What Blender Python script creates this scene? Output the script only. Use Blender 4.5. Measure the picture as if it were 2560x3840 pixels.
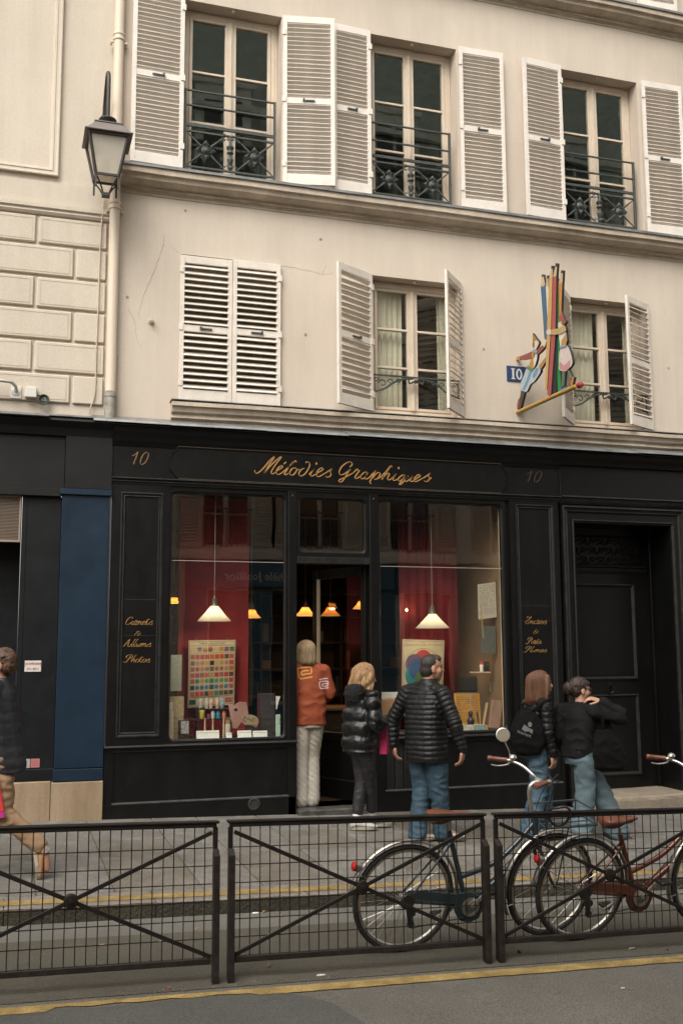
import bpy, bmesh, math, random
import numpy as np
from mathutils import Vector, Matrix
random.seed(7)
for o in list(bpy.data.objects): bpy.data.objects.remove(o)
SC = bpy.context.scene
COL = SC.collection
PI = math.pi
# ------------------------------------------------------------------ camera, sky, sun, exposure
CAMP = Vector((0.0, -11.0, 1.665))
FPX = 3883.9
_pi, _ya, _ro = [math.radians(v) for v in (7.545, 17.752, -0.294)]
CF = Vector((math.sin(_ya)*math.cos(_pi), math.cos(_ya)*math.cos(_pi), math.sin(_pi)))
_r = Vector((math.cos(_ya), -math.sin(_ya), 0)); _u = _r.cross(CF)
CR = _r*math.cos(_ro) + _u*math.sin(_ro)
CU = _u*math.cos(_ro) - _r*math.sin(_ro)
cd = bpy.data.cameras.new('camera'); cam = bpy.data.objects.new('camera', cd); COL.objects.link(cam)
cd.sensor_fit = 'VERTICAL'; cd.sensor_height = 36.0; cd.sensor_width = 24.0
cd.lens = FPX/3840*36; cd.clip_start = 0.05; cd.clip_end = 2000
_m = Matrix((CR, CU, -CF)).transposed().to_4x4(); _m.translation = CAMP
cam.matrix_world = _m
SC.camera = cam
W = bpy.data.worlds.new('World'); SC.world = W; W.use_nodes = True
wn = W.node_tree.nodes; wl = W.node_tree.links; wn.clear()
wo = wn.new('ShaderNodeOutputWorld'); bg = wn.new('ShaderNodeBackground'); bg.inputs[1].default_value = 0.15
sky = wn.new('ShaderNodeTexSky'); sky.sky_type = 'NISHITA'; sky.sun_disc = False
SUN_EL, SUN_AZ = math.radians(51), math.radians(217)      # azimuth from +Y clockwise
sky.sun_elevation = SUN_EL; sky.sun_rotation = SUN_AZ
sky.air_density = 1.0; sky.dust_density = 4.0; sky.ozone_density = 1.0
hs = wn.new('ShaderNodeHueSaturation'); hs.inputs['Saturation'].default_value = 0.12
tn = wn.new('ShaderNodeMix'); tn.data_type = 'RGBA'; tn.blend_type = 'MULTIPLY'; tn.inputs[0].default_value = 1.0; tn.inputs[7].default_value = (1.0, 0.97, 0.915, 1)
wl.new(sky.outputs[0], hs.inputs['Color']); wl.new(hs.outputs[0], tn.inputs[6]); wl.new(tn.outputs[2], bg.inputs[0]); wl.new(bg.outputs[0], wo.inputs[0])
sl = bpy.data.lights.new('sun', 'SUN'); sl.energy = 0.9; sl.angle = math.radians(40); sl.color = (1.0, 0.95, 0.87)
so = bpy.data.objects.new('sun', sl); COL.objects.link(so)
_d = Vector((math.sin(SUN_AZ)*math.cos(SUN_EL), math.cos(SUN_AZ)*math.cos(SUN_EL), math.sin(SUN_EL)))
so.rotation_euler = (-_d).to_track_quat('-Z', 'Y').to_euler(); so.location = _d*30
vs = SC.view_settings; vs.view_transform = 'Standard'; vs.look = 'None'; vs.gamma = 1.0; vs.exposure = 0.95; vs.use_curve_mapping = False
SC.render.engine = 'CYCLES'
SC.cycles.max_bounces = 8; SC.cycles.transparent_max_bounces = 16; SC.cycles.glossy_bounces = 4
SC.cycles.sample_clamp_indirect = 4.0; SC.cycles.use_denoising = True; SC.cycles.caustics_reflective = False; SC.cycles.caustics_refractive = False

# ------------------------------------------------------------------ pixels -> positions (a pixel gives a direction, a plane the distance)
_z = 1280/1568
ZO = {1: (0, 0, _z), 2: (1280, 0, _z), 3: (0, 860, _z), 4: (1280, 860, _z), 5: (0, 1560, _z), 6: (1280, 1560, _z), 7: (0, 2300, _z), 8: (1280, 2300, _z),
      9: (0, 2980, _z), 10: (1280, 2980, _z), 'wl1': (600, 1820, 520/1568), 'wl2': (600, 2300, 520/1568), 'tr': (1060, 1820, 420/1568), 'dr': (1060, 2360, 420/1411),
      'wr1': (1380, 1840, 560/1568), 'wr2': (1400, 2340, 540/1568), 'pen': (1860, 960, 380/1442), 'lan': (260, 260, 260/1176), 'b1': (1280, 2900, 640/1568),
      'b2': (1860, 2900, 700/1568), 'b3': (1780, 2640, 780/1568), 'fl': (0, 2900, 900/1568), 'sg': (900, 1660, 760/1568), 'pl': (400, 2260, 240/1568), 'pr': (1900, 2260, 220/1568)}
def ray(z, x, y):
    o = ZO[z]; nx = o[0]+x*o[2]; ny = o[1]+y*o[2]
    return CF + CR*((nx-1280)/FPX) - CU*((ny-1920)/FPX)
def onY(z, x, y, Y):
    d = ray(z, x, y); return CAMP + d*((Y-CAMP.y)/d.y)
def onX(z, x, y, X):
    d = ray(z, x, y); return CAMP + d*((X-CAMP.x)/d.x)
SX = -0.027
def pave(x, y): return SX*x + 0.02*y
def road(x, y=0): return -0.17 + SX*x
def onG(z, x, y, base=-0.17, sy=0.0):
    d = ray(z, x, y)
    t = (base + SX*CAMP.x + sy*CAMP.y - CAMP.z)/(d.z - SX*d.x - sy*d.y)
    return CAMP + d*t

# ------------------------------------------------------------------ materials
MATS = {}
def mat(name, col, rough=0.6, metal=0.0, var=0.12, vscale=6.0, bump=0.0, bscale=40.0, streak=0.0, col2=None, spec=0.5, emit=0.0, emitc=None, sheen=0.0, coat=0.0, speck=0.0, trans=0.0, stain=0.0):
    if name in MATS: return MATS[name]
    m = bpy.data.materials.new(name); m.use_nodes = True; MATS[name] = m
    n = m.node_tree.nodes; l = m.node_tree.links
    b = n['Principled BSDF']
    b.inputs['Roughness'].default_value = rough; b.inputs['Metallic'].default_value = metal
    b.inputs['Specular IOR Level'].default_value = spec
    if sheen: b.inputs['Sheen Weight'].default_value = sheen
    if coat: b.inputs['Coat Weight'].default_value = coat; b.inputs['Coat Roughness'].default_value = 0.15
    if trans: b.inputs['Transmission Weight'].default_value = trans
    c = Vector(col)
    tc = n.new('ShaderNodeTexCoord'); oi = n.new('ShaderNodeObjectInfo')
    nz = n.new('ShaderNodeTexNoise'); nz.inputs['Scale'].default_value = vscale; nz.inputs['Detail'].default_value = 6; nz.inputs['Roughness'].default_value = 0.65
    src = tc.outputs['Object']
    if streak:
        mp = n.new('ShaderNodeMapping'); mp.inputs['Scale'].default_value = (1, 1, streak); l.new(src, mp.inputs[0]); src = mp.outputs[0]
    l.new(src, nz.inputs['Vector'])
    rp = n.new('ShaderNodeValToRGB'); rp.color_ramp.elements[0].position = 0.3; rp.color_ramp.elements[1].position = 0.7
    a = c*(1-var); d = Vector(col2) if col2 else c*(1+var)
    rp.color_ramp.elements[0].color = (*a, 1); rp.color_ramp.elements[1].color = (*d, 1)
    l.new(nz.outputs['Fac'], rp.inputs[0]); out = rp.outputs[0]
    if speck:
        n3 = n.new('ShaderNodeTexNoise'); n3.inputs['Scale'].default_value = 90; n3.inputs['Detail'].default_value = 3
        l.new(tc.outputs['Object'], n3.inputs['Vector'])
        r3 = n.new('ShaderNodeValToRGB'); r3.color_ramp.elements[0].position = 0.33; r3.color_ramp.elements[1].position = 0.67
        r3.color_ramp.elements[0].color = (1-speck,)*3+(1,); r3.color_ramp.elements[1].color = (1+speck,)*3+(1,)
        l.new(n3.outputs['Fac'], r3.inputs[0])
        mx = n.new('ShaderNodeMix'); mx.data_type = 'RGBA'; mx.blend_type = 'MULTIPLY'; mx.inputs[0].default_value = 1.0
        l.new(out, mx.inputs[6]); l.new(r3.outputs[0], mx.inputs[7]); out = mx.outputs[2]
    l.new(out, b.inputs['Base Color'])
    if stain:
        n4 = n.new('ShaderNodeTexNoise'); n4.inputs['Scale'].default_value = 1.0; n4.inputs['Detail'].default_value = 7; n4.inputs['Roughness'].default_value = 0.7; m4 = n.new('ShaderNodeMapping'); m4.inputs['Scale'].default_value = (5.5, 5.5, 0.35); l.new(tc.outputs['Object'], m4.inputs[0]); l.new(m4.outputs[0], n4.inputs['Vector'])
        n5 = n.new('ShaderNodeTexNoise'); n5.inputs['Scale'].default_value = 0.45; n5.inputs['Detail'].default_value = 8; n5.inputs['Roughness'].default_value = 0.75; l.new(tc.outputs['Object'], n5.inputs['Vector'])
        for nn, lo, hi, k_ in ((n4, .36, .6, stain), (n5, .38, .62, stain*.8)):
            r4 = n.new('ShaderNodeValToRGB'); r4.color_ramp.elements[0].position = lo; r4.color_ramp.elements[1].position = hi; r4.color_ramp.elements[0].color = (1-k_, 1-k_*1.12, 1-k_*1.3, 1); r4.color_ramp.elements[1].color = (1, 1, 1, 1); l.new(nn.outputs['Fac'], r4.inputs[0])
            mx = n.new('ShaderNodeMix'); mx.data_type = 'RGBA'; mx.blend_type = 'MULTIPLY'; mx.inputs[0].default_value = 1.0; l.new(out, mx.inputs[6]); l.new(r4.outputs[0], mx.inputs[7]); out = mx.outputs[2]
        l.new(out, b.inputs['Base Color'])
    mr = n.new('ShaderNodeMapRange'); mr.inputs[3].default_value = max(0.02, rough-0.1); mr.inputs[4].default_value = min(1, rough+0.12)
    l.new(nz.outputs['Fac'], mr.inputs[0]); l.new(mr.outputs[0], b.inputs['Roughness'])
    if bump:
        n2 = n.new('ShaderNodeTexNoise'); n2.inputs['Scale'].default_value = bscale; n2.inputs['Detail'].default_value = 5
        l.new(tc.outputs['Object'], n2.inputs['Vector'])
        bp = n.new('ShaderNodeBump'); bp.inputs['Strength'].default_value = min(1, bump); bp.inputs['Distance'].default_value = 0.02
        l.new(n2.outputs['Fac'], bp.inputs['Height']); l.new(bp.outputs[0], b.inputs['Normal'])
    if emit:
        b.inputs['Emission Color'].default_value = (*(emitc or col), 1); b.inputs['Emission Strength'].default_value = emit
    return m
def srgb(r, g, b):
    f = lambda v: ((v/255+0.055)/1.055)**2.4 if v > 10 else v/255/12.92
    return (f(r), f(g), f(b))

# ------------------------------------------------------------------ mesh building
class MB:
    def __init__(s): s.v = []; s.f = []; s.mi = []; s.cm = 0
    def add(s, vs, fs):
        k = len(s.v); s.v += [tuple(p) for p in vs]
        for f in fs: s.f.append([i+k for i in f]); s.mi.append(s.cm)
        return s
    def box(s, x0, x1, y0, y1, z0, z1):
        return s.add([(x0,y0,z0),(x1,y0,z0),(x1,y1,z0),(x0,y1,z0),(x0,y0,z1),(x1,y0,z1),(x1,y1,z1),(x0,y1,z1)],
                     [(0,3,2,1),(4,5,6,7),(0,1,5,4),(1,2,6,5),(2,3,7,6),(3,0,4,7)])
    def obox(s, c, ax, ay, az):     # oriented box: centre + three half-axis vectors
        c = Vector(c); ax = Vector(ax); ay = Vector(ay); az = Vector(az)
        vs = [c+ax*i+ay*j+az*k for k in (-1,1) for i, j in ((-1,-1),(1,-1),(1,1),(-1,1))]
        return s.add(vs, [(0,3,2,1),(4,5,6,7),(0,1,5,4),(1,2,6,5),(2,3,7,6),(3,0,4,7)])
    def bar(s, a, b, w, h, up=(0,0,1)):
        a = Vector(a); b = Vector(b); d = (b-a); L = d.length; d.normalize(); up = Vector(up)
        sx = d.cross(up)
        if sx.length < 1e-4: sx = d.cross(Vector((1,0,0)))
        sx.normalize(); uz = sx.cross(d)
        return s.obox((a+b)/2, d*(L/2), sx*(w/2), uz*(h/2))
    def tube(s, pts, r, n=8, closed=False, cap=True):
        pts = [Vector(p) for p in pts]; k = len(pts); rs = r if hasattr(r, '__len__') else [r]*k
        rings = []; ref = None
        for i, p in enumerate(pts):
            if closed: t = pts[(i+1) % k]-pts[i-1]
            else: t = pts[min(i+1, k-1)]-pts[max(i-1, 0)]
            t.normalize()
            if ref is None:
                ref = t.orthogonal()
                if abs(t.z) < 0.9: ref = Vector((0,0,1))-t*t.z
            ref = (ref-t*ref.dot(t)); ref.normalize(); bi = t.cross(ref)
            rings.append([p+(ref*math.cos(2*PI*j/n)+bi*math.sin(2*PI*j/n))*rs[i] for j in range(n)])
        vs = [p for q in rings for p in q]; fs = []
        for i in range(k if closed else k-1):
            for j in range(n):
                a = i*n+j; b = i*n+(j+1) % n; c = ((i+1) % k)*n+(j+1) % n; d = ((i+1) % k)*n+j
                fs.append((a, b, c, d))
        if cap and not closed: fs += [tuple(range(n-1, -1, -1)), tuple((k-1)*n+j for j in range(n))]
        return s.add(vs, fs)
    def lathe(s, prof, n=24, c=(0,0,0), axis=(0,0,1), cap=True):
        c = Vector(c); az = Vector(axis).normalized(); ax = az.orthogonal().normalized(); ay = az.cross(ax)
        vs = []; fs = []
        for r, h in prof:
            for j in range(n): vs.append(c+az*h+(ax*math.cos(2*PI*j/n)+ay*math.sin(2*PI*j/n))*max(r, 1e-5))
        for i in range(len(prof)-1):
            for j in range(n): fs.append((i*n+j, i*n+(j+1) % n, (i+1)*n+(j+1) % n, (i+1)*n+j))
        if cap: fs += [tuple(range(n-1, -1, -1)), tuple((len(prof)-1)*n+j for j in range(n))]
        return s.add(vs, fs)
    def prism(s, poly, fn0, fn1):   # polygon [(a,b)], two maps to 3D
        k = len(poly); vs = [fn0(*p) for p in poly]+[fn1(*p) for p in poly]
        fs = [tuple(range(k-1, -1, -1)), tuple(range(k, 2*k))]+[(i, (i+1) % k, k+(i+1) % k, k+i) for i in range(k)]
        return s.add(vs, fs)
    def sweep(s, prof, path_a, path_b, dirs):   # profile (u,v) extruded from a to b; dirs=(U,V)
        U, V = Vector(dirs[0]), Vector(dirs[1]); a = Vector(path_a); b = Vector(path_b); k = len(prof)
        vs = [a+U*p[0]+V*p[1] for p in prof]+[b+U*p[0]+V*p[1] for p in prof]
        return s.add(vs, [tuple(range(k-1, -1, -1)), tuple(range(k, 2*k))]+[(i, (i+1) % k, k+(i+1) % k, k+i) for i in range(k)])
    def frame(s, x0, x1, z0, z1, w, y0, y1):     # rectangular frame lying in XZ
        s.box(x0, x0+w, y0, y1, z0, z1); s.box(x1-w, x1, y0, y1, z0, z1)
        s.box(x0+w, x1-w, y0, y1, z0, z0+w); s.box(x0+w, x1-w, y0, y1, z1-w, z1); return s
    def mframe(s, x0, x1, z0, z1, prof):         # mitred moulding: prof = [(inset, y)] swept round a rectangle
        k = len(prof); vs = []
        for (sx, sz) in ((0,0),(1,0),(1,1),(0,1)):
            for (i, y) in prof: vs.append(((x1-i) if sx else (x0+i), y, (z1-i) if sz else (z0+i)))
        fs = [(c*k+j, ((c+1) % 4)*k+j, ((c+1) % 4)*k+j+1, c*k+j+1) for c in range(4) for j in range(k-1)]
        return s.add(vs, fs)
    def build(s, name, m=None, parent=None, smooth=False, bevel=0.0, weld=False):
        me = bpy.data.meshes.new(name); me.from_pydata(s.v, [], s.f)
        ms = m if isinstance(m, (list, tuple)) else [m]
        for q in ms:
            if q: me.materials.append(q)
        if len(ms) > 1: me.polygons.foreach_set('material_index', s.mi)
        bm = bmesh.new(); bm.from_mesh(me)
        if weld: bmesh.ops.remove_doubles(bm, verts=bm.verts, dist=1e-5)
        bmesh.ops.recalc_face_normals(bm, faces=bm.faces)
        if bevel:
            eg = [e for e in bm.edges if len(e.link_faces) == 2 and e.calc_face_angle(0) > 0.5]
            bmesh.ops.bevel(bm, geom=eg, offset=bevel, segments=1, affect='EDGES', clamp_overlap=True)
        bm.to_mesh(me); bm.free()
        if smooth:
            me.polygons.foreach_set('use_smooth', [True]*len(me.polygons))
            if smooth != 2:
                try: me.set_sharp_from_angle(angle=math.radians(40))
                except Exception: pass
        me.update()
        return link(name, me, parent)
def link(name, me, parent=None):
    o = bpy.data.objects.new(name, me); COL.objects.link(o)
    if parent is not None: o.parent = parent; o.matrix_parent_inverse = parent.matrix_basis.inverted()
    return o
def empty(name, loc=(0,0,0), parent=None):
    o = bpy.data.objects.new(name, None); COL.objects.link(o); o.location = loc; o.empty_display_size = 0.1
    if parent is not None: o.parent = parent; o.matrix_parent_inverse = parent.matrix_basis.inverted()
    return o
def tag(o, label=None, cat=None, group=None, kind=None):
    if label: o['label'] = label
    if cat: o['category'] = cat
    if group: o['group'] = group
    if kind: o['kind'] = kind
    return o
def text_mb(txt, size, fn, align='CENTER', depth=0.0, shear=0.0, bold=0.0):
    """built-in font -> flat mesh; fn maps (x, y) of the letters to a position"""
    cu = bpy.data.curves.new('lettering', 'FONT'); cu.body = txt; cu.size = size; cu.align_x = align; cu.shear = shear; cu.offset = bold
    cu.resolution_u = 3
    ob = bpy.data.objects.new('lettering', cu); COL.objects.link(ob)
    dg = bpy.context.evaluated_depsgraph_get(); me = ob.evaluated_get(dg).to_mesh()
    mb = MB(); mb.add([fn(v.co.x, v.co.y) for v in me.vertices], [tuple(p.vertices) for p in me.polygons])
    ob.evaluated_get(dg).to_mesh_clear(); bpy.data.objects.remove(ob); bpy.data.curves.remove(cu)
    return mb
def catmull(P, n=6, closed=False):
    P = [Vector(p) for p in P]; k = len(P); out = []
    rng = range(k if closed else k-1)
    for i in rng:
        p0 = P[i-1] if (closed or i > 0) else P[0]; p1 = P[i]; p2 = P[(i+1) % k]; p3 = P[(i+2) % k] if (closed or i+2 < k) else P[-1]
        for j in range(n):
            t = j/n
            out.append(0.5*((2*p1)+(p2-p0)*t+(2*p0-5*p1+4*p2-p3)*t*t+(3*p1-p0-3*p2+p3)*t**3))
    if not closed: out.append(P[-1])
    return out
# ------------------------------------------------------------------ base materials
M_WALL = mat('cream_plaster', (0.595, 0.515, 0.428), 0.85, var=0.10, vscale=0.9, bump=0.12, bscale=55, streak=0.45, col2=(0.645, 0.565, 0.478), speck=0.05, stain=.05)
M_WALL2 = mat('pale_plaster', (0.585, 0.515, 0.425), 0.85, var=0.09, vscale=1.2, bump=0.12, bscale=50, streak=0.4, col2=(0.63, 0.56, 0.47), speck=0.06, stain=.06)
M_LEDGE = mat('weathered_stone_ledge', (0.61, 0.52, 0.42), 0.85, var=0.26, vscale=2.2, bump=0.25, bscale=30, col2=(0.66, 0.57, 0.465), speck=0.08, stain=.16)
M_DRIP = mat('grimy_drip_edge', (0.33, 0.27, 0.21), 0.9, var=0.35, vscale=5, bump=0.3, bscale=40, col2=(0.48, 0.40, 0.32))
M_ZINC = mat('zinc_flashing', (0.24, 0.245, 0.24), 0.5, metal=0.6, var=0.3, vscale=5, bump=0.15, bscale=20)
M_SHUT = mat('shutter_paint', (0.72, 0.665, 0.60), 0.6, var=0.09, vscale=5, bump=0.1, bscale=60, speck=0.05)
M_SHUT2 = mat('old_shutter_paint', (0.68, 0.62, 0.545), 0.65, var=0.13, vscale=4, bump=0.15, bscale=50, speck=0.06)
M_WOOD = mat('window_paint', (0.60, 0.505, 0.40), 0.5, var=0.08, vscale=5, bump=0.06)
M_IRON = mat('painted_iron', (0.065, 0.074, 0.068), 0.5, metal=0.3, var=0.3, vscale=20, bump=0.2, bscale=120)
M_DARK = mat('dark_room', (0.02, 0.02, 0.018), 0.9, var=0.3, vscale=3); M_ROOM = mat('dim_room_wall', (0.20, 0.215, 0.185), 0.9, var=0.3, vscale=2)
M_PIPE = mat('pipe_paint', (0.655, 0.555, 0.44), 0.5, var=0.08, vscale=4, streak=0.3)
def glass_mat(name, ior=1.5, tint=(1, 1, 1), rough=0.0):
    m = bpy.data.materials.new(name); m.use_nodes = True; n = m.node_tree.nodes; l = m.node_tree.links; n.clear()
    o = n.new('ShaderNodeOutputMaterial'); mx = n.new('ShaderNodeMixShader'); tr = n.new('ShaderNodeBsdfTransparent'); gl = n.new('ShaderNodeBsdfGlossy'); fr = n.new('ShaderNodeFresnel')
    tr.inputs[0].default_value = (*tint, 1); gl.inputs['Roughness'].default_value = rough
    ge = n.new('ShaderNodeNewGeometry'); mi = n.new('ShaderNodeMapRange'); mi.inputs[3].default_value = ior; mi.inputs[4].default_value = 1/ior   # same reflectance from both sides of the sheet
    l.new(ge.outputs['Backfacing'], mi.inputs[0]); l.new(mi.outputs[0], fr.inputs[0])
    tc = n.new('ShaderNodeTexCoord'); nz = n.new('ShaderNodeTexNoise'); nz.inputs['Scale'].default_value = 1.6; nz.inputs['Detail'].default_value = 1
    bp = n.new('ShaderNodeBump'); bp.inputs['Strength'].default_value = 0.06; bp.inputs['Distance'].default_value = 0.02
    l.new(tc.outputs['Object'], nz.inputs['Vector']); l.new(nz.outputs['Fac'], bp.inputs['Height']); l.new(bp.outputs[0], gl.inputs['Normal'])
    l.new(fr.outputs[0], mx.inputs[0]); l.new(tr.outputs[0], mx.inputs[1]); l.new(gl.outputs[0], mx.inputs[2]); l.new(mx.outputs[0], o.inputs[0])
    return m
M_GLASS = glass_mat('window_glass', 2.0, (0.95, 0.965, 0.94))
M_SHOPGLASS = glass_mat('shop_glass', 1.75, (0.97, 0.98, 0.97))

# ------------------------------------------------------------------ ground
def asphalt(name, col, col2, speck=0.35, rough=0.85):
    return mat(name, col, rough, var=0.12, vscale=1.4, bump=0.5, bscale=160, col2=col2, speck=speck)
M_ROAD = asphalt('road_asphalt', (0.084, 0.077, 0.064), (0.112, 0.103, 0.088))
M_LANE = asphalt('lane_asphalt', (0.056, 0.049, 0.036), (0.075, 0.067, 0.050))
M_PATCH = asphalt('patch_asphalt', (0.056, 0.055, 0.051), (0.072, 0.070, 0.064))
M_GUT = mat('gutter_concrete', (0.10, 0.094, 0.083), 0.8, var=0.16, vscale=2.5, bump=0.25, bscale=90, speck=0.15)
M_SLAB = mat('granite_slab', (0.15, 0.143, 0.132), 0.7, var=0.2, vscale=3.0, bump=0.3, bscale=120, col2=(0.20, 0.19, 0.175), speck=0.42, stain=.2)
M_SLAB2 = mat('granite_slab_brown', (0.13, 0.118, 0.10), 0.7, var=0.2, vscale=3.0, bump=0.3, bscale=120, col2=(0.175, 0.16, 0.137), speck=0.4, stain=.2)
M_JOINT = mat('joint_mortar', (0.11, 0.068, 0.036), 0.9, var=0.3, vscale=8, bump=0.3)
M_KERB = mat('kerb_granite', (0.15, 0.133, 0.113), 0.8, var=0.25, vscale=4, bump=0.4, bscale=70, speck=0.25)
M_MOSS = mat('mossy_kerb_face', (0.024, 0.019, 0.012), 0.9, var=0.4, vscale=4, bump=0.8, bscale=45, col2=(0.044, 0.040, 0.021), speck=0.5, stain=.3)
M_YEL = mat('yellow_paint', (0.25, 0.17, 0.052), 0.7, var=0.3, vscale=7, bump=0.3, bscale=140, col2=(0.40, 0.285, 0.105), speck=0.3, stain=.25)
def sheet(name, x0, x1, y0, y1, zf, m, dz=0.0, parent=None, nx=24):
    mb = MB(); xs = [x0+(x1-x0)*i/nx for i in range(nx+1)]
    mb.add([(x, y, zf(x, y)+dz) for x in xs for y in (y0, y1)], [(2*i, 2*i+2, 2*i+3, 2*i+1) for i in range(nx)])
    return mb.build(name, m, parent)
tag(sheet('road', -70, 70, -9.75, -3.38, road, M_ROAD), kind='structure')
tag(sheet('gutter', -30, 40, -3.81, -3.40, road, M_GUT, 0.004), kind='structure')
tag(sheet('cycle_lane', -30, 40, -5.02, -3.81, road, M_LANE, 0.004), kind='structure')
def ragged(name, x0, x1, y0, y1, zf, m, dz, amp, step=0.06, bite=None):
    r = random.Random(len(name)); mb = MB(); n = int((x1-x0)/step); vs = []
    for i in range(n+1):
        x = x0+(x1-x0)*i/n; a = y0+r.uniform(-amp, amp); b = y1+r.uniform(-amp, amp)*0.6
        if bite: a += bite(x)
        vs += [(x, a, zf(x, a)+dz), (x, b, zf(x, b)+dz)]
    mb.add(vs, [(2*i, 2*i+2, 2*i+3, 2*i+1) for i in range(n)])
    return tag(mb.build(name, m), kind='structure')
def patch_edge(x): return -5.165 + 0.022*math.sin(x*7.3)+0.014*math.sin(x*19.0+1)
ragged('road_marking', -6, 14, -5.20, -5.085, road, M_YEL, 0.006, 0.004, bite=lambda x: (0.05+0.012*math.sin(x*23) if 0.25 < x < 1.35 else 0.0))
ragged('kerb_marking', -6, 14, -3.272, -3.145, pave, M_YEL, 0.004, 0.006)
mb = MB(); k = 60; pts = [(-3+i*(4.55/k), patch_edge(-3+i*4.55/k)+(0.012 if i % 2 else 0)) for i in range(k+1)]
low = [(1.72, -5.4), (1.80, -5.8), (1.62, -6.3), (1.7, -7.0), (-3, -7.0)]
poly = pts+low; mb.add([(x, y, road(x)+0.003) for x, y in poly], [tuple(range(len(poly)))])
tag(mb.build('asphalt_patch', M_PATCH), kind='structure')
# pavement: mortar bed, granite slabs, kerbstones
pv = tag(sheet('pavement', -30, 40, -3.36, 0.9, pave, M_JOINT, -0.011), kind='structure')
r = random.Random(3); xs = [-1.62, -0.98, -0.36, 0.257, 0.81, 1.455, 1.915, 2.55, 3.2, 3.83, 4.45, 5.1, 5.72, 6.35, 6.98, 7.6, 8.2, 8.8]
for i in range(len(xs)-1):
    cuts = [0.12, -1.01+r.uniform(-.25, .15), -2.05+r.uniform(-.3, .3), -3.03]
    for j in range(3):
        g = 0.004; a, b = xs[i]+g, xs[i+1]-g; c, d = cuts[j+1]+g, cuts[j]-g; dz = r.uniform(-.0015, .0015); bv = 0.004
        mb = MB()
        P = [(a, c), (b, c), (b, d), (a, d)]; Q = [(a+bv, c+bv), (b-bv, c+bv), (b-bv, d-bv), (a+bv, d-bv)]
        mb.add([(x, y, pave(x, y)-0.02) for x, y in P]+[(x, y, pave(x, y)-bv+dz) for x, y in P]+[(x, y, pave(x, y)+dz) for x, y in Q],
               [(0,1,5,4),(1,2,6,5),(2,3,7,6),(3,0,4,7),(4,5,9,8),(5,6,10,9),(6,7,11,10),(7,4,8,11),(8,9,10,11)])
        mb.build('paving_slab', M_SLAB2 if r.random() < .3 else M_SLAB, pv)
x = -1.9
while x < 9.2:
    L = r.uniform(.85, 1.25); a, b = x+.004, x+L-.004
    mb = MB(); y0, y1 = -3.355+r.uniform(-.006, .006), -3.035
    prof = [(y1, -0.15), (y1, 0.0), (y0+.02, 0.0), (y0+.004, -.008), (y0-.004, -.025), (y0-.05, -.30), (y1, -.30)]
    n = 7; vs = []; fs = []
    for i in range(n+1):
        xx = a+(b-a)*i/n
        for j, (py, pz) in enumerate(prof):
            w = r.uniform(-.006, .006) if 3 <= j <= 5 else 0
            vs.append((xx, py+w, pave(xx, py)+pz+w*.4))
    k = len(prof)
    for i in range(n):
        for j in range(k-1):
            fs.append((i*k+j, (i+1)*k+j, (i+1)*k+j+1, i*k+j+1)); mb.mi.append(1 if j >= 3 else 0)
    mb.v = vs; mb.f = fs; mb.add([], []); 
    mb.f += [tuple(range(k)), tuple(n*k+j for j in range(k))]; mb.mi += [0, 0]
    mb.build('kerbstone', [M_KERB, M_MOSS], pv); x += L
# the other side of the street, where the camera stands
op = tag(sheet('opposite_pavement', -70, 70, -13.6, -9.75, lambda x, y: road(x)+0.12, M_GUT), kind='structure')
mb = MB(); mb.bar((-70, -9.72, road(-70)+.03), (70, -9.72, road(70)+.03), .14, .18); mb.build('kerbstone', M_KERB, op)

# ------------------------------------------------------------------ walls with openings
def holed(mb, x0, x1, z0, z1, holes, yf, yb):
    xs = sorted({x0, x1}|{v for h in holes for v in h[:2]}); zs = sorted({z0, z1}|{v for h in holes for v in h[2:]})
    inside = lambda x, z: any(h[0] < x < h[1] and h[2] < z < h[3] for h in holes)
    for i in range(len(xs)-1):
        for j in range(len(zs)-1):
            if inside((xs[i]+xs[i+1])/2, (zs[j]+zs[j+1])/2): continue
            a, b, c, d = xs[i], xs[i+1], zs[j], zs[j+1]
            mb.add([(a, yf, c), (b, yf, c), (b, yf, d), (a, yf, d)], [(0,1,2,3)])
            mb.add([(a, yb, c), (b, yb, c), (b, yb, d), (a, yb, d)], [(3,2,1,0)])
    for a, b, c, d in holes:
        mb.add([(a, yf, c), (b, yf, c), (b, yf, d), (a, yf, d), (a, yb, c), (b, yb, c), (b, yb, d), (a, yb, d)], [(0,4,5,1),(1,5,6,2),(2,6,7,3),(3,7,4,0)])
    for (a, b, c, d) in ((x0, x0, z0, z1), (x1, x1, z0, z1)):
        mb.add([(a, yf, c), (a, yb, c), (a, yb, d), (a, yf, d)], [(0,1,2,3)])
    for z in (z0, z1): mb.add([(x0, yf, z), (x1, yf, z), (x1, yb, z), (x0, yb, z)], [(0,1,2,3)])
    return mb
YW = 0.10                                    # plane of the plaster wall
MAIN = tag(empty('corner_building', (4.5, 0.3, 0)), 'cream plastered apartment building with louvred shutters above the black shopfront', 'building')
UP = [(1.69, 2.84), (3.94, 5.09), (6.545, 7.70)]; UZ = (6.965, 9.12)
LO = [(1.69, 2.84), (3.94, 5.08), (6.57, 7.70)]; LZ = (4.385, 6.05)
holes = [(a, b, *UZ) for a, b in UP]+[(a, b, *LZ) for a, b in LO]+[(6.545, 7.70, 10.12, 12.2), (3.94, 5.09, 10.12, 12.2)]
holed(MB(), 0.965, 15.0, 3.95, 13.2, holes, YW, YW+0.26).build('wall', M_WALL, MAIN, weld=True)
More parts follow.
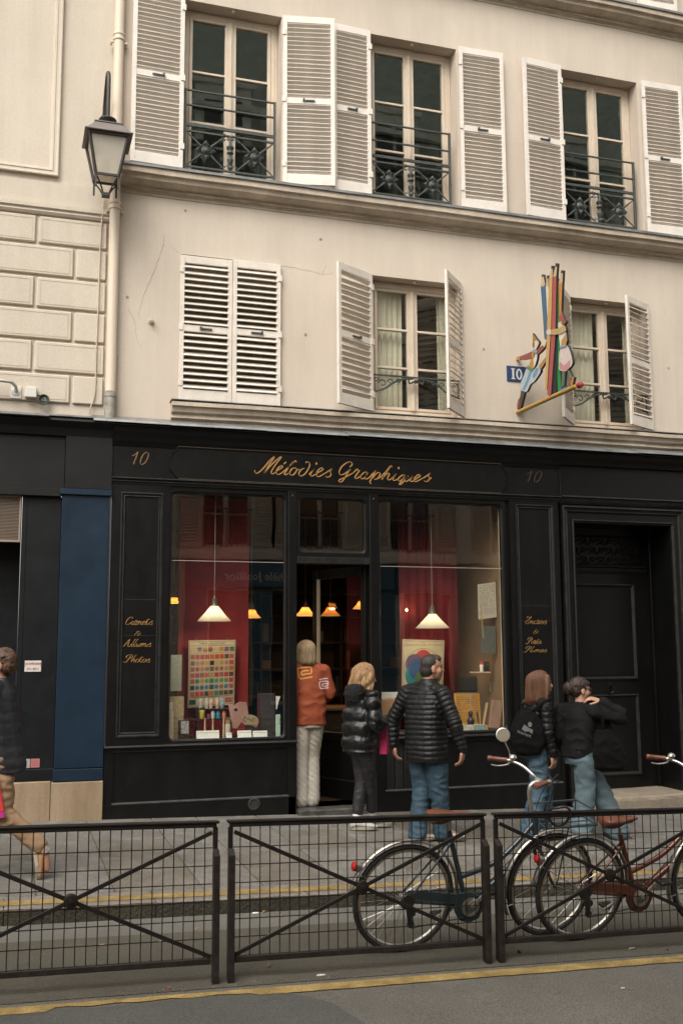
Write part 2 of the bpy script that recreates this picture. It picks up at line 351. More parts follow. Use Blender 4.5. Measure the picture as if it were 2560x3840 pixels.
# ledge under the second-floor windows, third-floor ledge, stepped sill band over the shop
def ledge(name, x0, x1, ztop, prof, m):
    mb = MB(); segs = 30
    rr = random.Random(int(ztop*10)); k = len(prof); vs = []; fs = []
    for i in range(segs+1):
        x = x0+(x1-x0)*i/segs; jz = rr.uniform(-.006, .006); jy = rr.uniform(-.005, .005)
        vs += [(x, YW+py+jy*(1 if py < -.02 else 0), ztop+pz+jz) for py, pz in prof]
    for i in range(segs):
        for j in range(k): fs.append((i*k+j, (i+1)*k+j, (i+1)*k+(j+1) % k, i*k+(j+1) % k))
    fs += [tuple(range(k)), tuple(segs*k+j for j in range(k))]
    mb.add(vs, fs); return mb.build(name, m, MAIN)
LP = [(.02, -.26), (.02, 0), (-.20, -.015), (-.20, -.085), (-.165, -.095), (-.155, -.14), (-.10, -.175), (-.05, -.185), (-.045, -.215), (-.012, -.235), (-.01, -.26)]
ledge('ledge', 1.0, 15, 6.945, LP, M_LEDGE); ledge('ledge', 0.97, 15, 10.10, LP, M_LEDGE)
for zt in (6.948, 10.103):
    mb = MB(); x = 1.0; rr = random.Random(5)
    while x < 14.5:
        L = rr.uniform(1.6, 2.4); mb.bar((x, YW-.095, zt+rr.uniform(.002, .007)), (min(x+L+.03, 15), YW-.095, zt+rr.uniform(.002, .007)), .235, .008)
        mb.bar((x, YW-.213, zt-.008), (min(x+L, 15), YW-.213, zt-.008+rr.uniform(-.003, .003)), .012, .03); x += L
    mb.build('lead_flashing', M_ZINC, MAIN)
    MB().box(1.0, 15, YW-.052, YW-.004, zt-.222, zt-.20).build('drip_edge', M_DRIP, MAIN)
SP = [(.02, -.32), (.02, 0), (-.16, -.012), (-.16, -.055), (-.13, -.065), (-.115, -.115), (-.075, -.135), (-.085, -.175), (-.05, -.20), (-.04, -.30)]
ledge('sill_band', 1.60, 15, 4.345, SP, M_LEDGE)
mb = MB(); mb.bar((1.59, YW-.075, 4.35), (15, YW-.075, 4.349), .185, .008); mb.build('lead_flashing', M_ZINC, MAIN)

# ------------------------------------------------------------------ louvred shutters
def shutter_mesh(w, h, pitch, tilt, m, midz=0.475, top=.085, mid=.075, bot=.13, stile=.05, th=.034, sd=.021):
    """local: hinge at x=0, free edge x=w, thickness in y, z up from 0. returns frame mesh, slat mesh, slat heights"""
    mb = MB()
    mb.box(0, stile, -th/2, th/2, 0, h); mb.box(w-stile, w, -th/2, th/2, 0, h)
    zm = h*midz; rails = [(0, bot), (zm, zm+mid), (h-top, h)]
    for a, b in rails: mb.box(stile, w-stile, -th/2+.002, th/2-.002, a, b)
    hs = []
    for a, b in ((bot, zm), (zm+mid, h-top)):
        n = max(1, round((b-a)/pitch)); p = (b-a)/n; hs += [a+p*(i+.5) for i in range(n)]
    fr = mb; sl = MB(); c, s = math.cos(tilt), math.sin(tilt); d = sd; t = .0045
    sl.obox((w/2, 0, 0), (w/2-stile+.004, 0, 0), (0, c*d, s*d), (0, -s*t, c*t))
    return fr, sl, hs
SLATS = {}
def shutter(hx, hy, z0, w, h, ang, side, pitch, tilt, m, label=None, joined=False, key=None, bolt=True, sd=None):
    """side +1: leaf runs toward +x from the hinge when ang=0 (flat on the wall plane); ang swings the free edge out towards the street"""
    fr, sl, hs = shutter_mesh(w, h, pitch, tilt, m, sd=(sd or (.0205 if pitch < .06 else .027)))
    M = Matrix.Translation((hx, hy, z0)) @ Matrix.Rotation(-side*ang, 4, 'Z') @ Matrix.Scale(side, 4, (1, 0, 0))
    f2 = MB(); f2.add([M @ Vector(v) for v in fr.v], fr.f)
    o = f2.build('shutter', m, MAIN, bevel=.003)
    if label: o['label'] = label
    if joined:
        s2 = MB()
        for z in hs: s2.add([M @ (Vector(v)+Vector((0, 0, z))) for v in sl.v], sl.f)
        tag(s2.build('slats', m, o), kind='stuff')
    else:
        s2 = MB(); s2.add([(M.to_3x3() @ Vector(v)) for v in sl.v], sl.f)
        first = None
        for i, z in enumerate(hs):
            if first is None: ob = first = s2.build('slat', m, o)
            else: ob = first.copy(); COL.objects.link(ob); ob.parent = o
            ob.location = M @ Vector((0, 0, z)); ob.rotation_euler = (random.uniform(-.05, .05), random.uniform(-.004, .004), 0)
    # hinge straps, stay and espagnolette catch
    zc = h*.475+.037
    for zz in (.12, .5, .9):
        hd = MB(); hd.obox(M @ Vector((.012, -.022, h*zz)), M.to_3x3() @ Vector((.022, 0, 0)), M.to_3x3() @ Vector((0, .006, 0)), Vector((0, 0, .035))); hd.build('hinge', m, o)
    if bolt:
        b = MB(); b.obox(M @ Vector((w*.52, -.026, zc)), M.to_3x3() @ Vector((.055, 0, 0)), M.to_3x3() @ Vector((0, .006, 0)), Vector((0, 0, .008)))
        b.obox(M @ Vector((w*.40, -.032, zc+.004)), M.to_3x3() @ Vector((.012, 0, 0)), M.to_3x3() @ Vector((0, .012, 0)), Vector((0, 0, .014)))
        b.build('catch', M_IRON, o)
    return o
R = math.radians
T1 = -R(38)
US = YW-.05
shutter(1.685, US, 7.03, .585, 2.16, R(2), -1, .054, T1, M_SHUT)
shutter(2.845, US, 7.005, .61, 2.10, R(12), 1, .054, T1, M_SHUT)
shutter(3.935, US, 7.015, .49, 2.10, R(3), -1, .054, T1, M_SHUT)
shutter(5.10, US, 7.01, .60, 2.12, R(2), 1, .054, T1, M_SHUT)
shutter(6.535, US, 7.015, .57, 2.11, R(4), -1, .054, T1, M_SHUT)
shutter(7.735, US, 7.01, .60, 2.12, R(2), 1, .054, T1, M_SHUT)
for a, b, sd in ((6.535, .57, -1), (7.735, .6, 1)): shutter(a, US, 10.17, b, 2.1, R(3), sd, .054, T1, M_SHUT, joined=True)
# first floor: closed pair, then two half-open pairs
shutter(1.68, YW-.03, 4.37, .588, 1.655, 0, 1, .07, R(40), M_SHUT2, sd=.037)
shutter(2.828, YW-.03, 4.375, .555, 1.66, 0, -1, .07, R(40), M_SHUT2, sd=.037)
shutter(3.935, YW-.02, 4.395, .585, 1.655, R(29), -1, .07, T1, M_SHUT2)
shutter(5.085, YW-.02, 4.395, .56, 1.655, R(133), 1, .07, T1, M_SHUT2)
shutter(6.56, YW-.02, 4.395, .52, 1.655, R(47), -1, .07, T1, M_SHUT2, joined=True)
shutter(7.705, YW-.02, 4.395, .545, 1.655, R(153), 1, .07, T1, M_SHUT2)
# ------------------------------------------------------------------ windows of the upper floors
def window(a, b, z0, z1, yf, bars, top_rail=.12, label=None):
    """french window set back in its opening: fixed frame, two casements with glazing bars and a pane in every light"""
    o = MB()
    fw = .085
    o.frame(a, b, z0, z1, fw, yf-.01, yf+.065); o.frame(a+.03, b-.03, z0+.03, z1-.03, .05, yf-.018, yf-.008)
    mid = (a+b)/2; o.box(mid-.032, mid+.032, yf-.035, yf+.05, z0+fw, z1-fw); o.box(mid-.012, mid+.012, yf-.05, yf-.03, z0+fw, z1-fw)
    st = .036
    wins = []
    for s0, s1 in ((a+fw, mid-.03), (mid+.03, b-fw)):
        o.frame(s0, s1, z0+fw, z1-fw, st, yf-.025, yf+.03)
        lights = [z0+fw+st]+list(bars)+[z1-fw-st]
        for q in bars: o.box(s0+st, s1-st, yf-.022, yf+.028, q-.014, q+.014)
        for i in range(len(lights)-1): wins.append((s0+st-.005, s1-st+.005, lights[i]-.002, lights[i+1]+.002))
    w = o.build('window', M_WOOD, MAIN, bevel=.004)
    if label: w['label'] = label
    for x0, x1, y0, y1 in wins: MB().box(x0, x1, yf, yf+.004, y0, y1).build('pane', M_GLASS, w)
    rm = MB(); rm.add([(a-.3, yf+.12, z0-.1), (b+.3, yf+.12, z0-.1), (b+.3, yf+2.2, z0-.1), (a-.3, yf+2.2, z0-.1), (a-.3, yf+.12, z1+.1), (b+.3, yf+.12, z1+.1), (b+.3, yf+2.2, z1+.1), (a-.3, yf+2.2, z1+.1)],
                      [(0,1,2,3), (4,5,6,7), (2,3,7,6), (1,2,6,5), (0,3,7,4)])
    rm.build('room', M_ROOM, w)
    return w
for a, b in UP: window(a+.004, b-.004, UZ[0]+.004, UZ[1]-.004, .30, (7.73, 8.355))
for a, b in LO[1:]: window(a+.004, b-.004, LZ[0]+.004, LZ[1]-.004, .28, (4.99, 5.46))
M_PALEREFL = mat('cream_reflection_tone', (.80, .74, .62), .9, var=.08, vscale=5)  # pale pleated sheet added behind the panes, painting in their reflection
def backing(x0, x1, z0, z1, y, w):
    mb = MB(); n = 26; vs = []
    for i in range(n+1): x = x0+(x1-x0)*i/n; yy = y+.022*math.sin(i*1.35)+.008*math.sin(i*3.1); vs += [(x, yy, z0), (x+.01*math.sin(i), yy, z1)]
    mb.add(vs, [(2*i, 2*i+2, 2*i+3, 2*i+1) for i in range(n)]); mb.build('backing', M_PALEREFL, w, smooth=2)
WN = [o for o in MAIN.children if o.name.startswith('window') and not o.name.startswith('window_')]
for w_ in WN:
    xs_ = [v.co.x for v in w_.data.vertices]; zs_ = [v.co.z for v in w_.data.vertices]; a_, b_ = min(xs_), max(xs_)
    if min(zs_) < 5: backing(a_+.06, a_+.46, 4.42, 6.0, .37, w_); backing(b_-.2, b_-.05, 4.42, 6.0, .37, w_)
window(6.6, 7.64, 10.16, 12.14, .30, (10.9, 11.5)); window(4.0, 5.03, 10.16, 12.14, .30, (10.9, 11.5))
MB().box(1.70, 2.83, .22, .24, 4.4, 6.04).build('slat_gap_sheet', mat('brown_gap_shade', (.16, .13, .10), .9), MAIN)  # added sheet; its brown paints the shade in the slat gaps
# little round knob under each lintel
for a, b in UP+LO[1:]:
    z = UZ[1] if (a, b) in UP else LZ[1]
    MB().lathe([(.0, 0), (.014, -.002), (.02, -.014), (.018, -.028), (.008, -.036), (0, -.037)], 10, ((a+b)/2, YW+.05, z)).build('shutter_stop', M_PIPE, MAIN, smooth=True)
# cast-iron window guards
def rosette(mb, c, r):
    x, y, z = c
    mb.lathe([(r*.42, -.012), (r*.42, .004), (r*.30, .016), (r*.28, .010), (r*.16, .022), (0, .026)], 14, c, (0, -1, 0))
    for k in range(4):
        a = k*PI/2
        for da, L, wd in ((-.42, .72, .11), (0, 1.0, .17), (.42, .72, .11), (-.2, .86, .10), (.2, .86, .10)):
            d = Vector((math.cos(a+da), 0, math.sin(a+da))); n = Vector((-d.z, 0, d.x))
            p0 = Vector(c)+d*r*.36; p1 = Vector(c)+d*r*L
            pm = p0.lerp(p1, .55)
            mb.add([p0, pm+n*r*wd+Vector((0, -.006, 0)), p1, pm-n*r*wd+Vector((0, -.006, 0)), pm+Vector((0, -.02, 0)), pm+Vector((0, .01, 0))],
                   [(0,4,1),(1,4,2),(2,4,3),(3,4,0),(0,1,5),(1,2,5),(2,3,5),(3,0,5)])
def scrolls(mb, c, w, h, up=1):
    x, y, z = c
    for s in (-1, 1):
        for q, (dx, dz, rr) in enumerate(((.25, .35, .5), (.62, .2, .38), (.9, .05, .25))):
            pts = [(x+s*(dx*w+math.cos(t)*rr*w*.28*(1-t/9)), y, z+up*(dz*h+math.sin(t)*rr*h*.5*(1-t/9))) for t in [i*.7 for i in range(10)]]
            mb.tube(pts, .006, 5)
def guard(a, b, z0, zt, extra, y):
    """panel from z0 to zt between a and b plus plain bars at the heights in extra"""
    root = empty('window_guard', ((a+b)/2, y, z0), MAIN); root.location = (0, 0, 0); root.matrix_parent_inverse = MAIN.matrix_basis.inverted()
    for x0_, x1_ in ((a, a+.028), (b-.028, b)): MB().box(x0_, x1_, y-.014, y+.014, z0, max([zt]+extra)+.012).build('upright', M_IRON, root, bevel=.003)
    for z, hh in [(zt, .036), (zt-.075, .022), (z0+.10, .022), (z0+.012, .024)]+[(e, .018) for e in extra]:
        MB().box(a+.026, b-.026, y-.011, y+.011, z-hh/2, z+hh/2).build('rail', M_IRON, root, bevel=.002)
    zc0, zc1 = z0+.11, zt-.085; mid = (a+b)/2; hw = (b-a)/2-.03
    d = MB()
    for s in (-1, 1):
        xc = mid+s*hw*.56; zc = (zc0+zc1)/2
        for sx in (-1, 1):
            for sz in (-1, 1):
                e = Vector((xc+sx*(hw*.44), y, zc1 if sz > 0 else zc0)); c = Vector((xc, y, zc))
                d.tube([c.lerp(e, .25), c.lerp(e, .45), e], [.015, .013, .006], 6)
        rosette(d, (xc, y-.008, zc), .125)
    # central balustered candelabrum
    d.lathe([(.012, 0), (.028, .03), (.014, .06), (.030, .10), (.036, .13), (.018, .16), (.018, .19), (.042, .21), (.028, .24), (.045, .28), (.02, .31), (.012, zc1-zc0)], 10, (mid, y, zc0))
    scrolls(d, (mid, y-.01, zc1-.06), .11, .07, 1); scrolls(d, (mid, y-.01, zc0+.02), .11, .07, 1)
    scrolls(d, (mid, y-.01, z0+.03), .11, .05, 1); scrolls(d, (mid, y-.01, zt-.055), .11, .05, -1)
    d.build('ornament', M_IRON, root)
GY = YW+.05
guard(1.70, 2.775, 7.0, 7.60, [8.02, 7.84], GY-.04)
guard(3.945, 5.01, 7.0, 7.575, [8.0, 7.775], GY)
guard(6.55, 7.64, 7.0, 7.575, [8.0, 7.775], GY)
def scroll_guard(a, b, z, y):
    g = MB().box(a, b, y-.01, y+.01, z-.008, z+.008).build('window_guard', M_IRON, MAIN)
    d = MB(); mid = (a+b)/2; L = (b-a)/2
    for s in (-1, 1):
        xo = mid+s*L
        d.tube(catmull([(mid+s*.03, y, z-.05), (mid+s*.08, y, z-.075), (mid+s*.09, y, z-.03), (mid+s*.03, y, z-.012), (mid+s*.18, y, z-.035), (mid+s*.30, y, z-.09), (mid+s*.40, y, z-.16), (xo, y, z-.215)], 5), .011, 6)
        for dx, dz, r0 in ((.22, -.06, .035), (.32, -.075, .04), (.42, -.10, .055), (.50, -.06, .035)):
            d.tube([(mid+s*(dx+math.cos(t)*r0*(1-t/8)), y, z+dz+math.sin(t)*r0*(1-t/8)) for t in [i*.6 for i in range(11)]], .007, 5)
        d.tube([(xo-s*.02, y, z), (xo-s*.02, y, z-.21)], .008, 6)
    d.lathe([(0, -.03), (.022, -.02), (.028, 0), (.022, .02), (0, .03)], 10, (mid, y, z-.045), (0, 1, 0))
    d.build('ornament', M_IRON, g)
scroll_guard(3.95, 5.07, 4.86, YW+.06); scroll_guard(6.58, 7.69, 4.86, YW+.06)
# cracks and patches in the plaster
M_CRACK = mat('plaster_crack', (0.33, 0.265, 0.205), 0.9)
def crack(pts, w=.004):
    P = [onY(*p, YW-.0015) for p in pts]; rr = random.Random(len(pts)*7); Q = []
    for i in range(len(P)-1):
        for j in range(5): Q.append(P[i].lerp(P[i+1], j/5)+Vector((rr.uniform(-.008, .008), 0, rr.uniform(-.008, .008))))
    Q.append(P[-1]); mb = MB()
    for i in range(len(Q)-1):
        ww = w*(1-.7*i/len(Q))*rr.uniform(.5, 1.2); n = (Q[i+1]-Q[i]).cross(Vector((0, 1, 0))).normalized()*ww
        mb.add([Q[i]-n, Q[i]+n, Q[i+1]+n*.8, Q[i+1]-n*.8], [(0,1,2,3)])
    mb.build('crack', M_CRACK, MAIN)
crack([(3, 755, 25), (3, 748, 90), (3, 705, 200), (3, 665, 290), (3, 640, 370), (3, 643, 415)])
crack([(3, 590, 370), (3, 615, 410), (3, 625, 460), (3, 635, 520), (3, 655, 560)], .003)
crack([(3, 825, 108), (3, 805, 95), (3, 790, 80), (3, 780, 55)], .003); crack([(3, 1290, 165), (3, 1370, 180), (3, 1480, 208), (3, 1530, 200)], .003); crack([(3, 1480, 205), (3, 1500, 165)], .003)
crack([(3, 545, 580), (3, 540, 640), (3, 548, 700)], .003)
for p in ((1, 852, 967), (1, 1472, 1097), (3, 585, 310), (3, 1403, 482), (4, 652, 550), (4, 1500, 637)):
    c = onY(*p, YW-.004); MB().lathe([(0, -.004), (.012, -.002), (.016, .002), (.006, .004), (0, .005)], 8, c, (0, -1, 0)).build('fixing', M_CRACK, MAIN)
c = onY(3, 695, 422, YW-.02); mb = MB(); mb.lathe([(.03, -.02), (.03, 0), (.012, .01), (.012, .05), (0, .052)], 10, c, (0, -1, 0)); mb.bar(c+Vector((0, -.04, -.03)), c+Vector((.02, -.04, .035)), .012, .012); mb.build('fixing', M_LEDGE, MAIN)

# ------------------------------------------------------------------ left neighbour with rusticated ground storey
NB = tag(empty('rusticated_building', (-2, .3, 0)), 'pale building at the left edge with grooved stone blocks and a moulded panel', 'building')
YN = YW+.005
holed(MB(), -9, 0.962, 4.0, 13.2, [], YN+.02, YN+.3).build('wall', M_WALL2, NB, weld=True)
def slabx(name, x0, x1, z0, z1, y0, y1, m=M_WALL2, bev=.012): return MB().box(x0, x1, y0, y1, z0, z1).build(name, m, NB, bevel=bev)
# blocks: rows top z, bottom z ; joints alternate
rows = [(6.30, 6.005), (5.972, 5.652), (5.62, 5.296), (5.265, 4.948), (4.918, 4.598), (4.565, 4.265)]
for i, (zt, zb) in enumerate(rows):
    js = [0.148, 0.895] if i % 2 == 0 else [-0.37, 0.548, 0.895]
    js = ([-0.77] + js) if i % 2 == 0 else js
    for a, b in zip(js[:-1], js[1:]):
        MB().box(a+.016, b-.016, YN-.012, YN+.03, zb, zt).build('stone_block', M_WALL2, NB, bevel=.01)
    for a, b in zip(js[:-1], js[1:]):
        if b-a > .4:
            f = MB(); f.frame(a+.05, b-.05, zb+.03, zt-.03, .006, YN-.0145, YN-.011); f.build('margin_line', M_LEDGE, NB)
# string course
mb = MB(); mb.sweep([(.03, 0), (-.045, 0), (-.045, -.045), (-.02, -.06), (-.03, -.085), (-.012, -.11), (.03, -.115)], (-9, YN, 6.435), (.962, YN, 6.435), ((0, 1, 0), (0, 0, 1))); mb.build('string_course', M_WALL2, NB)
mb = MB(); mb.box(-9, .962, YN-.004, YN+.03, 6.425, 6.70); mb.build('frieze', M_WALL2, NB)
# moulded panel
for x0, x1 in ((-1.9, .345),):
    mb = MB(); mb.mframe(x0, x1, 6.77, 12.5, [(0, YN+.02), (0, YN-.028), (.012, YN-.03), (.022, YN-.018), (.05, YN-.014), (.056, YN-.022), (.075, YN-.02), (.088, YN+.0), (.095, YN+.02)]); mb.build('panel_moulding', M_WALL2, NB)
# drainpipe
DP = tag(empty('drainpipe', (.95, .02, 4.1)), 'cream painted drainpipe running down the joint between the two facades', 'drainpipe')
px = .95; py = .03
MB().tube([(px, py, 4.40), (px, py, 13.0)], .055, 16).build('pipe', M_PIPE, DP, smooth=True)
for z in (8.47, 6.49, 10.6):
    m2 = MB().lathe([(.056, -.05), (.066, -.045), (.066, -.025), (.06, -.02), (.06, .01), (.068, .015), (.068, .035), (.056, .04)], 16, (px, py, z)); m2.build('collar', M_PIPE, DP, smooth=True)
    mb = MB(); mb.box(px-.085, px+.085, py-.01, py+.01, z-.075, z-.06); mb.box(px-.09, px-.07, py-.016, py+.06, z-.08, z-.055); mb.box(px+.07, px+.09, py-.016, py+.06, z-.08, z-.055); mb.build('bracket', M_PIPE, DP)
M_CAST = mat('cast_iron_base', (0.17, 0.19, 0.20), 0.55, var=0.35, vscale=14, col2=(0.42, 0.37, 0.30), bump=.2)
MB().lathe([(.058, 4.05), (.058, 4.34), (.064, 4.345), (.064, 4.40), (.058, 4.405)], 16, (px, py, 0)).build('pipe_base', M_CAST, DP, smooth=True)
# cable on the neighbour's wall
tag(MB().tube(catmull([onY(*p, YN-.03) for p in ((1, 478, 905), (1, 470, 1000), (3, 465, 0), (3, 458, 150), (3, 452, 350), (3, 445, 500), (3, 441, 640), (3, 440, 700), (3, 434, 770), (3, 418, 815), (3, 408, 848))], 4), .008, 6).build('wall_cable', M_LEDGE, None, smooth=True), 'thin painted cable clipped to the wall below the lantern', 'cable')
# wall lantern on a bracket
LT = tag(empty('wall_lantern', (.8, -.45, 6.4)), 'old street lantern with frosted panes hanging from a black iron wall bracket', 'lantern')
M_BRN = mat('lantern_iron', (0.05, 0.043, 0.038), 0.55, metal=.3, var=.25, vscale=12, bump=.15)
M_ROOFM = mat('lantern_roof', (0.17, 0.15, 0.14), 0.6, metal=.2, var=.2, vscale=8)
LX, LYY = .815, -.42
def lp(x, y): return onY('lan', x, y, LYY)
zr0 = lp(600, 1195).z; zr1 = lp(590, 985).z; zb = lp(560, 1850).z; zbot = lp(540, 2120).z
ztop = onY('lan', 605, 120, -.2).z
arm = MB(); arm.tube(catmull([(LX, YN, ztop-.42), (LX, YN-.1, ztop-.2), (LX, -.22, ztop-.02), (LX, -.36, ztop-.05), (LX, LYY, ztop-.2), (LX, LYY, zr1+.1)], 6), .022, 8)
arm.tube([(LX, YN, ztop-.42), (LX, YN, zr1+.12)], .02, 8); arm.tube([(LX, YN, zr1+.25), (LX, LYY+.02, ztop-.25)], .013, 6)
arm.build('bracket', M_BRN, LT, smooth=True)
MB().box(LX-.035, LX+.035, YN-.02, YN+.02, zr1+.05, ztop-.3).build('wall_plate', M_BRN, LT, bevel=.004)
MB().lathe([(.02, .14), (.02, .08), (.085, .075), (.095, .06), (.075, .035), (.06, .02), (.075, .0), (.09, -.01)], 18, (LX, LYY, zr1+.02)).build('finial', M_BRN, LT, smooth=True)
def ring4(w, z, y=LYY): return [(LX-w, y-w, z), (LX+w, y-w, z), (LX+w, y+w, z), (LX-w, y+w, z)]
def frust(mb, rings):
    vs = [p for q in rings for p in q]; fs = [(3,2,1,0), tuple(4*(len(rings)-1)+j for j in range(4))]
    for i in range(len(rings)-1):
        for j in range(4): fs.append((i*4+j, i*4+(j+1) % 4, i*4+4+(j+1) % 4, i*4+4+j))
    mb.add(vs, fs)
mb = MB(); frust(mb, [ring4(.245, zr0-.012), ring4(.245, zr0), ring4(.215, zr0+.02), ring4(.135, zr1-.012), ring4(.145, zr1-.01), ring4(.145, zr1+.002), ring4(.06, zr1+.012)]); mb.build('roof', M_ROOFM, LT, bevel=.003)
wt, wb = .20, .115; zt = zr0-.012
cg = MB()
for sx in (-1, 1):
    for sy in (-1, 1): cg.bar((LX+sx*wt, LYY+sy*wt, zt), (LX+sx*wb, LYY+sy*wb, zb-.01), .024, .024)
for w, z in ((wt, zt-.012), (wb, zb)):
    P = ring4(w, z)
    for i in range(4): cg.bar(P[i], P[(i+1) % 4], .022, .022)
for sx in (-1, 1):
    for sy in (-1, 1):
        cg.bar((LX+sx*wb, LYY+sy*wb, zb), (LX+sx*wb, LYY+sy*wb, zbot+.03), .02, .02)
        cg.tube(catmull([(LX+sx*wb, LYY+sy*wb, zb-.01), (LX+sx*wb*.7, LYY+sy*wb*.7, zb-.06), (LX+sx*wb*.4, LYY+sy*wb*.4, zbot+.05), (LX+sx*.03, LYY+sy*.03, zbot)], 3), .009, 6)
cg.box(LX-.04, LX+.04, LYY-.04, LYY+.04, zbot-.02, zbot+.012); cg.build('cage', M_BRN, LT)
M_FROST = mat('frosted_glass', (0.78, 0.72, 0.60), 0.3, var=.08, vscale=6, trans=.45)
for sx, sy in ((0, -1), (1, 0), (0, 1), (-1, 0)):
    def pp(w, z, t): return (LX+(sx*w if sx else t*w), LYY+(sy*w if sy else t*w), z)
    i = .93; MB().add([pp(wt*i, zt-.02, -1), pp(wt*i, zt-.02, 1), pp(wb*i, zb+.01, 1), pp(wb*i, zb+.01, -1)], [(0,1,2,3)]).build('pane', M_FROST, LT)
mb = MB(); mb.lathe([(0, -.0), (.03, -.01), (.045, -.06), (.045, -.22), (.03, -.3), (0, -.31)], 12, (LX, LYY, zt-.08)); mb.build('lamp_bulb', mat('lamp_bulb', (.45, .43, .38), .4), LT, smooth=True)
# lamp arm and junction box at the left edge
CC = tag(empty('floodlight_bracket', (0, 0, 4.3)), 'white tubular floodlight arm with junction box above the dark shop', 'lamp bracket')
M_WHT = mat('white_metal', (0.62, 0.60, 0.55), .45, var=.1, vscale=10)
pl_ = onY(3, 75, 745, YN-.02)
mb = MB(); mb.lathe([(.045, 0), (.05, .004), (.05, .012), (.03, .016)], 18, pl_+Vector((0, 0, .0)), (0, -1, 0)); mb.box(pl_.x-.055, pl_.x+.055, pl_.y-.008, pl_.y+.02, pl_.z-.075, pl_.z+.06); mb.build('wall_plate', M_WHT, CC, bevel=.004)
MB().tube(catmull([pl_, pl_+Vector((0, -.06, .02)), pl_+Vector((-.03, -.1, .055)), pl_+Vector((-.12, -.12, .075)), pl_+Vector((-.6, -.12, .08))], 5), .018, 10).build('arm', mat('galvanised_tube', (.5, .5, .47), .35, metal=.7), CC, smooth=True)
jb = onY(3, 143, 752, YN-.03); MB().box(jb.x-.058, jb.x+.058, jb.y-.05, jb.y+.04, jb.z-.055, jb.z+.055).build('junction_box', M_WHT, CC, bevel=.006)
cl = onY(3, 202, 785, YN-.03); mb = MB()
for i in range(4): mb.tube([(cl.x+math.cos(t)*(.035+.006*i), cl.y-.008*i, cl.z+math.sin(t)*(.04+.005*i)) for t in [j*2*PI/14 for j in range(14)]], .006, 6, closed=True)
mb.tube([jb+Vector((.06, 0, -.02)), cl+Vector((-.01, 0, .05)), cl+Vector((0, 0, .03))], .007, 6); mb.build('coiled_cable', mat('green_cable', (.03, .06, .05), .5), CC, smooth=True)
# ------------------------------------------------------------------ black shopfront
M_BLK = mat('black_shop_paint', (0.0042, 0.0042, 0.004), 0.36, var=0.3, vscale=5, bump=0.10, bscale=70, streak=.5, spec=.3)
M_BLK2 = mat('worn_black_paint', (0.007, 0.007, 0.0066), 0.45, var=0.45, vscale=9, bump=0.25, bscale=60, col2=(0.018, 0.017, 0.0155), spec=.32)
M_EDGE = mat('rubbed_black_edge', (0.03, 0.029, 0.027), 0.5, var=0.5, vscale=11, bump=.2, bscale=90)
M_GOLD = mat('gold_leaf', (0.41, 0.225, 0.075), 0.5, metal=.15, var=.14, vscale=30)
M_GOLD2 = mat('dull_gold', (0.22, 0.115, 0.04), 0.55, var=.3, vscale=30)
M_GOLD3 = mat('faded_gold', (0.06, 0.036, 0.018), 0.6, var=.3, vscale=30)
SH = tag(empty('shopfront', (3.6, 0, -.1)), 'black painted shopfront with gold script sign and two display windows', 'shopfront')
def part(mb, name, m=M_BLK, par=None, bev=.004, smooth=False): return mb.build(name, m, par or SH, bevel=bev, smooth=smooth)
# fascia, cornice and zinc
part(MB().box(.99, 6.285, .0, .12, 3.455, 4.0), 'fascia')
part(MB().sweep([(.12, .115), (-.13, .085), (-.14, .06), (-.115, .05), (-.10, .0), (-.06, -.04), (-.045, -.09), (-.02, -.115), (-.012, -.14), (.12, -.14)], (.985, 0, 3.96), (6.288, 0, 3.96), ((0, 1, 0), (0, 0, 1))), 'cornice', bev=0)
zz = MB(); x = .80; rr = random.Random(9)
for x0, x1 in ((.77, 1.57), (1.57, 2.62), (2.62, 3.55), (3.55, 4.75), (4.75, 6.05), (6.05, 7.3), (7.3, 9.5)):
    z = rr.uniform(-.004, .006); zz.sweep([(.1, .10), (-.15, .012), (-.158, -.012), (-.15, -.014), (-.146, .0), (.1, .09)], (x0, 0, 4.055+z), (x1+.02, 0, 4.055+z+rr.uniform(-.004, .004)), ((0, 1, 0), (0, 0, 1)))
part(zz, 'zinc_flashing', M_ZINC, bev=0)
# raised sign panel with hollowed ends
def panel_poly(x0, x1, z0, z1, r, ins=0):
    x0 += ins; x1 -= ins; z0 += ins; z1 -= ins; P = []
    zc = (z0+z1)/2; h = (z1-z0)/2
    P += [(x1-r, z0), (x1-r*.72, z0+h*.18), (x1-r*.12, z0+h*.55), (x1, zc), (x1-r*.12, z1-h*.55), (x1-r*.72, z1-h*.18), (x1-r, z1)]
    P += [(x0+r, z1), (x0+r*.72, z1-h*.18), (x0+r*.12, z1-h*.55), (x0, zc), (x0+r*.12, z0+h*.55), (x0+r*.72, z0+h*.18), (x0+r, z0)]
    return P
pa = panel_poly(1.575, 5.60, 3.492, 3.845, .10); pb = panel_poly(1.575, 5.60, 3.492, 3.845, .10, .014)
mb = MB(); n = len(pa)
mb.add([(x, .0, z) for x, z in pa]+[(x, -.022, z) for x, z in pa]+[(x, -.022, z) for x, z in pb]+[(x, -.012, z) for x, z in pb],
       [(i, (i+1) % n, n+(i+1) % n, n+i) for i in range(n)]+[(n+i, n+(i+1) % n, 2*n+(i+1) % n, 2*n+i) for i in range(n)]+[(2*n+i, 2*n+(i+1) % n, 3*n+(i+1) % n, 3*n+i) for i in range(n)]+[tuple(3*n+i for i in range(n))])
sp = part(mb, 'sign_panel', bev=0)
ln = MB()
for i in range(n):
    if i in (6, 13): 
        a, b = pa[i], pa[(i+1) % n]; ln.bar((a[0], -.023, a[1]-.004), (b[0], -.023, b[1]-.004), .003, .007)
ln.build('gilt_line', M_GOLD3, sp)
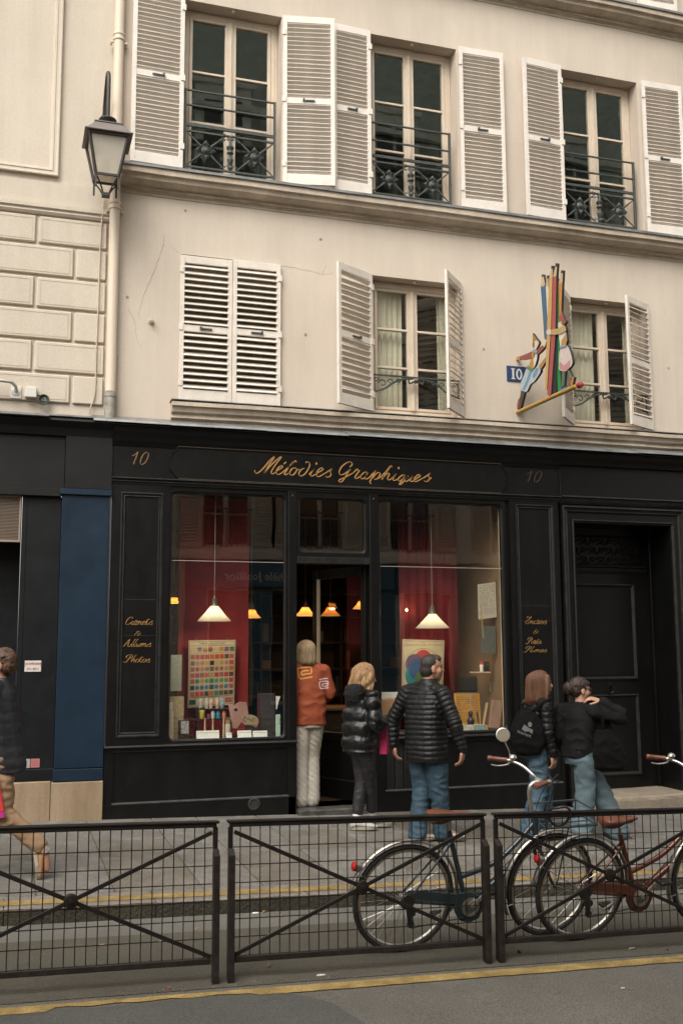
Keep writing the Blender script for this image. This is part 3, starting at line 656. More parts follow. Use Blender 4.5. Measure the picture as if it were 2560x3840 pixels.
# frieze moulding under the fascia
FM = [(.1, .03), (-.035, .03), (-.045, .018), (-.035, .008), (-.02, .004), (-.024, -.012), (-.01, -.022), (-.006, -.04), (.1, -.04)]
part(MB().sweep(FM, (.985, 0, 3.45), (6.288, 0, 3.45), ((0, 1, 0), (0, 0, 1))), 'frieze_moulding', M_BLK2, bev=0)
# pilasters with sunk moulded panels
PM = [(0, -.0), (0, -.012), (.014, -.014), (.022, -.004), (.03, .002), (.042, -.004), (.05, .004), (.056, .014)]
def pilaster(x0, x1, z0, z1, px0, px1, pz0, pz1, name='pilaster'):
    o = MB(); holed(o, x0, x1, z0, z1, [(px0, px1, pz0, pz1)], 0, .08)
    p = part(o, name, M_BLK, bev=0)
    MB().add([(px0, .012, pz0), (px1, .012, pz0), (px1, .012, pz1), (px0, .012, pz1)], [(0,1,2,3)]).build('panel', M_BLK, p)
    MB().mframe(px0, px1, pz0, pz1, PM).build('panel_moulding', M_BLK2, p)
    return p
pilL = pilaster(.99, 1.598, .70, 3.412, 1.085, 1.532, .775, 3.325)
pilR = pilaster(5.607, 6.262, .70, 3.412, 5.685, 6.19, .775, 3.368)
for z in (2.19, 1.814): MB().box(1.145, 1.47, .0095, .0115, z, z+.004).build('panel_joint', M_EDGE, pilL)
for z in (2.16, 1.985): MB().box(5.745, 6.13, .0095, .0115, z, z+.004).build('panel_joint', M_EDGE, pilR)
part(MB().box(5.56, 5.612, .03, .1, .70, 3.41), 'side_strip'); part(MB().box(6.258, 6.30, .05, .12, -.25, 3.45), 'side_strip')
part(MB().box(1.592, 1.60, .02, .1, .7, 3.41), 'side_strip')
# display windows: frames with rounded corners, leaded transom line, panes
def rounded(x0, x1, z0, z1, r, k=5):
    P = []
    for cx, cz, a0 in ((x1-r, z0+r, -PI/2), (x1-r, z1-r, 0), (x0+r, z1-r, PI/2), (x0+r, z0+r, PI)):
        P += [(cx+math.cos(a0+i*PI/2/k)*r, cz+math.sin(a0+i*PI/2/k)*r) for i in range(k+1)]
    return P
def rframe(x0, x1, z0, z1, gx0, gx1, gz0, gz1, r, y0, y1):
    """flat frame between an outer rectangle and a rounded opening, with a bevelled rebate"""
    P = rounded(gx0, gx1, gz0, gz1, r); Q = rounded(gx0-.014, gx1+.014, gz0-.014, gz1+.014, r+.008); n = len(P)
    O = []
    for (x, z) in Q:
        cx, cz = (gx0+gx1)/2, (gz0+gz1)/2
        dx, dz = x-cx, z-cz; t = min((x1-cx)/abs(dx) if dx else 9e9, (z1-cz if dz > 0 else cz-z0)/abs(dz) if dz else 9e9)
        O.append((cx+dx*t, cz+dz*t))
    mb = MB(); vs = [(x, y0, z) for x, z in O]+[(x, y0, z) for x, z in Q]+[(x, y0+.022, z) for x, z in P]+[(x, y1, z) for x, z in P]+[(x, y1, z) for x, z in O]
    fs = [(a*n+i, a*n+(i+1) % n, (a+1)*n+(i+1) % n, (a+1)*n+i) for a in range(4) for i in range(n)]
    mb.add(vs, fs)
    corners = [(x0, z0), (x1, z0), (x1, z1), (x0, z1)]
    # fill the corner gaps of the outer ring
    for cxz in corners:
        i = min(range(n), key=lambda q: (O[q][0]-cxz[0])**2+(O[q][1]-cxz[1])**2)
        for a, b in ((i, (i+1) % n), (i-1, i)):
            mb.add([(O[a % n][0], y0, O[a % n][1]), (O[b][0], y0, O[b][1]), (cxz[0], y0, cxz[1])], [(0,1,2)])
    return mb
def display_window(x0, x1, gx0, gx1, zt, z0=.70, z1=3.412):
    w = part(rframe(x0, x1, z0, z1, gx0, gx1, .735, 3.345, .055, .012, .09), 'window', M_BLK, bev=0)
    MB().box(gx0-.005, gx1+.005, .058, .066, .73, zt-.002).build('pane', M_SHOPGLASS, w)
    MB().box(gx0-.005, gx1+.005, .058, .066, zt+.002, 3.35).build('pane', M_SHOPGLASS, w)
    MB().box(gx0, gx1, .054, .070, zt-.003, zt+.003).build('glazing_bar', mat('pane_joint', (.35, .3, .25), .4), w)
    ed = MB(); P = rounded(gx0, gx1, .735, 3.345, .055); ed.tube([(x, .036, z) for x, z in P], .004, 5, closed=True); ed.build('putty_line', M_EDGE, w)
    return w
WL = display_window(1.60, 2.905, 1.63, 2.872, 2.615); WR = display_window(3.955, 5.56, 3.988, 5.515, 2.598)
def postmb(x0, x1, zb): 
    return MB().box(x0, x1, -.012, .11, zb, 3.415)
part(postmb(2.905, 3.0, -.12), 'post', bev=.006); part(postmb(3.853, 3.955, -.13), 'post', bev=.006)
for xx in (2.95, 3.9): MB().lathe([(.012, 0), (.012, .006), (.004, .009)], 8, (xx, -.012, 3.355), (0, -1, 0)).build('bolt', M_EDGE, SH)
tf = part(rframe(3.0, 3.853, 2.682, 3.412, 3.038, 3.803, 2.742, 3.33, .05, .004, .08), 'transom_window', M_BLK, bev=0)
MB().box(3.03, 3.81, .045, .051, 2.735, 3.335).build('pane', M_SHOPGLASS, tf)
ed = MB(); ed.tube([(x, .028, z) for x, z in rounded(3.038, 3.803, 2.742, 3.33, .05)], .004, 5, closed=True); ed.build('putty_line', M_EDGE, tf)
part(MB().box(3.0, 3.853, -.006, .10, 2.605, 2.682), 'door_head', M_BLK2, bev=.006)
# sills and stall risers
SL = [(.1, .02), (-.055, .014), (-.062, .0), (-.05, -.012), (-.03, -.018), (-.02, -.03), (.1, -.03)]
for x0, x1 in ((.968, 2.995), (3.945, 6.262)): part(MB().sweep(SL, (x0, 0, .683), (x1, 0, .683), ((0, 1, 0), (0, 0, 1))), 'sill', M_BLK2, bev=0)
def riser(x0, x1, px0, px1, zb0, zb1):
    o = MB(); o.add([(x0, -.012, zb0), (x1, -.012, zb1), (x1, -.012, .104), (x0, -.012, .104), (x0, .1, zb0), (x1, .1, zb1), (x1, .1, .104), (x0, .1, .104)], [(0,1,2,3), (0,4,5,1), (0,3,7,4), (1,5,6,2), (3,2,6,7)])
    o.box(x0, px0, -.008, .1, .104, .655); o.box(px1, x1, -.008, .1, .104, .655); o.box(px0, px1, -.008, .1, .63, .655); o.box(px0, px1, .006, .1, .104, .63)
    p = part(o, 'stall_riser', M_BLK, bev=0)
    MB().sweep([(.02, .02), (-.006, .016), (-.02, .004), (-.018, -.006), (.02, -.01)], (px0-.01, 0, .112), (px1+.01, 0, .112), ((0, 1, 0), (0, 0, 1))).build('panel_moulding', M_EDGE, p)
    MB().sweep([(.012, .014), (-.008, .01), (-.012, -.004), (.012, -.012)], (px0, 0, .636), (px1, 0, .636), ((0, 1, 0), (0, 0, 1))).build('panel_moulding', M_BLK2, p)
    return p
rL = riser(.972, 2.985, 1.07, 2.905, -.10, -.18); rR = riser(3.95, 6.235, 4.02, 6.20, -.20, -.26)
for i in range(6): MB().box(4.03+i*.105, 4.122+i*.105, -.002, .02, .125, .625).build('board', M_BLK2, rR, bevel=.006)
vh = MB(); vh.lathe([(.062, -.005), (.066, .008), (.05, .012), (.046, -.0)], 18, (2.532, -.012, .052), (0, -1, 0), cap=False); vh.build('vent', M_EDGE, rL, smooth=True)
MB().lathe([(0, 0), (.05, 0)], 18, (2.532, -.014, .052), (0, -1, 0), cap=False).build('vent_hole', M_DARK, rL)
# open glazed door, hinged on the right-hand post and swung inwards
hinge = Vector((3.845, .10, 0)); free = Vector((3.465, .935, 0)); dv = (free-hinge); dW = dv.length; dv.normalize(); dn = Vector((0, 0, 1)).cross(dv)
zf = -.02
def dbox(mb, u0, u1, z0, z1, t=.022): mb.obox(hinge+dv*((u0+u1)/2)+Vector((0, 0, (z0+z1)/2)), dv*((u1-u0)/2), dn*t, Vector((0, 0, (z1-z0)/2)))
dr = MB(); dbox(dr, 0, .085, zf, 2.60); dbox(dr, dW-.085, dW, zf, 2.60); dbox(dr, .085, dW-.085, 2.49, 2.60); dbox(dr, .085, dW-.085, .62, .72); dbox(dr, .085, dW-.085, zf, .20)
DOOR = part(dr, 'door', M_BLK, bev=.005)
q = MB(); dbox(q, .085, dW-.085, .2, .62, .008); q.build('door_panel', M_BLK, DOOR); q = MB(); dbox(q, .08, dW-.08, .715, 2.495, .003); q.build('pane', M_SHOPGLASS, DOOR)
M_BRASS = mat('pale_brass', (.55, .47, .33), .35, metal=.8)
q = MB(); dbox(q, dW-.093, dW-.085, .72, 2.49, .024); q.build('edge_strip', mat('bare_edge', (.5, .4, .27), .5), DOOR)
q = MB(); q.obox(hinge+dv*(dW-.05)+Vector((0, 0, 1.36))-dn*.026, dv*.02, dn*.004, Vector((0, 0, .11))); q.tube([hinge+dv*(dW-.05)+Vector((0, 0, 1.37))-dn*.03, hinge+dv*(dW-.05)+Vector((0, 0, 1.37))-dn*.075, hinge+dv*(dW-.15)+Vector((0, 0, 1.37))-dn*.08], .009, 8)
q.obox(hinge+dv*(dW-.05)+Vector((0, 0, 1.36))+dn*.026, dv*.02, dn*.004, Vector((0, 0, .11))); q.tube([hinge+dv*(dW-.05)+Vector((0, 0, 1.37))+dn*.03, hinge+dv*(dW-.05)+Vector((0, 0, 1.37))+dn*.075, hinge+dv*(dW-.15)+Vector((0, 0, 1.37))+dn*.08], .009, 8); q.build('handle', M_BRASS, DOOR)
st = MB(); st.box(2.998, 3.855, -.11, .5, -.16, -.03); part(st, 'doorstep', mat('worn_dark_step', (.035, .033, .03), .4, var=.5, vscale=9, bump=.3, col2=(.09, .085, .075)), bev=.012)

# ------------------------------------------------------------------ painted script lettering
def pen_stroke(mb, pts, fn, thick, thin, ang=-0.98):
    """ribbon along a smoothed path, wide on the slanted down-strokes as a pen makes them (units of the drawing)"""
    P = catmull([(x, y, 0) for x, y in pts], 6); n = len(P); nx, ny = math.cos(ang), math.sin(ang); L = []
    for i in range(n):
        t = P[min(i+1, n-1)]-P[max(i-1, 0)]
        if t.length < 1e-6: t = Vector((1, 0, 0))
        t.normalize(); al = abs(t.x*nx+t.y*ny)             # 1 = along the slant
        w = (thin+(thick-thin)*al**3)*(0.55 if i in (0, n-1) else 1)/2
        L.append((P[i].x-t.y*w, P[i].y+t.x*w)); L.append((P[i].x+t.y*w, P[i].y-t.x*w))
    mb.add([fn(*p) for p in L], [(2*i, 2*i+2, 2*i+3, 2*i+1) for i in range(n-1)])
def dot(mb, x, y, r, fn): mb.add([fn(x+math.cos(a)*r*.8, y+math.sin(a)*r*1.15) for a in [i*PI/4 for i in range(8)]], [tuple(range(8))])
SIGN = [[(114, 212), (116, 228), (128, 237), (155, 222), (190, 186), (232, 135), (262, 111), (270, 110)], [(268, 110), (232, 160), (205, 205), (184, 240)], [(184, 240), (225, 190), (275, 140), (312, 111), (324, 110)], [(322, 110), (282, 160), (252, 205), (240, 232), (250, 242), (268, 233)],
 [(268, 233), (296, 210), (322, 195), (330, 184), (320, 178), (300, 190), (282, 216), (281, 238), (296, 245), (318, 236), (340, 218)], [(338, 167), (346, 157), (357, 149)],
 [(340, 218), (372, 192), (405, 158), (424, 142), (433, 141), (431, 152)], [(420, 146), (395, 165), (362, 210), (344, 238), (350, 249), (372, 238)],
 [(424, 195), (402, 202), (384, 230), (388, 249), (406, 250), (428, 232), (438, 208), (430, 196), (424, 195)], [(436, 210), (448, 210), (458, 204)],
 [(500, 198), (476, 206), (456, 234), (460, 254), (480, 256), (506, 236), (530, 198), (539, 168), (530, 150), (516, 148), (508, 156)], 
 [(532, 246), (556, 222), (578, 200)], [(578, 200), (552, 232), (544, 252), (556, 259), (580, 246)],
 [(580, 246), (608, 228), (636, 212), (642, 200), (630, 195), (608, 208), (592, 234), (594, 256), (610, 262), (634, 250), (652, 238)],
 [(648, 242), (680, 222), (710, 200)], [(710, 200), (696, 222), (704, 242), (694, 260), (674, 267), (660, 258)],
 [(846, 188), (862, 176), (866, 160), (852, 149), (824, 155), (788, 184), (767, 222), (772, 245), (794, 247), (826, 228), (852, 204)], [(854, 204), (838, 224), (812, 268), (790, 298), (772, 305), (763, 296), (774, 284), (812, 268), (852, 246), (880, 230)],
 [(872, 236), (892, 216), (908, 202), (910, 214), (926, 212)], [(926, 212), (902, 244), (888, 268), (896, 278), (918, 268), (936, 252)],
 [(984, 228), (960, 230), (934, 256), (934, 276), (950, 279), (974, 256), (990, 230)], [(990, 230), (972, 258), (966, 276), (978, 281), (1000, 268)],
 [(1000, 268), (1026, 240), (1050, 214)], [(1050, 214), (1030, 250), (1006, 296), (1006, 314), (1016, 318)], [(1022, 276), (1048, 244), (1070, 230), (1082, 238), (1074, 262), (1052, 282), (1036, 282)], [(1060, 280), (1084, 268), (1100, 250)],
 [(1100, 250), (1134, 216), (1158, 184), (1170, 179), (1174, 190)], [(1164, 182), (1140, 214), (1112, 256), (1096, 286)], [(1104, 272), (1128, 246), (1146, 236), (1154, 244), (1142, 268), (1140, 284), (1152, 288), (1174, 276)],
 [(1174, 276), (1192, 258), (1208, 238)], [(1208, 238), (1188, 268), (1182, 286), (1192, 293), (1214, 282)],
 [(1274, 252), (1252, 252), (1224, 276), (1222, 293), (1238, 295), (1262, 274), (1284, 248)], [(1284, 248), (1262, 280), (1236, 312), (1228, 320), (1238, 324), (1266, 300)],
 [(1266, 300), (1284, 280), (1302, 256)], [(1302, 256), (1280, 284), (1276, 298), (1290, 298), (1314, 280), (1338, 256)], [(1338, 256), (1318, 284), (1316, 299), (1330, 300), (1350, 286)],
 [(1350, 286), (1372, 272), (1390, 258), (1388, 247), (1372, 250), (1350, 272), (1344, 292), (1356, 301), (1384, 290), (1410, 274)],
 [(1406, 278), (1440, 258), (1470, 234)], [(1470, 234), (1456, 256), (1464, 276), (1454, 294), (1434, 301), (1420, 292)], [(1450, 288), (1468, 280), (1478, 268)]]
fnS = lambda x, y: onY('sg', x, y, -.0155)
mb = MB()
for s_ in SIGN: pen_stroke(mb, s_, fnS, 10.0, 4.4)
for x, y in ((590, 161), (1226, 196)): dot(mb, x, y, 9, fnS)
mb.build('sign_lettering', M_GOLD, sp)
GL = {'a': (48, [[(46, -50), (24, -48), (2, -20), (2, 0), (14, 2), (38, -22), (50, -50)], [(50, -50), (34, -20), (30, 0), (42, 3), (60, -12)]]),
 'r': (42, [[(-4, -36), (14, -54), (22, -66), (26, -54), (42, -56)], [(42, -56), (20, -24), (10, 0), (20, 4), (44, -12)]]),
 'n': (54, [[(0, -30), (18, -52), (4, 0)], [(8, -15), (30, -46), (44, -48), (36, -20), (34, -2), (44, 2), (60, -12)]]),
 'm': (80, [[(0, -30), (18, -52), (4, 0)], [(8, -15), (28, -46), (42, -48), (26, 0)], [(30, -15), (52, -46), (66, -48), (58, -20), (56, -2), (66, 2), (84, -12)]]),
 'e': (44, [[(0, -14), (26, -28), (44, -44), (38, -54), (22, -48), (4, -24), (4, -4), (16, 2), (38, -4), (56, -18)]]),
 't': (40, [[(0, -18), (40, -92)], [(40, -92), (14, -28), (10, -4), (20, 3), (46, -14)], [(14, -72), (62, -80)]]),
 's': (44, [[(-4, -14), (26, -34), (54, -58)], [(54, -58), (42, -34), (50, -16), (40, 0), (20, 4), (8, -6)]]),
 'l': (30, [[(0, -18), (34, -62), (58, -112), (66, -118), (64, -104)], [(56, -112), (22, -40), (8, -6), (16, 3), (36, -10)]]),
 'b': (48, [[(0, -18), (34, -62), (58, -112), (66, -118), (64, -104)], [(56, -112), (22, -40), (12, -8), (20, 2), (38, -8), (48, -30), (44, -44), (60, -40)]]),
 'u': (50, [[(0, -14), (20, -50)], [(20, -50), (4, -14), (6, 1), (20, -2), (48, -48)], [(48, -48), (34, -14), (36, 1), (46, 1), (62, -14)]]),
 'h': (54, [[(0, -18), (36, -66), (62, -114), (70, -114)], [(62, -112), (30, -50), (2, 0)], [(10, -16), (34, -44), (46, -46), (38, -18), (36, -2), (46, 2), (62, -12)]]),
 'o': (46, [[(40, -50), (20, -44), (4, -18), (8, 0), (24, 1), (44, -18), (50, -42), (42, -51), (40, -50)], [(48, -38), (58, -38), (66, -44)]]),
 'c': (42, [[(40, -38), (40, -51), (26, -50), (6, -24), (6, -2), (20, 3), (46, -14)]]),
 'C': (80, [[(92, -92), (102, -108), (94, -120), (66, -112), (30, -70), (14, -22), (24, 2), (52, -6), (84, -30)]]),
 'A': (84, [[(-30, -20), (-32, -4), (-18, 4), (10, -16), (50, -80), (82, -120)], [(82, -120), (62, -60), (54, -8), (62, 4), (80, -8)], [(10, -40), (40, -46), (76, -44)]]),
 'P': (74, [[(76, -112), (50, -60), (22, -12), (0, 6), (-18, 2), (-16, -10)], [(28, -60), (14, -74), (22, -100), (56, -122), (92, -118), (94, -88), (70, -62), (46, -56)]]),
 'E': (70, [[(88, -98), (94, -112), (84, -118), (70, -104), (44, -98), (32, -104), (36, -120), (56, -124)], [(72, -100), (60, -70), (38, -66), (58, -66), (30, -54), (10, -26), (14, -2), (36, 2), (56, -14), (52, -30), (40, -26)]]),
 '&': (70, [[(74, -82), (66, -98), (46, -92), (36, -72), (50, -58), (66, -58)], [(52, -56), (24, -44), (8, -20), (16, 0), (38, 0), (66, -24), (84, -52), (78, -60)]]),
 '1': (44, [[(0, -78), (24, -96), (42, -118)], [(42, -118), (26, -60), (8, 0)]]), '0': (60, [[(58, -116), (34, -92), (16, -44), (14, -10), (26, 0), (48, -22), (66, -66), (70, -104), (58, -116)]])}
def word(txt, z, x0, x1, yb, cap, Y, m, par, name='painted_lettering', thick=7.8, thin=3.2, slope=0.0):
    tot = sum(GL[c][0] for c in txt); sx = (x1-x0)/(tot+14); sy = cap/120; mb = MB(); cx = 0
    for c in txt:
        for s_ in GL[c][1]:
            fn = lambda gx, gy, cx=cx: onY(z, x0+(cx+gx)*sx, yb+gy*sy+slope*((cx+gx)*sx), Y)
            pen_stroke(mb, s_, fn, thick, thin)
        cx += GL[c][0]
    return mb.build(name, m, par)
for t, x0, x1, yb, cap in (('Carnets', 450, 1140, 533, 185), ('&', 675, 830, 806, 130), ('Albums', 420, 1105, 1072, 180), ('Photos', 455, 1075, 1455, 178)): word(t, 'pl', x0, x1, yb, cap, .0105, M_GOLD, pilL)
for t, x0, x1, yb, cap in (('Encres', 475, 1065, 562, 190), ('&', 690, 830, 822, 125), ('Porte', 530, 930, 1095, 165), ('Plumes', 480, 1070, 1318, 150)): word(t, 'pr', x0, x1, yb, cap, .0105, M_GOLD, pilR)
word('10', 5, 608, 685, 222, 60, -.003, M_GOLD2, SH, 'painted_number', slope=.02); word('10', 6, 850, 920, 303, 54, -.003, M_GOLD3, SH, 'painted_number', slope=.02)

# ------------------------------------------------------------------ street door to the right
ED = tag(empty('street_door', (7.2, .2, -.2)), 'tall black panelled street door set deep in a moulded surround beside the shop', 'door')
YD = .52
part(MB().box(6.30, 12, .005, .12, 3.475, 4.0), 'fascia', par=ED); part(MB().sweep([(.12, .115), (-.13, .085), (-.14, .06), (-.115, .05), (-.10, .0), (-.06, -.04), (-.045, -.09), (.12, -.10)], (6.29, 0, 3.96), (12, 0, 3.96), ((0, 1, 0), (0, 0, 1))), 'cornice', par=ED, bev=0)
part(MB().sweep([(.1, .02), (-.05, .018), (-.06, .0), (-.04, -.01), (-.03, -.05), (-.012, -.08), (.1, -.09)], (6.29, 0, 3.475), (12, 0, 3.475), ((0, 1, 0), (0, 0, 1))), 'frieze_moulding', M_BLK2, par=ED, bev=0)
o = MB(); holed(o, 6.30, 12, -.45, 3.39, [(6.477, 7.843, -.44, 3.172)], .004, YD+.1); part(o, 'surround', par=ED, bev=0)
o = MB(); o.mframe(6.305, 8.015, -.9, 3.372, [(0, .004), (0, -.03), (.018, -.038), (.028, -.02), (.05, -.012), (.062, -.02), (.075, -.008), (.082, .004)]); part(o, 'architrave', M_BLK2, par=ED, bev=0)
o = MB(); o.mframe(6.44, 7.88, -.9, 3.209, [(0, .004), (0, -.012), (.012, -.02), (.022, -.006), (.037, .006), (.038, .03)]); part(o, 'inner_moulding', M_BLK2, par=ED, bev=0)
lz0 = -.06
part(MB().box(6.47, 7.85, YD, YD+.06, lz0, 3.18), 'leaf', par=ED)
def D(x, z): return onY(6, x, z, YD)
def E2(x, z): return onY(8, x, z, YD)
gx0, gx1 = 6.60, D(1365, 600).x; gz0, gz1 = D(1200, 683).z, D(1200, 556).z
g = MB(); g.mframe(gx0-.03, gx1+.03, gz0-.02, gz1+.02, [(0, YD), (0, YD-.02), (.02, YD-.024), (.03, YD)]); g.build('grille_frame', M_BLK, ED)
sc = MB(); rr = random.Random(11)
for i in range(9):
    for j in range(3):
        cx = gx0+(gx1-gx0)*(i+.5)/9; cz = gz0+(gz1-gz0)*(j+.5)/3; s = 1 if (i+j) % 2 else -1; r0 = .05
        sc.tube([(cx+s*math.cos(t)*r0*(1-t/8), YD-.014-.004*math.sin(t), cz+math.sin(t)*r0*(1-t/8)) for t in [k*.65 for k in range(11)]], .009, 5)
        sc.tube(catmull([(cx-.07, YD-.01, cz-.05), (cx, YD-.02, cz+.02*s), (cx+.07, YD-.01, cz+.05*s)], 3), .008, 5)
sc.build('carved_grille', M_BLK2, ED)
cz = D(1200, 700).z; part(MB().sweep([(0, .03), (-.05, .03), (-.06, .015), (-.035, 0), (-.03, -.03), (-.012, -.06), (0, -.07)], (6.5, YD, cz), (D(1392, 700).x, YD, cz), ((0, 1, 0), (0, 0, 1))), 'door_cornice', M_BLK2, par=ED, bev=0)
for (x1_, zt_, zb_) in ((D(1340, 775).x, D(1200, 772).z, E2(1200, 306).z), (E2(1362, 375).x, E2(1250, 372).z, E2(1250, 745).z)):
    p = MB(); p.mframe(6.56, x1_, zb_, zt_, [(0, YD), (0, YD-.018), (.014, YD-.026), (.03, YD-.012), (.045, YD+.0), (.05, YD-.004)]); p.build('panel_moulding', M_BLK2, ED)
    MB().box(6.62, x1_-.06, YD-.006, YD+.002, zb_+.06, zt_-.06).build('door_panel', M_BLK, ED)
kx = E2(1228, 345); kn = MB(); kn.tube([(kx.x+math.cos(t)*.042, YD-.03, kx.z-.01+math.sin(t)*.05) for t in [i*2*PI/16 for i in range(16)]], .008, 6, closed=True); kn.lathe([(.026, 0), (.026, .006), (.014, .02), (.012, .04), (0, .042)], 12, (kx.x, YD, kx.z+.045), (0, -1, 0)); kn.build('ring_knocker', mat('black_iron', (.02, .02, .02), .35, metal=.6), ED, smooth=True)
part(MB().box(D(1392, 700).x+.02, 7.84, YD-.08, YD, lz0, 3.17), 'meeting_stile', par=ED)
M_STEP = mat('worn_limestone', (.22, .18, .135), .8, var=.22, vscale=5, bump=.35, bscale=45, speck=.15)
sx0, sx1 = 6.42, 7.90; rr = random.Random(4); o = MB(); n = 14; prof = [(.5, -.05), (-.12, -.055), (-.15, -.07), (-.16, -.10), (-.155, -.42), (.5, -.42)]; k = len(prof); vs = []
for i in range(n+1):
    x = sx0+(sx1-sx0)*i/n; sag = -.012*math.sin(PI*i/n)+rr.uniform(-.003, .003)
    vs += [(x, py+(rr.uniform(-.01, .01) if 0 < j < 5 else 0), pz+sag) for j, (py, pz) in enumerate(prof)]
o.add(vs, [(i*k+j, (i+1)*k+j, (i+1)*k+(j+1) % k, i*k+(j+1) % k) for i in range(n) for j in range(k)]+[tuple(range(k)), tuple(n*k+j for j in range(k))]); part(o, 'doorstep', M_STEP, par=ED, bev=0)

# ------------------------------------------------------------------ dark shop at the left edge
LS = tag(empty('dark_shopfront', (0, 0, 0)), 'plain black shopfront with a blue column and stone plinth left of the script sign', 'shopfront')
M_NAVY = mat('navy_black_paint', (0.0048, 0.0062, 0.0075), .45, var=.25, vscale=5, bump=.06, spec=.3)
M_BLUE = mat('blue_column_paint', (0.0075, 0.020, 0.037), .42, var=.2, vscale=3, bump=.05, spec=.3)
M_GREY = mat('charcoal_board', (0.0085, 0.008, 0.0078), .5, var=.25, vscale=4, bump=.06, spec=.3)
def lpart(mb, name, m, bev=.004): return mb.build(name, m, LS, bevel=bev)
lpart(MB().box(-9, .505, .01, .12, 3.325, 4.02), 'fascia', M_GREY); lpart(MB().box(.507, .983, -.03, .12, 3.335, 4.03), 'column_head', M_GREY)
lpart(MB().box(-9, .478, -.035, .12, 3.245, 3.322), 'frieze_rail', M_GREY); lpart(MB().box(.462, .985, -.06, .12, 3.268, 3.33), 'column_cap', M_BLUE)
lpart(MB().sweep([(.1, .1), (-.13, .07), (-.14, .04), (-.06, -.02), (-.03, -.1), (.1, -.11)], (-9, 0, 3.985), (.984, 0, 3.985), ((0, 1, 0), (0, 0, 1))), 'cornice', M_GREY, 0)
lpart(MB().box(-9, .33, -.19, .1, 4.05, 4.075), 'lead_flashing', M_ZINC, .002); lpart(MB().box(.33, .80, -.15, .1, 4.066, 4.085), 'lead_flashing', M_ZINC, .002)
lpart(MB().box(.485, .966, -.03, .12, .49, 3.268), 'column', M_BLUE, .006); lpart(MB().box(.478, .966, -.034, .12, .365, .484), 'column_base', M_BLUE, .005)
lpart(MB().box(.096, .484, .03, .12, .375, 3.245), 'panel', M_NAVY); lpart(MB().box(.10, .484, .02, .12, .375, .492), 'panel_base', M_NAVY); lpart(MB().box(.096, .142, .024, .1, .5, 3.245), 'edge_trim', M_NAVY, .002)
M_STONE = mat('golden_limestone', (.30, .21, .128), .75, var=.18, vscale=3.2, bump=.2, bscale=40, streak=.35, col2=(.36, .275, .185), speck=.1, stain=.2)
lpart(MB().box(.07, .458, -.035, .2, -.2, .372), 'plinth_block', M_STONE, .006); lpart(MB().box(.462, .968, -.045, .2, -.2, .358), 'plinth_block', M_STONE, .006); lpart(MB().box(-.1, .12, -.09, .3, -.3, .05), 'plinth_block', M_STONE, .006)
lpart(MB().box(-9, .096, .5, .6, -.3, 3.3), 'shop_recess', M_NAVY, 0)
gr = lpart(MB().frame(-.9, .085, 2.765, 3.245, .018, .02, .07), 'vent_panel', mat('beige_metal', (.27, .215, .165), .55, var=.1, vscale=5), .002)
MB().box(-.88, .07, .055, .065, 2.78, 3.23).build('vent_backing', mat('vent_dark', (.06, .05, .042), .7), gr)  # plain dark backing colour behind the louvres
sv = MB()
for i in range(30): sv.obox((-.405, .045, 2.79+i*.0148), (.473, 0, 0), (0, .008, .004), (0, -.001, .002))
tag(sv.build('louvres', MATS['beige_metal'], gr), kind='stuff')
SGN = tag(MB().box(.172, .332, .022, .0285, 1.455, 1.566).build('notice_plate', mat('white_enamel', (.62, .58, .54), .4, var=.05), None, bevel=.002), 'small white plate reading COLONNE SECHE beside the blue column', 'sign')
M_REDI = mat('red_ink', (.28, .05, .05), .5)
for tx, z, s_ in (('COLONNE SECHE', 1.526, .0215), ('N°2 - ESC 3', 1.474, .023)): text_mb(tx, s_, lambda x, y, z=z: (.252+x*.98, .0205, z+y*1.25), bold=.0007).build('plate_lettering', M_REDI, SGN)
for xx in (.18, .324): MB().lathe([(.004, 0), (.004, .002), (0, .003)], 8, (xx, .022, 1.512), (0, -1, 0)).build('screw', M_IRON, SGN)
for nm, a, b, c_, lab in (('sticker', .169, .254, (.36, .36, .31), 'pale grey square sticker low on the black panel'), ('sticker', .262, .348, (.42, .155, .16), 'pink square sticker low on the black panel beside a grey one')):
    s_ = tag(MB().box(a, b, .026, .0295, .508, .594).build(nm, mat(lab[:9]+'_paper', c_, .5), None), lab, 'sticker')
    ib = MB()
    for i in range(3): ib.box(a+.014, b-.014-.012*(i % 2), .0245, .0255, .53+i*.02, .534+i*.02)
    ib.build('print', mat(lab[:9]+'_ink', tuple(v*.6 for v in c_), .5), s_)
# ------------------------------------------------------------------ building across the street (seen in the panes)
OB = tag(empty('opposite_building', (6, -14, 0)), 'cream apartment building across the street mirrored in the shop windows', 'building')
YO = -13.6
M_OWALL = mat('opposite_plaster', (.74, .66, .55), .85, var=.1, vscale=1.0)
M_SLATE = mat('slate_roof', (.38, .44, .37), .6, var=.25, vscale=6)
M_OGL = mat('opposite_glass', (.03, .035, .035), .08, var=.1)
M_OSH = mat('opposite_shutter', (.58, .50, .40), .7, var=.08)
M_OBLUE = mat('teal_shop_paint', (.07, .15, .20), .5, var=.1)
wx = [2.2-.45, 4.38, 6.75, 9.22, 12.1, 14.9]; oh = []
wx2 = [1.75, 4.38, 7.0, 9.95, 12.75, 15.6]
for z0, z1, ww in ((4.15, 6.4, wx), (7.2, 9.4, wx2), (10.2, 12.2, wx2)): oh += [(x, x+1.2, z0, z1) for x in ww]
oh += [(4.55, 5.6, .2, 3.1), (6.1, 8.6, .4, 3.1), (9.6, 10.9, -.2, 3.1), (11.25, 11.6, 1.2, 3.1)]
o = MB(); holed(o, 1.0, 18, -1.2, 13.2, oh, YO, YO-.3); o.build('wall', M_OWALL, OB)
mb = MB()
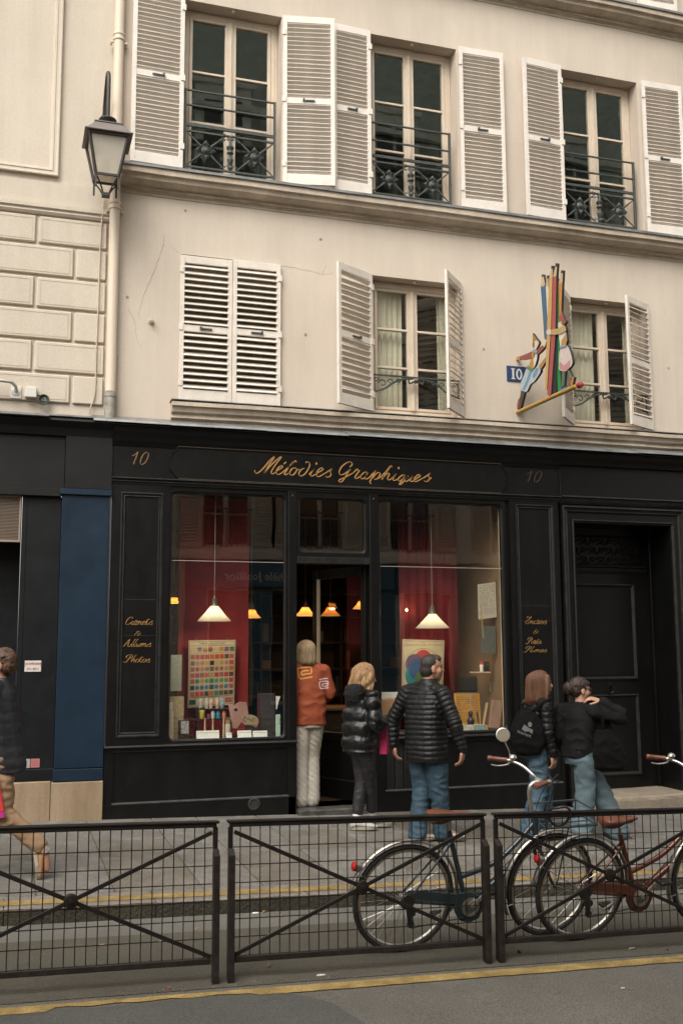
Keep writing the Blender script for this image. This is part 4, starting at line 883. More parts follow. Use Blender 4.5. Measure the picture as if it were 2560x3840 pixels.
for a, b, c, d in oh: mb.add([(a, YO-.22, c), (b, YO-.22, c), (b, YO-.22, d), (a, YO-.22, d)], [(0,1,2,3)])
mb.build('window_glazing', M_OGL, OB)
sh = MB(); fr = MB(); gd = MB()
for a, b, c, d in oh:
    if c < 4: continue
    for s0, s1 in ((a-.62, a-.04), (b+.04, b+.62)):
        sh.frame(s0, s1, c, d, .07, YO, YO+.05); n = int((d-c)/.075)
        for i in range(n): sh.obox(((s0+s1)/2, YO+.025, c+.09+i*(d-c-.16)/n), (.23, 0, 0), (0, .014, -.018), (0, .003, .003))
    m_ = (a+b)/2; fr.frame(a, b, c, d, .07, YO-.2, YO-.14); fr.box(m_-.06, m_+.06, YO-.2, YO-.14, c, d)
    for k in (.35, .7): fr.box(a, b, YO-.2, YO-.15, c+(d-c)*k, c+(d-c)*k+.04)
    for i in range(9): gd.box(a+.06+i*.13, a+.08+i*.13, YO+.02, YO+.04, c, c+.9)
    gd.box(a, b, YO+.015, YO+.045, c+.9, c+.94)
tag(sh.build('shutters', M_OSH, OB), kind='stuff'); tag(fr.build('window_frames', M_OSH, OB), kind='stuff'); tag(gd.build('window_guards', M_IRON, OB), kind='stuff')
mb = MB()
for z in (3.85, 6.75, 9.75, 13.2): mb.box(1.0, 18, YO, YO+.16, z, z+.16)
mb.box(1.0, 18, YO, YO+.9, 13.2, 13.36); tag(mb.build('string_courses', M_OWALL, OB), kind='stuff')
mb = MB(); mb.add([(1.0, YO-.3, 13.3), (18, YO-.3, 13.3), (18, YO-1.3, 18.9), (1.0, YO-1.3, 18.9), (18, YO-9, 20.0), (1.0, YO-9, 20.0)], [(0,1,2,3), (3,2,4,5)])
mb.build('mansard_roof', M_SLATE, OB)
dm = MB(); dg = MB(); rl = MB()
for x in wx:
    dm.box(x-.15, x+1.35, YO-1.6, YO-.45, 13.4, 16.6); dm.box(x-.25, x+1.45, YO-1.6, YO-.38, 16.6, 16.8)
    dg.box(x+.1, x+.55, YO-.46, YO-.43, 13.6, 16.2); dg.box(x+.65, x+1.1, YO-.46, YO-.43, 13.6, 16.2)
for i in range(130): rl.box(1.0+i*.13, 1.02+i*.13, YO+.82, YO+.84, 13.36, 14.3)
rl.box(1.0, 18, YO+.8, YO+.86, 14.28, 14.34)
for z in (14.75, 15.25, 15.9): dm.box(1.0, 18, YO-.45, YO-.28, z, z+.16)
tag(dm.build('dormers', mat('dormer_paint', (.66, .72, .62), .7, var=.35, vscale=2), OB), kind='stuff'); tag(dg.build('dormer_panes', M_OGL, OB), kind='stuff'); tag(rl.build('balcony_railing', M_IRON, OB), kind='stuff')
LOWB = tag(empty('low_building', (-8, -14, 0)), 'unseen low cream building added across the street to let in daylight', 'building')  # unseen; added and kept low so more daylight comes from the left
o = MB(); holed(o, -26, .98, -1.2, 6.6, [(x, x+1.2, 3.9, 5.8) for x in (-24, -21, -18, -15, -12, -9, -6, -3)]+[(x, x+2, -.2, 2.8) for x in (-24, -20, -16, -12, -8, -4)], YO, YO-.3); o.build('wall', M_OWALL, LOWB); MB().box(-26, .98, YO-.26, YO-.22, -.5, 6.3).build('window_glazing', M_OGL, LOWB); MB().box(-26, .98, YO-5, YO+.2, 6.6, 6.75).build('roof', M_SLATE, LOWB)
MB().box(4.0, 9.3, YO, YO+.14, 3.22, 3.84).build('shop_fascia', M_OBLUE, OB)
mb = MB()
for x0, x1 in ((4.0, 4.5), (5.65, 6.05), (8.65, 9.3)): mb.box(x0, x1, YO, YO+.12, -.3, 3.22)
mb.build('shop_pilasters', M_OBLUE, OB)
mb = MB(); mb.box(4.0, 9.3, YO+.02, YO+.2, 3.17, 3.24); mb.box(4.5, 8.7, YO, YO+.1, -.3, .35); mb.build('shop_mouldings', M_OBLUE, OB)
text_mb('hèle Joaillier', .30, lambda x, y: (6.38-x*.985, YO+.145, 3.36+y), 'LEFT').build('shop_lettering', mat('cream_lettering', (.85, .83, .76), .5), OB)
MB().box(10.9, 12.3, YO, YO+.1, -.3, 3.8).build('doorcase', mat('pale_doorcase', (.34, .33, .28), .6), OB); MB().box(9.35, 10.9, YO, YO+.1, 3.1, 3.8).build('shop_fascia', M_OBLUE, OB)

# ------------------------------------------------------------------ inside the shop
M_INT = mat('dark_brown_wall', (.028, .016, .010), .7, var=.3, vscale=3)
M_INTF = mat('dark_floorboards', (.035, .022, .014), .5, var=.3, vscale=4)
M_RED = mat('red_panel', (.21, .013, .015), .8, var=.4, vscale=2.2, col2=(.30, .025, .024), bump=.1, bscale=30)
rm = MB(); x0, x1, y0, y1, z0, z1 = 1.02, 6.24, .115, 4.6, -.03, 3.44
rm.add([(x0,y0,z0),(x1,y0,z0),(x1,y1,z0),(x0,y1,z0),(x0,y0,z1),(x1,y0,z1),(x1,y1,z1),(x0,y1,z1)], [(4,5,6,7),(1,2,6,5),(2,3,7,6),(3,0,4,7)]); rm.build('shop_room', M_INT, SH)
MB().box(x0, x1, y0, y1, -.09, -.03).build('shop_floor', M_INTF, SH)
MB().box(1.60, 2.93, .095, .95, .60, .705).build('display_shelf', M_INT, SH); MB().box(3.93, 5.60, .095, .95, .60, .705).build('display_shelf', M_INT, SH)
tag(MB().box(onY('wl1', 220, 1000, .85).x, onY('wl1', 1005, 1000, .85).x, .85, .88, .706, 3.42).build('red_backdrop', M_RED, None), 'tall red backdrop panel behind the colour chart in the left window', 'backdrop')
mb = MB(); n = 24
vs = []
for i in range(n+1):
    xa_, xb_ = onY('wr1', 318, 1000, .86).x, onY('wr1', 935, 1000, .86).x; x = xa_+(xb_-xa_)*i/n; y = .86+.014*math.sin(i*1.7); vs += [(x+(.015*math.sin(2.2) if i == 0 else 0), y, .706), (x, y, 3.42)]
mb.add(vs, [(2*i, 2*i+2, 2*i+3, 2*i+1) for i in range(n)]); cu = mb.build('red_curtain', M_RED, None, smooth=2); so_ = cu.modifiers.new('thickness', 'SOLIDIFY'); so_.thickness = .012
tag(cu, 'red hanging backdrop behind the circular colour poster in the right window', 'backdrop')
M_CREAM = mat('cream_side_wall', (.52, .42, .29), .8, var=.12, vscale=3)
MB().box(5.60, 5.64, .1, 1.6, .706, 3.42).build('side_wall', mat('ochre_side_wall', (.24, .15, .08), .8, var=.2, vscale=2), SH); MB().box(1.58, 1.61, .1, .95, .706, 3.42).build('side_wall', M_CREAM, SH); MB().box(5.52, 5.60, .1, .13, .706, 3.42).build('window_reveal', M_CREAM, SH)
# pendant lamps; each carries its own light
def pendant(name, c, rad, h, zc, shade_m, label, watt, group, cold=False):
    r_ = tag(empty(name, c), label, 'pendant lamp', group)
    x, y, z = c
    MB().lathe([(rad, 0), (rad-.004, .006), (rad*.55, h*.55), (.05, h*.94), (.045, h), (.035, h), (.05*.8, h*.9), (rad*.52, h*.52), (rad-.014, .004)], 32, (x, y, z), cap=False).build('lamp_shade', shade_m, r_, smooth=2)
    MB().lathe([(.044, h-.004), (.034, h+.01), (.034, h+.05), (.028, h+.056), (.03, h+.075), (.012, h+.09), (.006, h+.12)], 14, (x, y, z)).build('lamp_holder', mat('lamp_holder_metal', (.20, .18, .14), .4, metal=.6), r_, smooth=True)
    MB().tube([(x, y, z+h+.11), (x, y, zc)], .0035, 6).build('cord', mat('lamp_cord', (.30, .26, .2), .7), r_)
    MB().lathe([(0, -.02), (.012, -.014), (.015, .0), (.012, .015), (.01, .03)], 12, (x, y, z+h*.72)).build('bulb', mat('lit_bulb', (1, .75, .42), .4, emit=12, emitc=(1, .68, .33)), r_, smooth=True)
    L = bpy.data.lights.new('lamp_light', 'POINT'); L.energy = watt; L.color = (1, .80, .55) if cold else (1, .62, .30); L.shadow_soft_size = .045
    lo = bpy.data.objects.new('lamp_light', L); COL.objects.link(lo); lo.location = (x, y, z+h*.4); lo.parent = r_; lo.matrix_parent_inverse = r_.matrix_basis.inverted()
    return r_
def shade(name, col, e, ec):
    m = bpy.data.materials.new(name); m.use_nodes = True; n = m.node_tree.nodes; l = m.node_tree.links; n.clear(); MATS[name] = m
    o = n.new('ShaderNodeOutputMaterial'); d = n.new('ShaderNodeBsdfDiffuse'); t = n.new('ShaderNodeBsdfTranslucent'); g = n.new('ShaderNodeBsdfGlossy'); e_ = n.new('ShaderNodeEmission'); a = n.new('ShaderNodeMixShader'); b = n.new('ShaderNodeMixShader'); s = n.new('ShaderNodeAddShader')
    d.inputs[0].default_value = (*col, 1); t.inputs[0].default_value = (*[min(1, c*1.2) for c in col], 1); g.inputs[1].default_value = .25; e_.inputs[0].default_value = (*ec, 1); e_.inputs[1].default_value = e; a.inputs[0].default_value = .6; b.inputs[0].default_value = .05
    l.new(d.outputs[0], a.inputs[1]); l.new(t.outputs[0], a.inputs[2]); l.new(a.outputs[0], b.inputs[1]); l.new(g.outputs[0], b.inputs[2]); l.new(b.outputs[0], s.inputs[0]); l.new(e_.outputs[0], s.inputs[1]); l.new(s.outputs[0], o.inputs[0])
    return m
M_SHW = shade('opal_shade', (.50, .47, .41), .05, (1, .80, .52)); M_SHA = shade('amber_shade', (.42, .23, .08), .3, (1, .52, .14)); M_SHD = shade('dim_amber_shade', (.30, .17, .06), .12, (1, .48, .12))
a = onY('wl1', 425, 1532, .27); b = onY('wl1', 800, 1540, .27)
pendant('pendant_lamp', ((a.x+b.x)/2, .27, (a.z+b.z)/2), (b.x-a.x)/2, .165, 3.43, M_SHW, 'white conical pendant lamp above the grid colour chart', 5, 'pendant lamps in the shop', True)
a = onY('wr1', 508, 1440, .27); b = onY('wr1', 838, 1448, .27)
pendant('pendant_lamp', ((a.x+b.x)/2, .27, (a.z+b.z)/2), (b.x-a.x)/2, .165, 3.43, M_SHW, 'white conical pendant lamp above the circular colour poster', 5, 'pendant lamps in the shop', True)
for p, q_, Y, m_, lab in ((('wl1', 80, 1335), ('wl1', 232, 1335), 1.4, M_SHA, 'amber lamp cut by the left edge of the left window'), (('wl1', 925, 1500), ('wl1', 1140, 1502), 1.6, M_SHA, 'amber lamp right of the red panel in the left window'),
        (('tr', 178, 1828), ('tr', 455, 1828), 2.4, M_SHA, 'amber lamp at the left of the open doorway'), (('tr', 530, 1828), ('tr', 800, 1828), 2.4, M_SHD, 'dim amber lamp seen through the open door glass'), (('tr', 982, 1730), ('tr', 1225, 1730), 2.8, M_SHA, 'amber lamp half hidden by the doorway post')):
    a = onY(*p, Y); b = onY(*q_, Y); pendant('pendant_lamp', ((a.x+b.x)/2, Y, a.z), (b.x-a.x)/2, (b.x-a.x)*.42, 3.43, m_, lab, 5.0, 'pendant lamps in the shop')
sb_ = onY('wr1', 402, 1255, .78); SPT = tag(MB().lathe([(0, -.012), (.009, -.009), (.012, 0), (.009, .01), (.006, .02)], 10, sb_).build('bare_bulb', mat('tiny_lit_bulb', (1, .8, .5), .4, emit=9, emitc=(1, .75, .42)), None, smooth=True), 'tiny bare lit bulb in front of the red curtain in the right window', 'bulb')
MB().tube([sb_+Vector((0, 0, .02)), Vector((sb_.x, sb_.y, 3.43))], .0015, 5).build('wire', M_IRON, SPT)
SL2 = bpy.data.lights.new('bulb_light', 'POINT'); SL2.energy = .5; SL2.color = (1, .76, .48); SL2.shadow_soft_size = .012; sl2 = bpy.data.objects.new('bulb_light', SL2); COL.objects.link(sl2); sl2.location = sb_+Vector((0, -.02, 0)); sl2.parent = SPT
# things in the windows
def thing_box(name, z, xa, ya, xb, yb, Y, d, m, label, cat, group=None, lean=0, zfloor=None, bev=.003):
    A = onY(z, xa, yb, Y); B = onY(z, xb, ya, Y); zl = A.z if zfloor is None else zfloor
    mb = MB(); h = B.z-zl
    mb.add([(A.x, Y, zl), (B.x, Y, zl), (B.x, Y+d, zl), (A.x, Y+d, zl), (A.x, Y+lean, B.z), (B.x, Y+lean, B.z), (B.x, Y+d+lean, B.z), (A.x, Y+d+lean, B.z)], [(0,3,2,1),(4,5,6,7),(0,1,5,4),(1,2,6,5),(2,3,7,6),(3,0,4,7)])
    return tag(mb.build(name, m, None, bevel=bev), label, cat, group)
def flat(z, pts, Y): return [onY(z, x, y, Y) for x, y in pts]
M_PAPER = mat('aged_paper', (.50, .415, .27), .8, var=.08, vscale=5); M_INK = mat('black_ink', (.02, .018, .015), .7)
def poster(name, z, quad, Y, label):
    Q = flat(z, quad, Y); mb = MB(); mb.add([p+Vector((0, 0, 0)) for p in Q]+[p+Vector((0, .003, 0)) for p in Q], [(0,1,2,3), (7,6,5,4), (0,4,5,1), (1,5,6,2), (2,6,7,3), (3,7,4,0)])
    return tag(mb.build(name, M_PAPER, None), label, 'poster')
P1 = poster('colour_chart', 'wl2', [(327, 307), (855, 299), (838, 1030), (315, 1070)], .72, 'cream poster with rows of coloured squares and discs in the left window')
pal = dict(a=(.33, .12, .10), b=(.40, .10, .08), c=(.33, .10, .12), d=(.46, .06, .03), e=(.45, .12, .04), f=(.10, .05, .04), g=(.16, .14, .13), h=(.45, .20, .12), i=(.45, .28, .04), j=(.015, .015, .015), k=(.48, .36, .16), l=(.13, .12, .08), m=(.24, .13, .17), n=(.03, .22, .16), o=(.12, .26, .12), p=(.04, .09, .10), q=(.05, .18, .30), r=(.08, .11, .24), s=(.38, .30, .17), t=(.02, .06, .05), u=(.5, .05, .05), v=(.20, .08, .22), w=(.02, .16, .05))
rowsC = ['abcdeddfb', 'ghhijkihu', 'achmlaahe', 'bccesuauf', 'bnionooou', 'tqrqpqaqb', 'bdutenlff']
keys = sorted(pal); pm = [mat('print_'+k_, pal[k_], .8, var=.05) for k_ in keys]
def chart_pt(u, v):     # u,v in 0..1 on the poster, v downwards
    a = Vector((327, 307)).lerp(Vector((855, 299)), u); b = Vector((315, 1070)).lerp(Vector((838, 1030)), u); c = a.lerp(b, v); return onY('wl2', c.x, c.y, .718)
mb = MB()
ys = [.215, .31, .40, .49, .58, .675, .77]
for ri, row in enumerate(rowsC):
    for ci, ch in enumerate(row):
        u = .045+ci*.104; v = ys[ri]; w_, h_ = .09, .068; mb.cm = keys.index(ch)
        if ri in (1, 2, 4, 5) and ci in (1, 2, 3, 5, 6, 7): mb.add([chart_pt(u+w_/2+math.cos(t)*w_/2, v+h_/2+math.sin(t)*h_/2) for t in [q*PI/6 for q in range(12)]], [tuple(range(12))])
        else: mb.add([chart_pt(u, v), chart_pt(u+w_, v), chart_pt(u+w_, v+h_), chart_pt(u, v+h_)], [(0,1,2,3)])
for (u, ch, c2) in ((.19, 'q', 'h'), (.31, 'i', 'm'), (.42, 'u', 'w'), (.66, 'h', 'i'), (.77, 'v', 'v'), (.88, 'w', 'l')):
    for kk, cc in ((0, ch), (.035, c2)): mb.cm = keys.index(cc); mb.add([chart_pt(u, .105+kk), chart_pt(u+.09, .105+kk), chart_pt(u+.09, .138+kk), chart_pt(u, .138+kk)], [(0,1,2,3)])
for u0, u1, ch in ((.03, .17, 't'), (.8, .97, 'b')): mb.cm = keys.index(ch); mb.add([chart_pt(u0, .885), chart_pt(u1, .885), chart_pt(u1, .96), chart_pt(u0, .96)], [(0,1,2,3)])
mb.build('colour_patches', pm, P1)
bd = MB()
for (u0, v0, u1, v1) in ((.02, .02, .98, .02), (.98, .02, .98, .98), (.98, .98, .02, .98), (.02, .98, .02, .02)): bd.bar(chart_pt(u0, v0), chart_pt(u1, v1), .003, .003)
for v in (.075, .085, .12, .145, .19, .85, .86): bd.bar(chart_pt(.05, v), chart_pt(.95, v), .0015, .0015)
bd.build('printed_lines', M_INK, P1)
text_mb('TABLEAU de COULEUR', .031, lambda x, y: chart_pt(.5+x*1.75, .062-y*1.3)).build('printed_title', M_INK, P1)
P2 = poster('colour_wheel_poster', 'wr2', [(315, 165), (770, 178), (748, 985), (302, 1000)], .74, 'cream poster with overlapping coloured circles behind the man in the quilted jacket')
def w2(x, y, d=.0): return onY('wr2', x, y, .738-d)
text_mb('CHROMATIC SCALE OF COLORS', .0335, lambda x, y: w2(541+x*850, 236-y*620)).build('printed_title', M_INK, P2); text_mb('THE', .02, lambda x, y: w2(541+x*850, 208-y*700)).build('printed_title', M_INK, P2)
mb = MB(); cols = [((.40, .05, .05), 542, 395, 0), ((.12, .08, .14), 445, 440, .0004), ((.02, .22, .22), 440, 560, .0008), ((.04, .09, .20), 480, 500, .0012), ((.38, .17, .03), 640, 440, .0016), ((.30, .24, .04), 640, 560, .002), ((.09, .16, .06), 545, 610, .0024)]
for i, (c_, x, y, d) in enumerate(cols): mb.cm = i; mb.add([w2(x+math.cos(t)*102*.95, y+math.sin(t)*120*.95, d) for t in [q*PI/14 for q in range(28)]], [tuple(range(28))])
mb.build('coloured_discs', [mat('disc_%d' % i, c_[0], .8) for i, c_ in enumerate(cols)], P2)
bd = MB(); bd.tube([w2(541+math.cos(t)*205, 500+math.sin(t)*235, .003) for t in [q*PI/20 for q in range(40)]], .0015, 4, closed=True)
for a, b in (((330, 182), (755, 194)), ((755, 194), (735, 970)), ((330, 182), (318, 985))): bd.bar(w2(*a), w2(*b), .002, .002)
bd.build('printed_lines', M_INK, P2)
M_CLIP = mat('bulldog_clip', (.12, .12, .12), .35, metal=.8)
for z, x, y, Y, par in (('wl2', 413, 295, .715, P1), ('wl2', 768, 290, .715, P1), ('wr2', 414, 162, .735, P2), ('wr2', 672, 166, .735, P2)):
    c = onY(z, x, y, Y); m_ = MB(); m_.box(c.x-.013, c.x+.013, c.y-.008, c.y+.008, c.z-.006, c.z+.008); m_.tube([(c.x, c.y, c.z+.006), (c.x-.008, c.y, c.z+.02), (c.x+.008, c.y, c.z+.02), (c.x, c.y, c.z+.006)], .002, 5); m_.build('clip', M_CLIP, par)
# left window: little stepped stand with pots
M_WD = mat('oak_brown', (.20, .12, .06), .6, var=.25, vscale=12, streak=4); M_DKW = mat('dark_wood', (.035, .022, .016), .5, var=.3, vscale=10); M_BEECH = mat('beech', (.60, .42, .24), .55, var=.15, vscale=10)
STD = tag(empty('display_stand', (2.2, .35, .705)), 'dark two-tier stand carrying pots in front of the colour chart', 'display stand')
t1 = onY('wl2', 600, 1075, .38).z; t2 = onY('wl2', 600, 1188, .30).z; xa = onY('wl2', 405, 1075, .38).x; xb = onY('wl2', 790, 1075, .38).x; xc = onY('wl2', 280, 1188, .3).x
MB().box(xa, xb, .33, .43, t1-.012, t1).build('shelf', M_DKW, STD); MB().box(xc, xb, .25, .35, t2-.012, t2).build('shelf', M_DKW, STD)
for xx in (xa, xb-.012): MB().box(xx, xx+.012, .26, .43, .706, t1-.012).build('side', M_DKW, STD)
MB().box(xc, xc+.012, .26, .34, .706, t2-.012).build('side', M_DKW, STD)
def pot(name, z, x, yt, yb, wpx, Y, m, label, cat, cap=None, group=None, zb=None):
    a = onY(z, x-wpx/2, yb, Y); b = onY(z, x+wpx/2, yt, Y); rd = (b.x-a.x)/2; zb = a.z if zb is None else zb; h = b.z-zb
    o_ = MB().lathe([(rd*.92, 0), (rd, .004), (rd, h*.93), (rd*.9, h*.96), (rd*.88, h)], 14, ((a.x+b.x)/2, Y, zb)).build(name, m, None, smooth=True)
    if cap: MB().lathe([(rd*.8, 0), (rd*.8, h*.22), (rd*.6, h*.25)], 12, ((a.x+b.x)/2, Y, zb+h)).build('lid', cap, o_, smooth=True)
    return tag(o_, label, cat, group)
M_MARB = mat('marbled_card', (.48, .42, .36), .6, var=.6, vscale=45); M_MARB2 = mat('marbled_card_rose', (.58, .38, .29), .6, var=.5, vscale=45); M_MARB3 = mat('marbled_card_blue', (.28, .35, .42), .6, var=.6, vscale=45)
for x, m_, w_ in ((460, M_MARB, 'dark marbled'), (530, M_MARB, 'pale marbled'), (578, M_MARB2, 'cream marbled'), (648, M_MARB2, 'rose marbled'), (700, M_MARB3, 'blue marbled')):
    pot('pencil_pot', 'wl2', x, 962, 1075, 42, .38, m_, w_+' cylindrical pot on the upper tier of the display stand', 'pot', None, 'marbled pots', t1)
mk = lambda n_, c_: mat(n_, c_, .35, var=.1)
for x, yt, w_, c_, cp, lab in ((474, 1092, 66, (.62, .44, .08), (.03, .03, .03), 'yellow labelled ink bottle'), (550, 1142, 32, (.35, .06, .12), None, 'tiny pink jar'), (600, 1122, 44, (.55, .55, .52), (.4, .4, .4), 'grey ink jar'), (658, 1122, 46, (.03, .30, .44), (.02, .14, .22), 'turquoise ink jar'), (725, 1122, 44, (.62, .20, .07), (.35, .07, .05), 'orange ink jar')):
    pot('ink_jar', 'wl2', x, yt, 1186, w_, .30, mk('jar_'+lab[:5], c_), lab+' on the lower tier of the display stand', 'jar', mk('lid_'+lab[:5], cp) if cp else None, 'ink jars', t2)
for i, (x, yt, yb, w_) in enumerate(((508, 1190, 1318, 34), (598, 1190, 1318, 34), (720, 1185, 1310, 26))):
    A = onY('wl2', x, yb, .22); B = onY('wl2', x, yt, .22); m_ = MB(); m_.tube([(A.x, .22, .708), (A.x, .22, A.z+.02), (A.x, .22, B.z)], [.012, .010, .006], 8); tag(m_.build('letter_knife', M_BEECH if i < 2 else M_CREAM, None, smooth=True), ('left', 'middle', 'pale right')[i]+' wooden hand tool standing below the two-tier stand', 'tool', 'hand tools below the stand')
bp_ = pot('brush_pot', 'wl2', 768, 1250, 1310, 60, .2, M_CREAM, 'small pot of paint brushes beside the wooden palette', 'pot', None, None, .708); c = bp_.matrix_world.translation
bb = onY('wl2', 768, 1260, .2)
for i in range(5): MB().tube([(bb.x+(i-2)*.006, .2, bb.z-.01), (bb.x+(i-2)*.016, .2, bb.z+.075+.008*(i % 2))], [.003, .002], 5).build('brush', M_BEECH, bp_)
def cutout(name, z, pts, Y, th, m, label, cat, smooth=0, lean=0.0):
    P = flat(z, pts, Y); zmin = min(p.z for p in P)
    if smooth: P = catmull(P, smooth, True)
    n = len(P); mb = MB(); k_ = lambda p: Vector((p.x, p.y+(p.z-zmin)*lean, p.z))
    mb.add([k_(p) for p in P]+[k_(p)+Vector((0, th, 0)) for p in P], [tuple(range(n)), tuple(range(2*n-1, n-1, -1))]+[(i, n+i, n+(i+1) % n, (i+1) % n) for i in range(n)])
    return tag(mb.build(name, m, None), label, cat)
PL = cutout('wooden_palette', 'wl2', [(770, 1022), (800, 1030), (850, 1035), (895, 1000), (975, 1003), (1000, 1130), (930, 1215), (872, 1300), (822, 1300)], .24, .008, mat('pink_wood', (.42, .22, .17), .45, var=.15, vscale=8), 'large pinkish wooden palette leaning in the left window', 'palette')
th_ = flat('wl2', [(858+math.cos(t)*20, 1090+math.sin(t)*18) for t in [i*PI/6 for i in range(12)]], .238); MB().add(th_, [tuple(range(12))]).build('thumb_hole', M_DARK, PL)
RP = cutout('round_palette', 'wl2', [(918, 1190), (960, 1152), (1040, 1148), (1105, 1185), (1112, 1240), (1080, 1290), (1010, 1270), (950, 1255)], .20, .006, mat('used_palette', (.38, .28, .17), .5, var=.2, vscale=15), 'round palette covered in dried paint dabs', 'palette', 4)
rr = random.Random(21); dm_ = MB(); pc = [(.2, .2, .12), (.35, .2, .04), (.12, .14, .16), (.3, .08, .05), (.08, .1, .06), (.4, .35, .25)]
for i in range(26):
    cx, cy = 1015+rr.uniform(-80, 80), 1195+rr.uniform(-32, 40); dm_.cm = i % 6; dm_.add([onY('wl2', cx+math.cos(t)*rr.uniform(5, 13), cy+math.sin(t)*rr.uniform(4, 10), .1985) for t in [q*PI/4 for q in range(8)]], [tuple(range(8))])
dm_.build('paint_dabs', [mat('dab_%d' % i, c_, .4) for i, c_ in enumerate(pc)], RP)
thing_box('book', 'wl2', 110, 940, 272, 1372, .30, .03, mat('tan_book_cloth', (.50, .38, .21), .7, var=.3, vscale=30), 'tan speckled board standing at the left end of the left window', 'book', zfloor=.706)
thing_box('paper_roll', 'wl2', 107, 1100, 158, 1375, .2, .04, mat('ivory_paper', (.74, .64, .47), .7, var=.08), 'ivory paper block at the left corner of the left window', 'paper', zfloor=.706); thing_box('price_card', 'wl2', 108, 1006, 150, 1092, .19, .004, mat('white_card', (.82, .79, .72), .7, var=.05), 'small white card above the ivory paper block', 'card')
FR = thing_box('picture_frame', 'wl2', 207, 1205, 335, 1372, .24, .02, M_DKW, 'small dark framed engraving standing in the left window', 'picture', zfloor=.706)
A = onY('wl2', 238, 1362, .237); B = onY('wl2', 328, 1216, .237); MB().box(A.x, B.x, .2365, .239, A.z, B.z).build('engraving', mat('grey_engraving', (.42, .40, .36), .7, var=.5, vscale=40), FR)
thing_box('paper_sheet', 'wl2', 120, 470, 250, 880, .45, .004, mat('patterned_paper', (.42, .46, .38), .8, var=.35, vscale=60), 'grey green patterned sheet hanging beside the red panel', 'paper')
MW = MATS['white_card']
for z, xa_, ya_, xb_, yb_, Y, lab in (('wl2', 415, 1325, 675, 1372, .13, 'long white card lying at the front of the left window'), ('wl2', 1055, 1328, 1218, 1368, .13, 'white folded card at the right of the left window'), ('wl2', 880, 1325, 1040, 1368, .14, 'white half-round card in the left window'), ('wl2', 752, 1350, 818, 1378, .12, 'tiny white price card in the left window')):
    c_ = thing_box('price_card', z, xa_, ya_, xb_, yb_, Y, .003, MW, lab, 'card', 'white cards', lean=.03, zfloor=.706)
    A = onY(z, xa_+8, yb_-10, Y-.002); B = onY(z, xb_-8, ya_+15, Y-.002); MB().box(A.x, B.x, Y+.006, Y+.007, (A.z+B.z)/2, (A.z+B.z)/2+.003).build('print', M_INK, c_)
for x0_, x1_, y_, c_, lab in ((190, 262, 1390, (.5, .36, .2), 'beech'), (262, 470, 1388, (.28, .10, .04), 'red brown'), (500, 668, 1386, (.48, .22, .03), 'orange'), (265, 400, 1402, (.12, .28, .04), 'thin green'), (925, 1010, 1382, (.5, .38, .22), 'pale'), (1080, 1290, 1372, (.42, .22, .10), 'copper')):
    a = onY('wl2', x0_, y_, .105); b = onY('wl2', x1_, y_-(8 if x0_ > 1000 else 2), .105); rd = .010 if lab == 'orange' else .006
    p_ = MB(); p_.tube([(a.x, .105, .707+rd), (b.x-.02, .105, .707+rd)], rd, 6); o_ = tag(p_.build('pencil', mat('pencil_'+lab, c_, .35), None), lab+' pencil lying along the left window sill', 'pencil', 'pencils on the window sill')
    q_ = MB(); q_.tube([(b.x-.02, .105, .707+rd), (b.x, .105, .707+rd)], [rd, .001], 6); q_.build('tip', M_BEECH, o_)
BX = thing_box('pencil_box', 'wl2', 1310, 1145, 1362, 1382, .12, .02, mat('mint_box', (.48, .62, .49), .5), 'mint green slim box standing at the right end of the left window', 'box', zfloor=.706)
tc_ = onY('wl2', 1352, 1160, .118); text_mb('BLACKWING', .016, lambda x, y: (tc_.x-.004+y*.8, .1185, tc_.z-x), 'LEFT').build('box_lettering', M_INK, BX)
cutout('curled_paper', 'wl2', [(1310, 935), (1362, 940), (1340, 1000), (1320, 1085), (1312, 1085)], .2, .002, MW, 'white curled sheet hanging at the right of the left window', 'paper')
thing_box('glass_case', 'wl2', 1140, 905, 1300, 1370, .26, .18, mat('smoky_case', (.06, .05, .05), .15, var=.2), 'dark upright case at the right of the left window', 'case', zfloor=.706)
thing_box('paint_box', 'wl2', 978, 1255, 1108, 1300, .2, .06, M_DKW, 'dark wooden paint box under the round palette', 'box', zfloor=.706)
# right window
thing_box('cardboard_box', 'wr2', 40, 815, 282, 1185, .32, .2, mat('tan_cardboard', (.52, .28, .13), .7, var=.12, vscale=6), 'tan box with a white card on it at the left of the right window', 'box', zfloor=.706)
thing_box('price_card', 'wr2', 40, 740, 262, 812, .33, .004, MW, 'cream card standing on the tan box in the right window', 'card')
NBK = thing_box('spiral_notebook', 'wr2', 900, 752, 1165, 1095, .40, .02, mat('orange_cover', (.58, .28, .05), .65, var=.15, vscale=8), 'orange spiral notebook filled with handwriting in the right window', 'notebook', lean=.04, zfloor=.706)
ink = MB(); rr = random.Random(5)
for j in range(15):
    x = 915+rr.uniform(0, 8); y = 785+j*20
    while x < 1150:
        L_ = rr.uniform(8, 34)
        if rr.random() < .8: a = onY('wr2', x, y+rr.uniform(-3, 3), .397); b = onY('wr2', min(x+L_, 1152), y+rr.uniform(-3, 3), .397); ink.bar(a+Vector((0, (a.z-.706)*.09, 0)), b+Vector((0, (a.z-.706)*.09, 0)), .002, .004)
        x += L_+rr.uniform(4, 10)
ink.build('handwriting', M_INK, NBK)
sp_ = MB()
for i in range(24): c = onY('wr2', 906+i*11, 754, .40); sp_.tube([(c.x+math.cos(t)*.002, .445+math.sin(t)*.012, c.z+math.cos(t)*.010) for t in [k*PI/4 for k in range(8)]], .0018, 4, closed=True)
sp_.build('spiral_binding', M_CLIP, NBK)
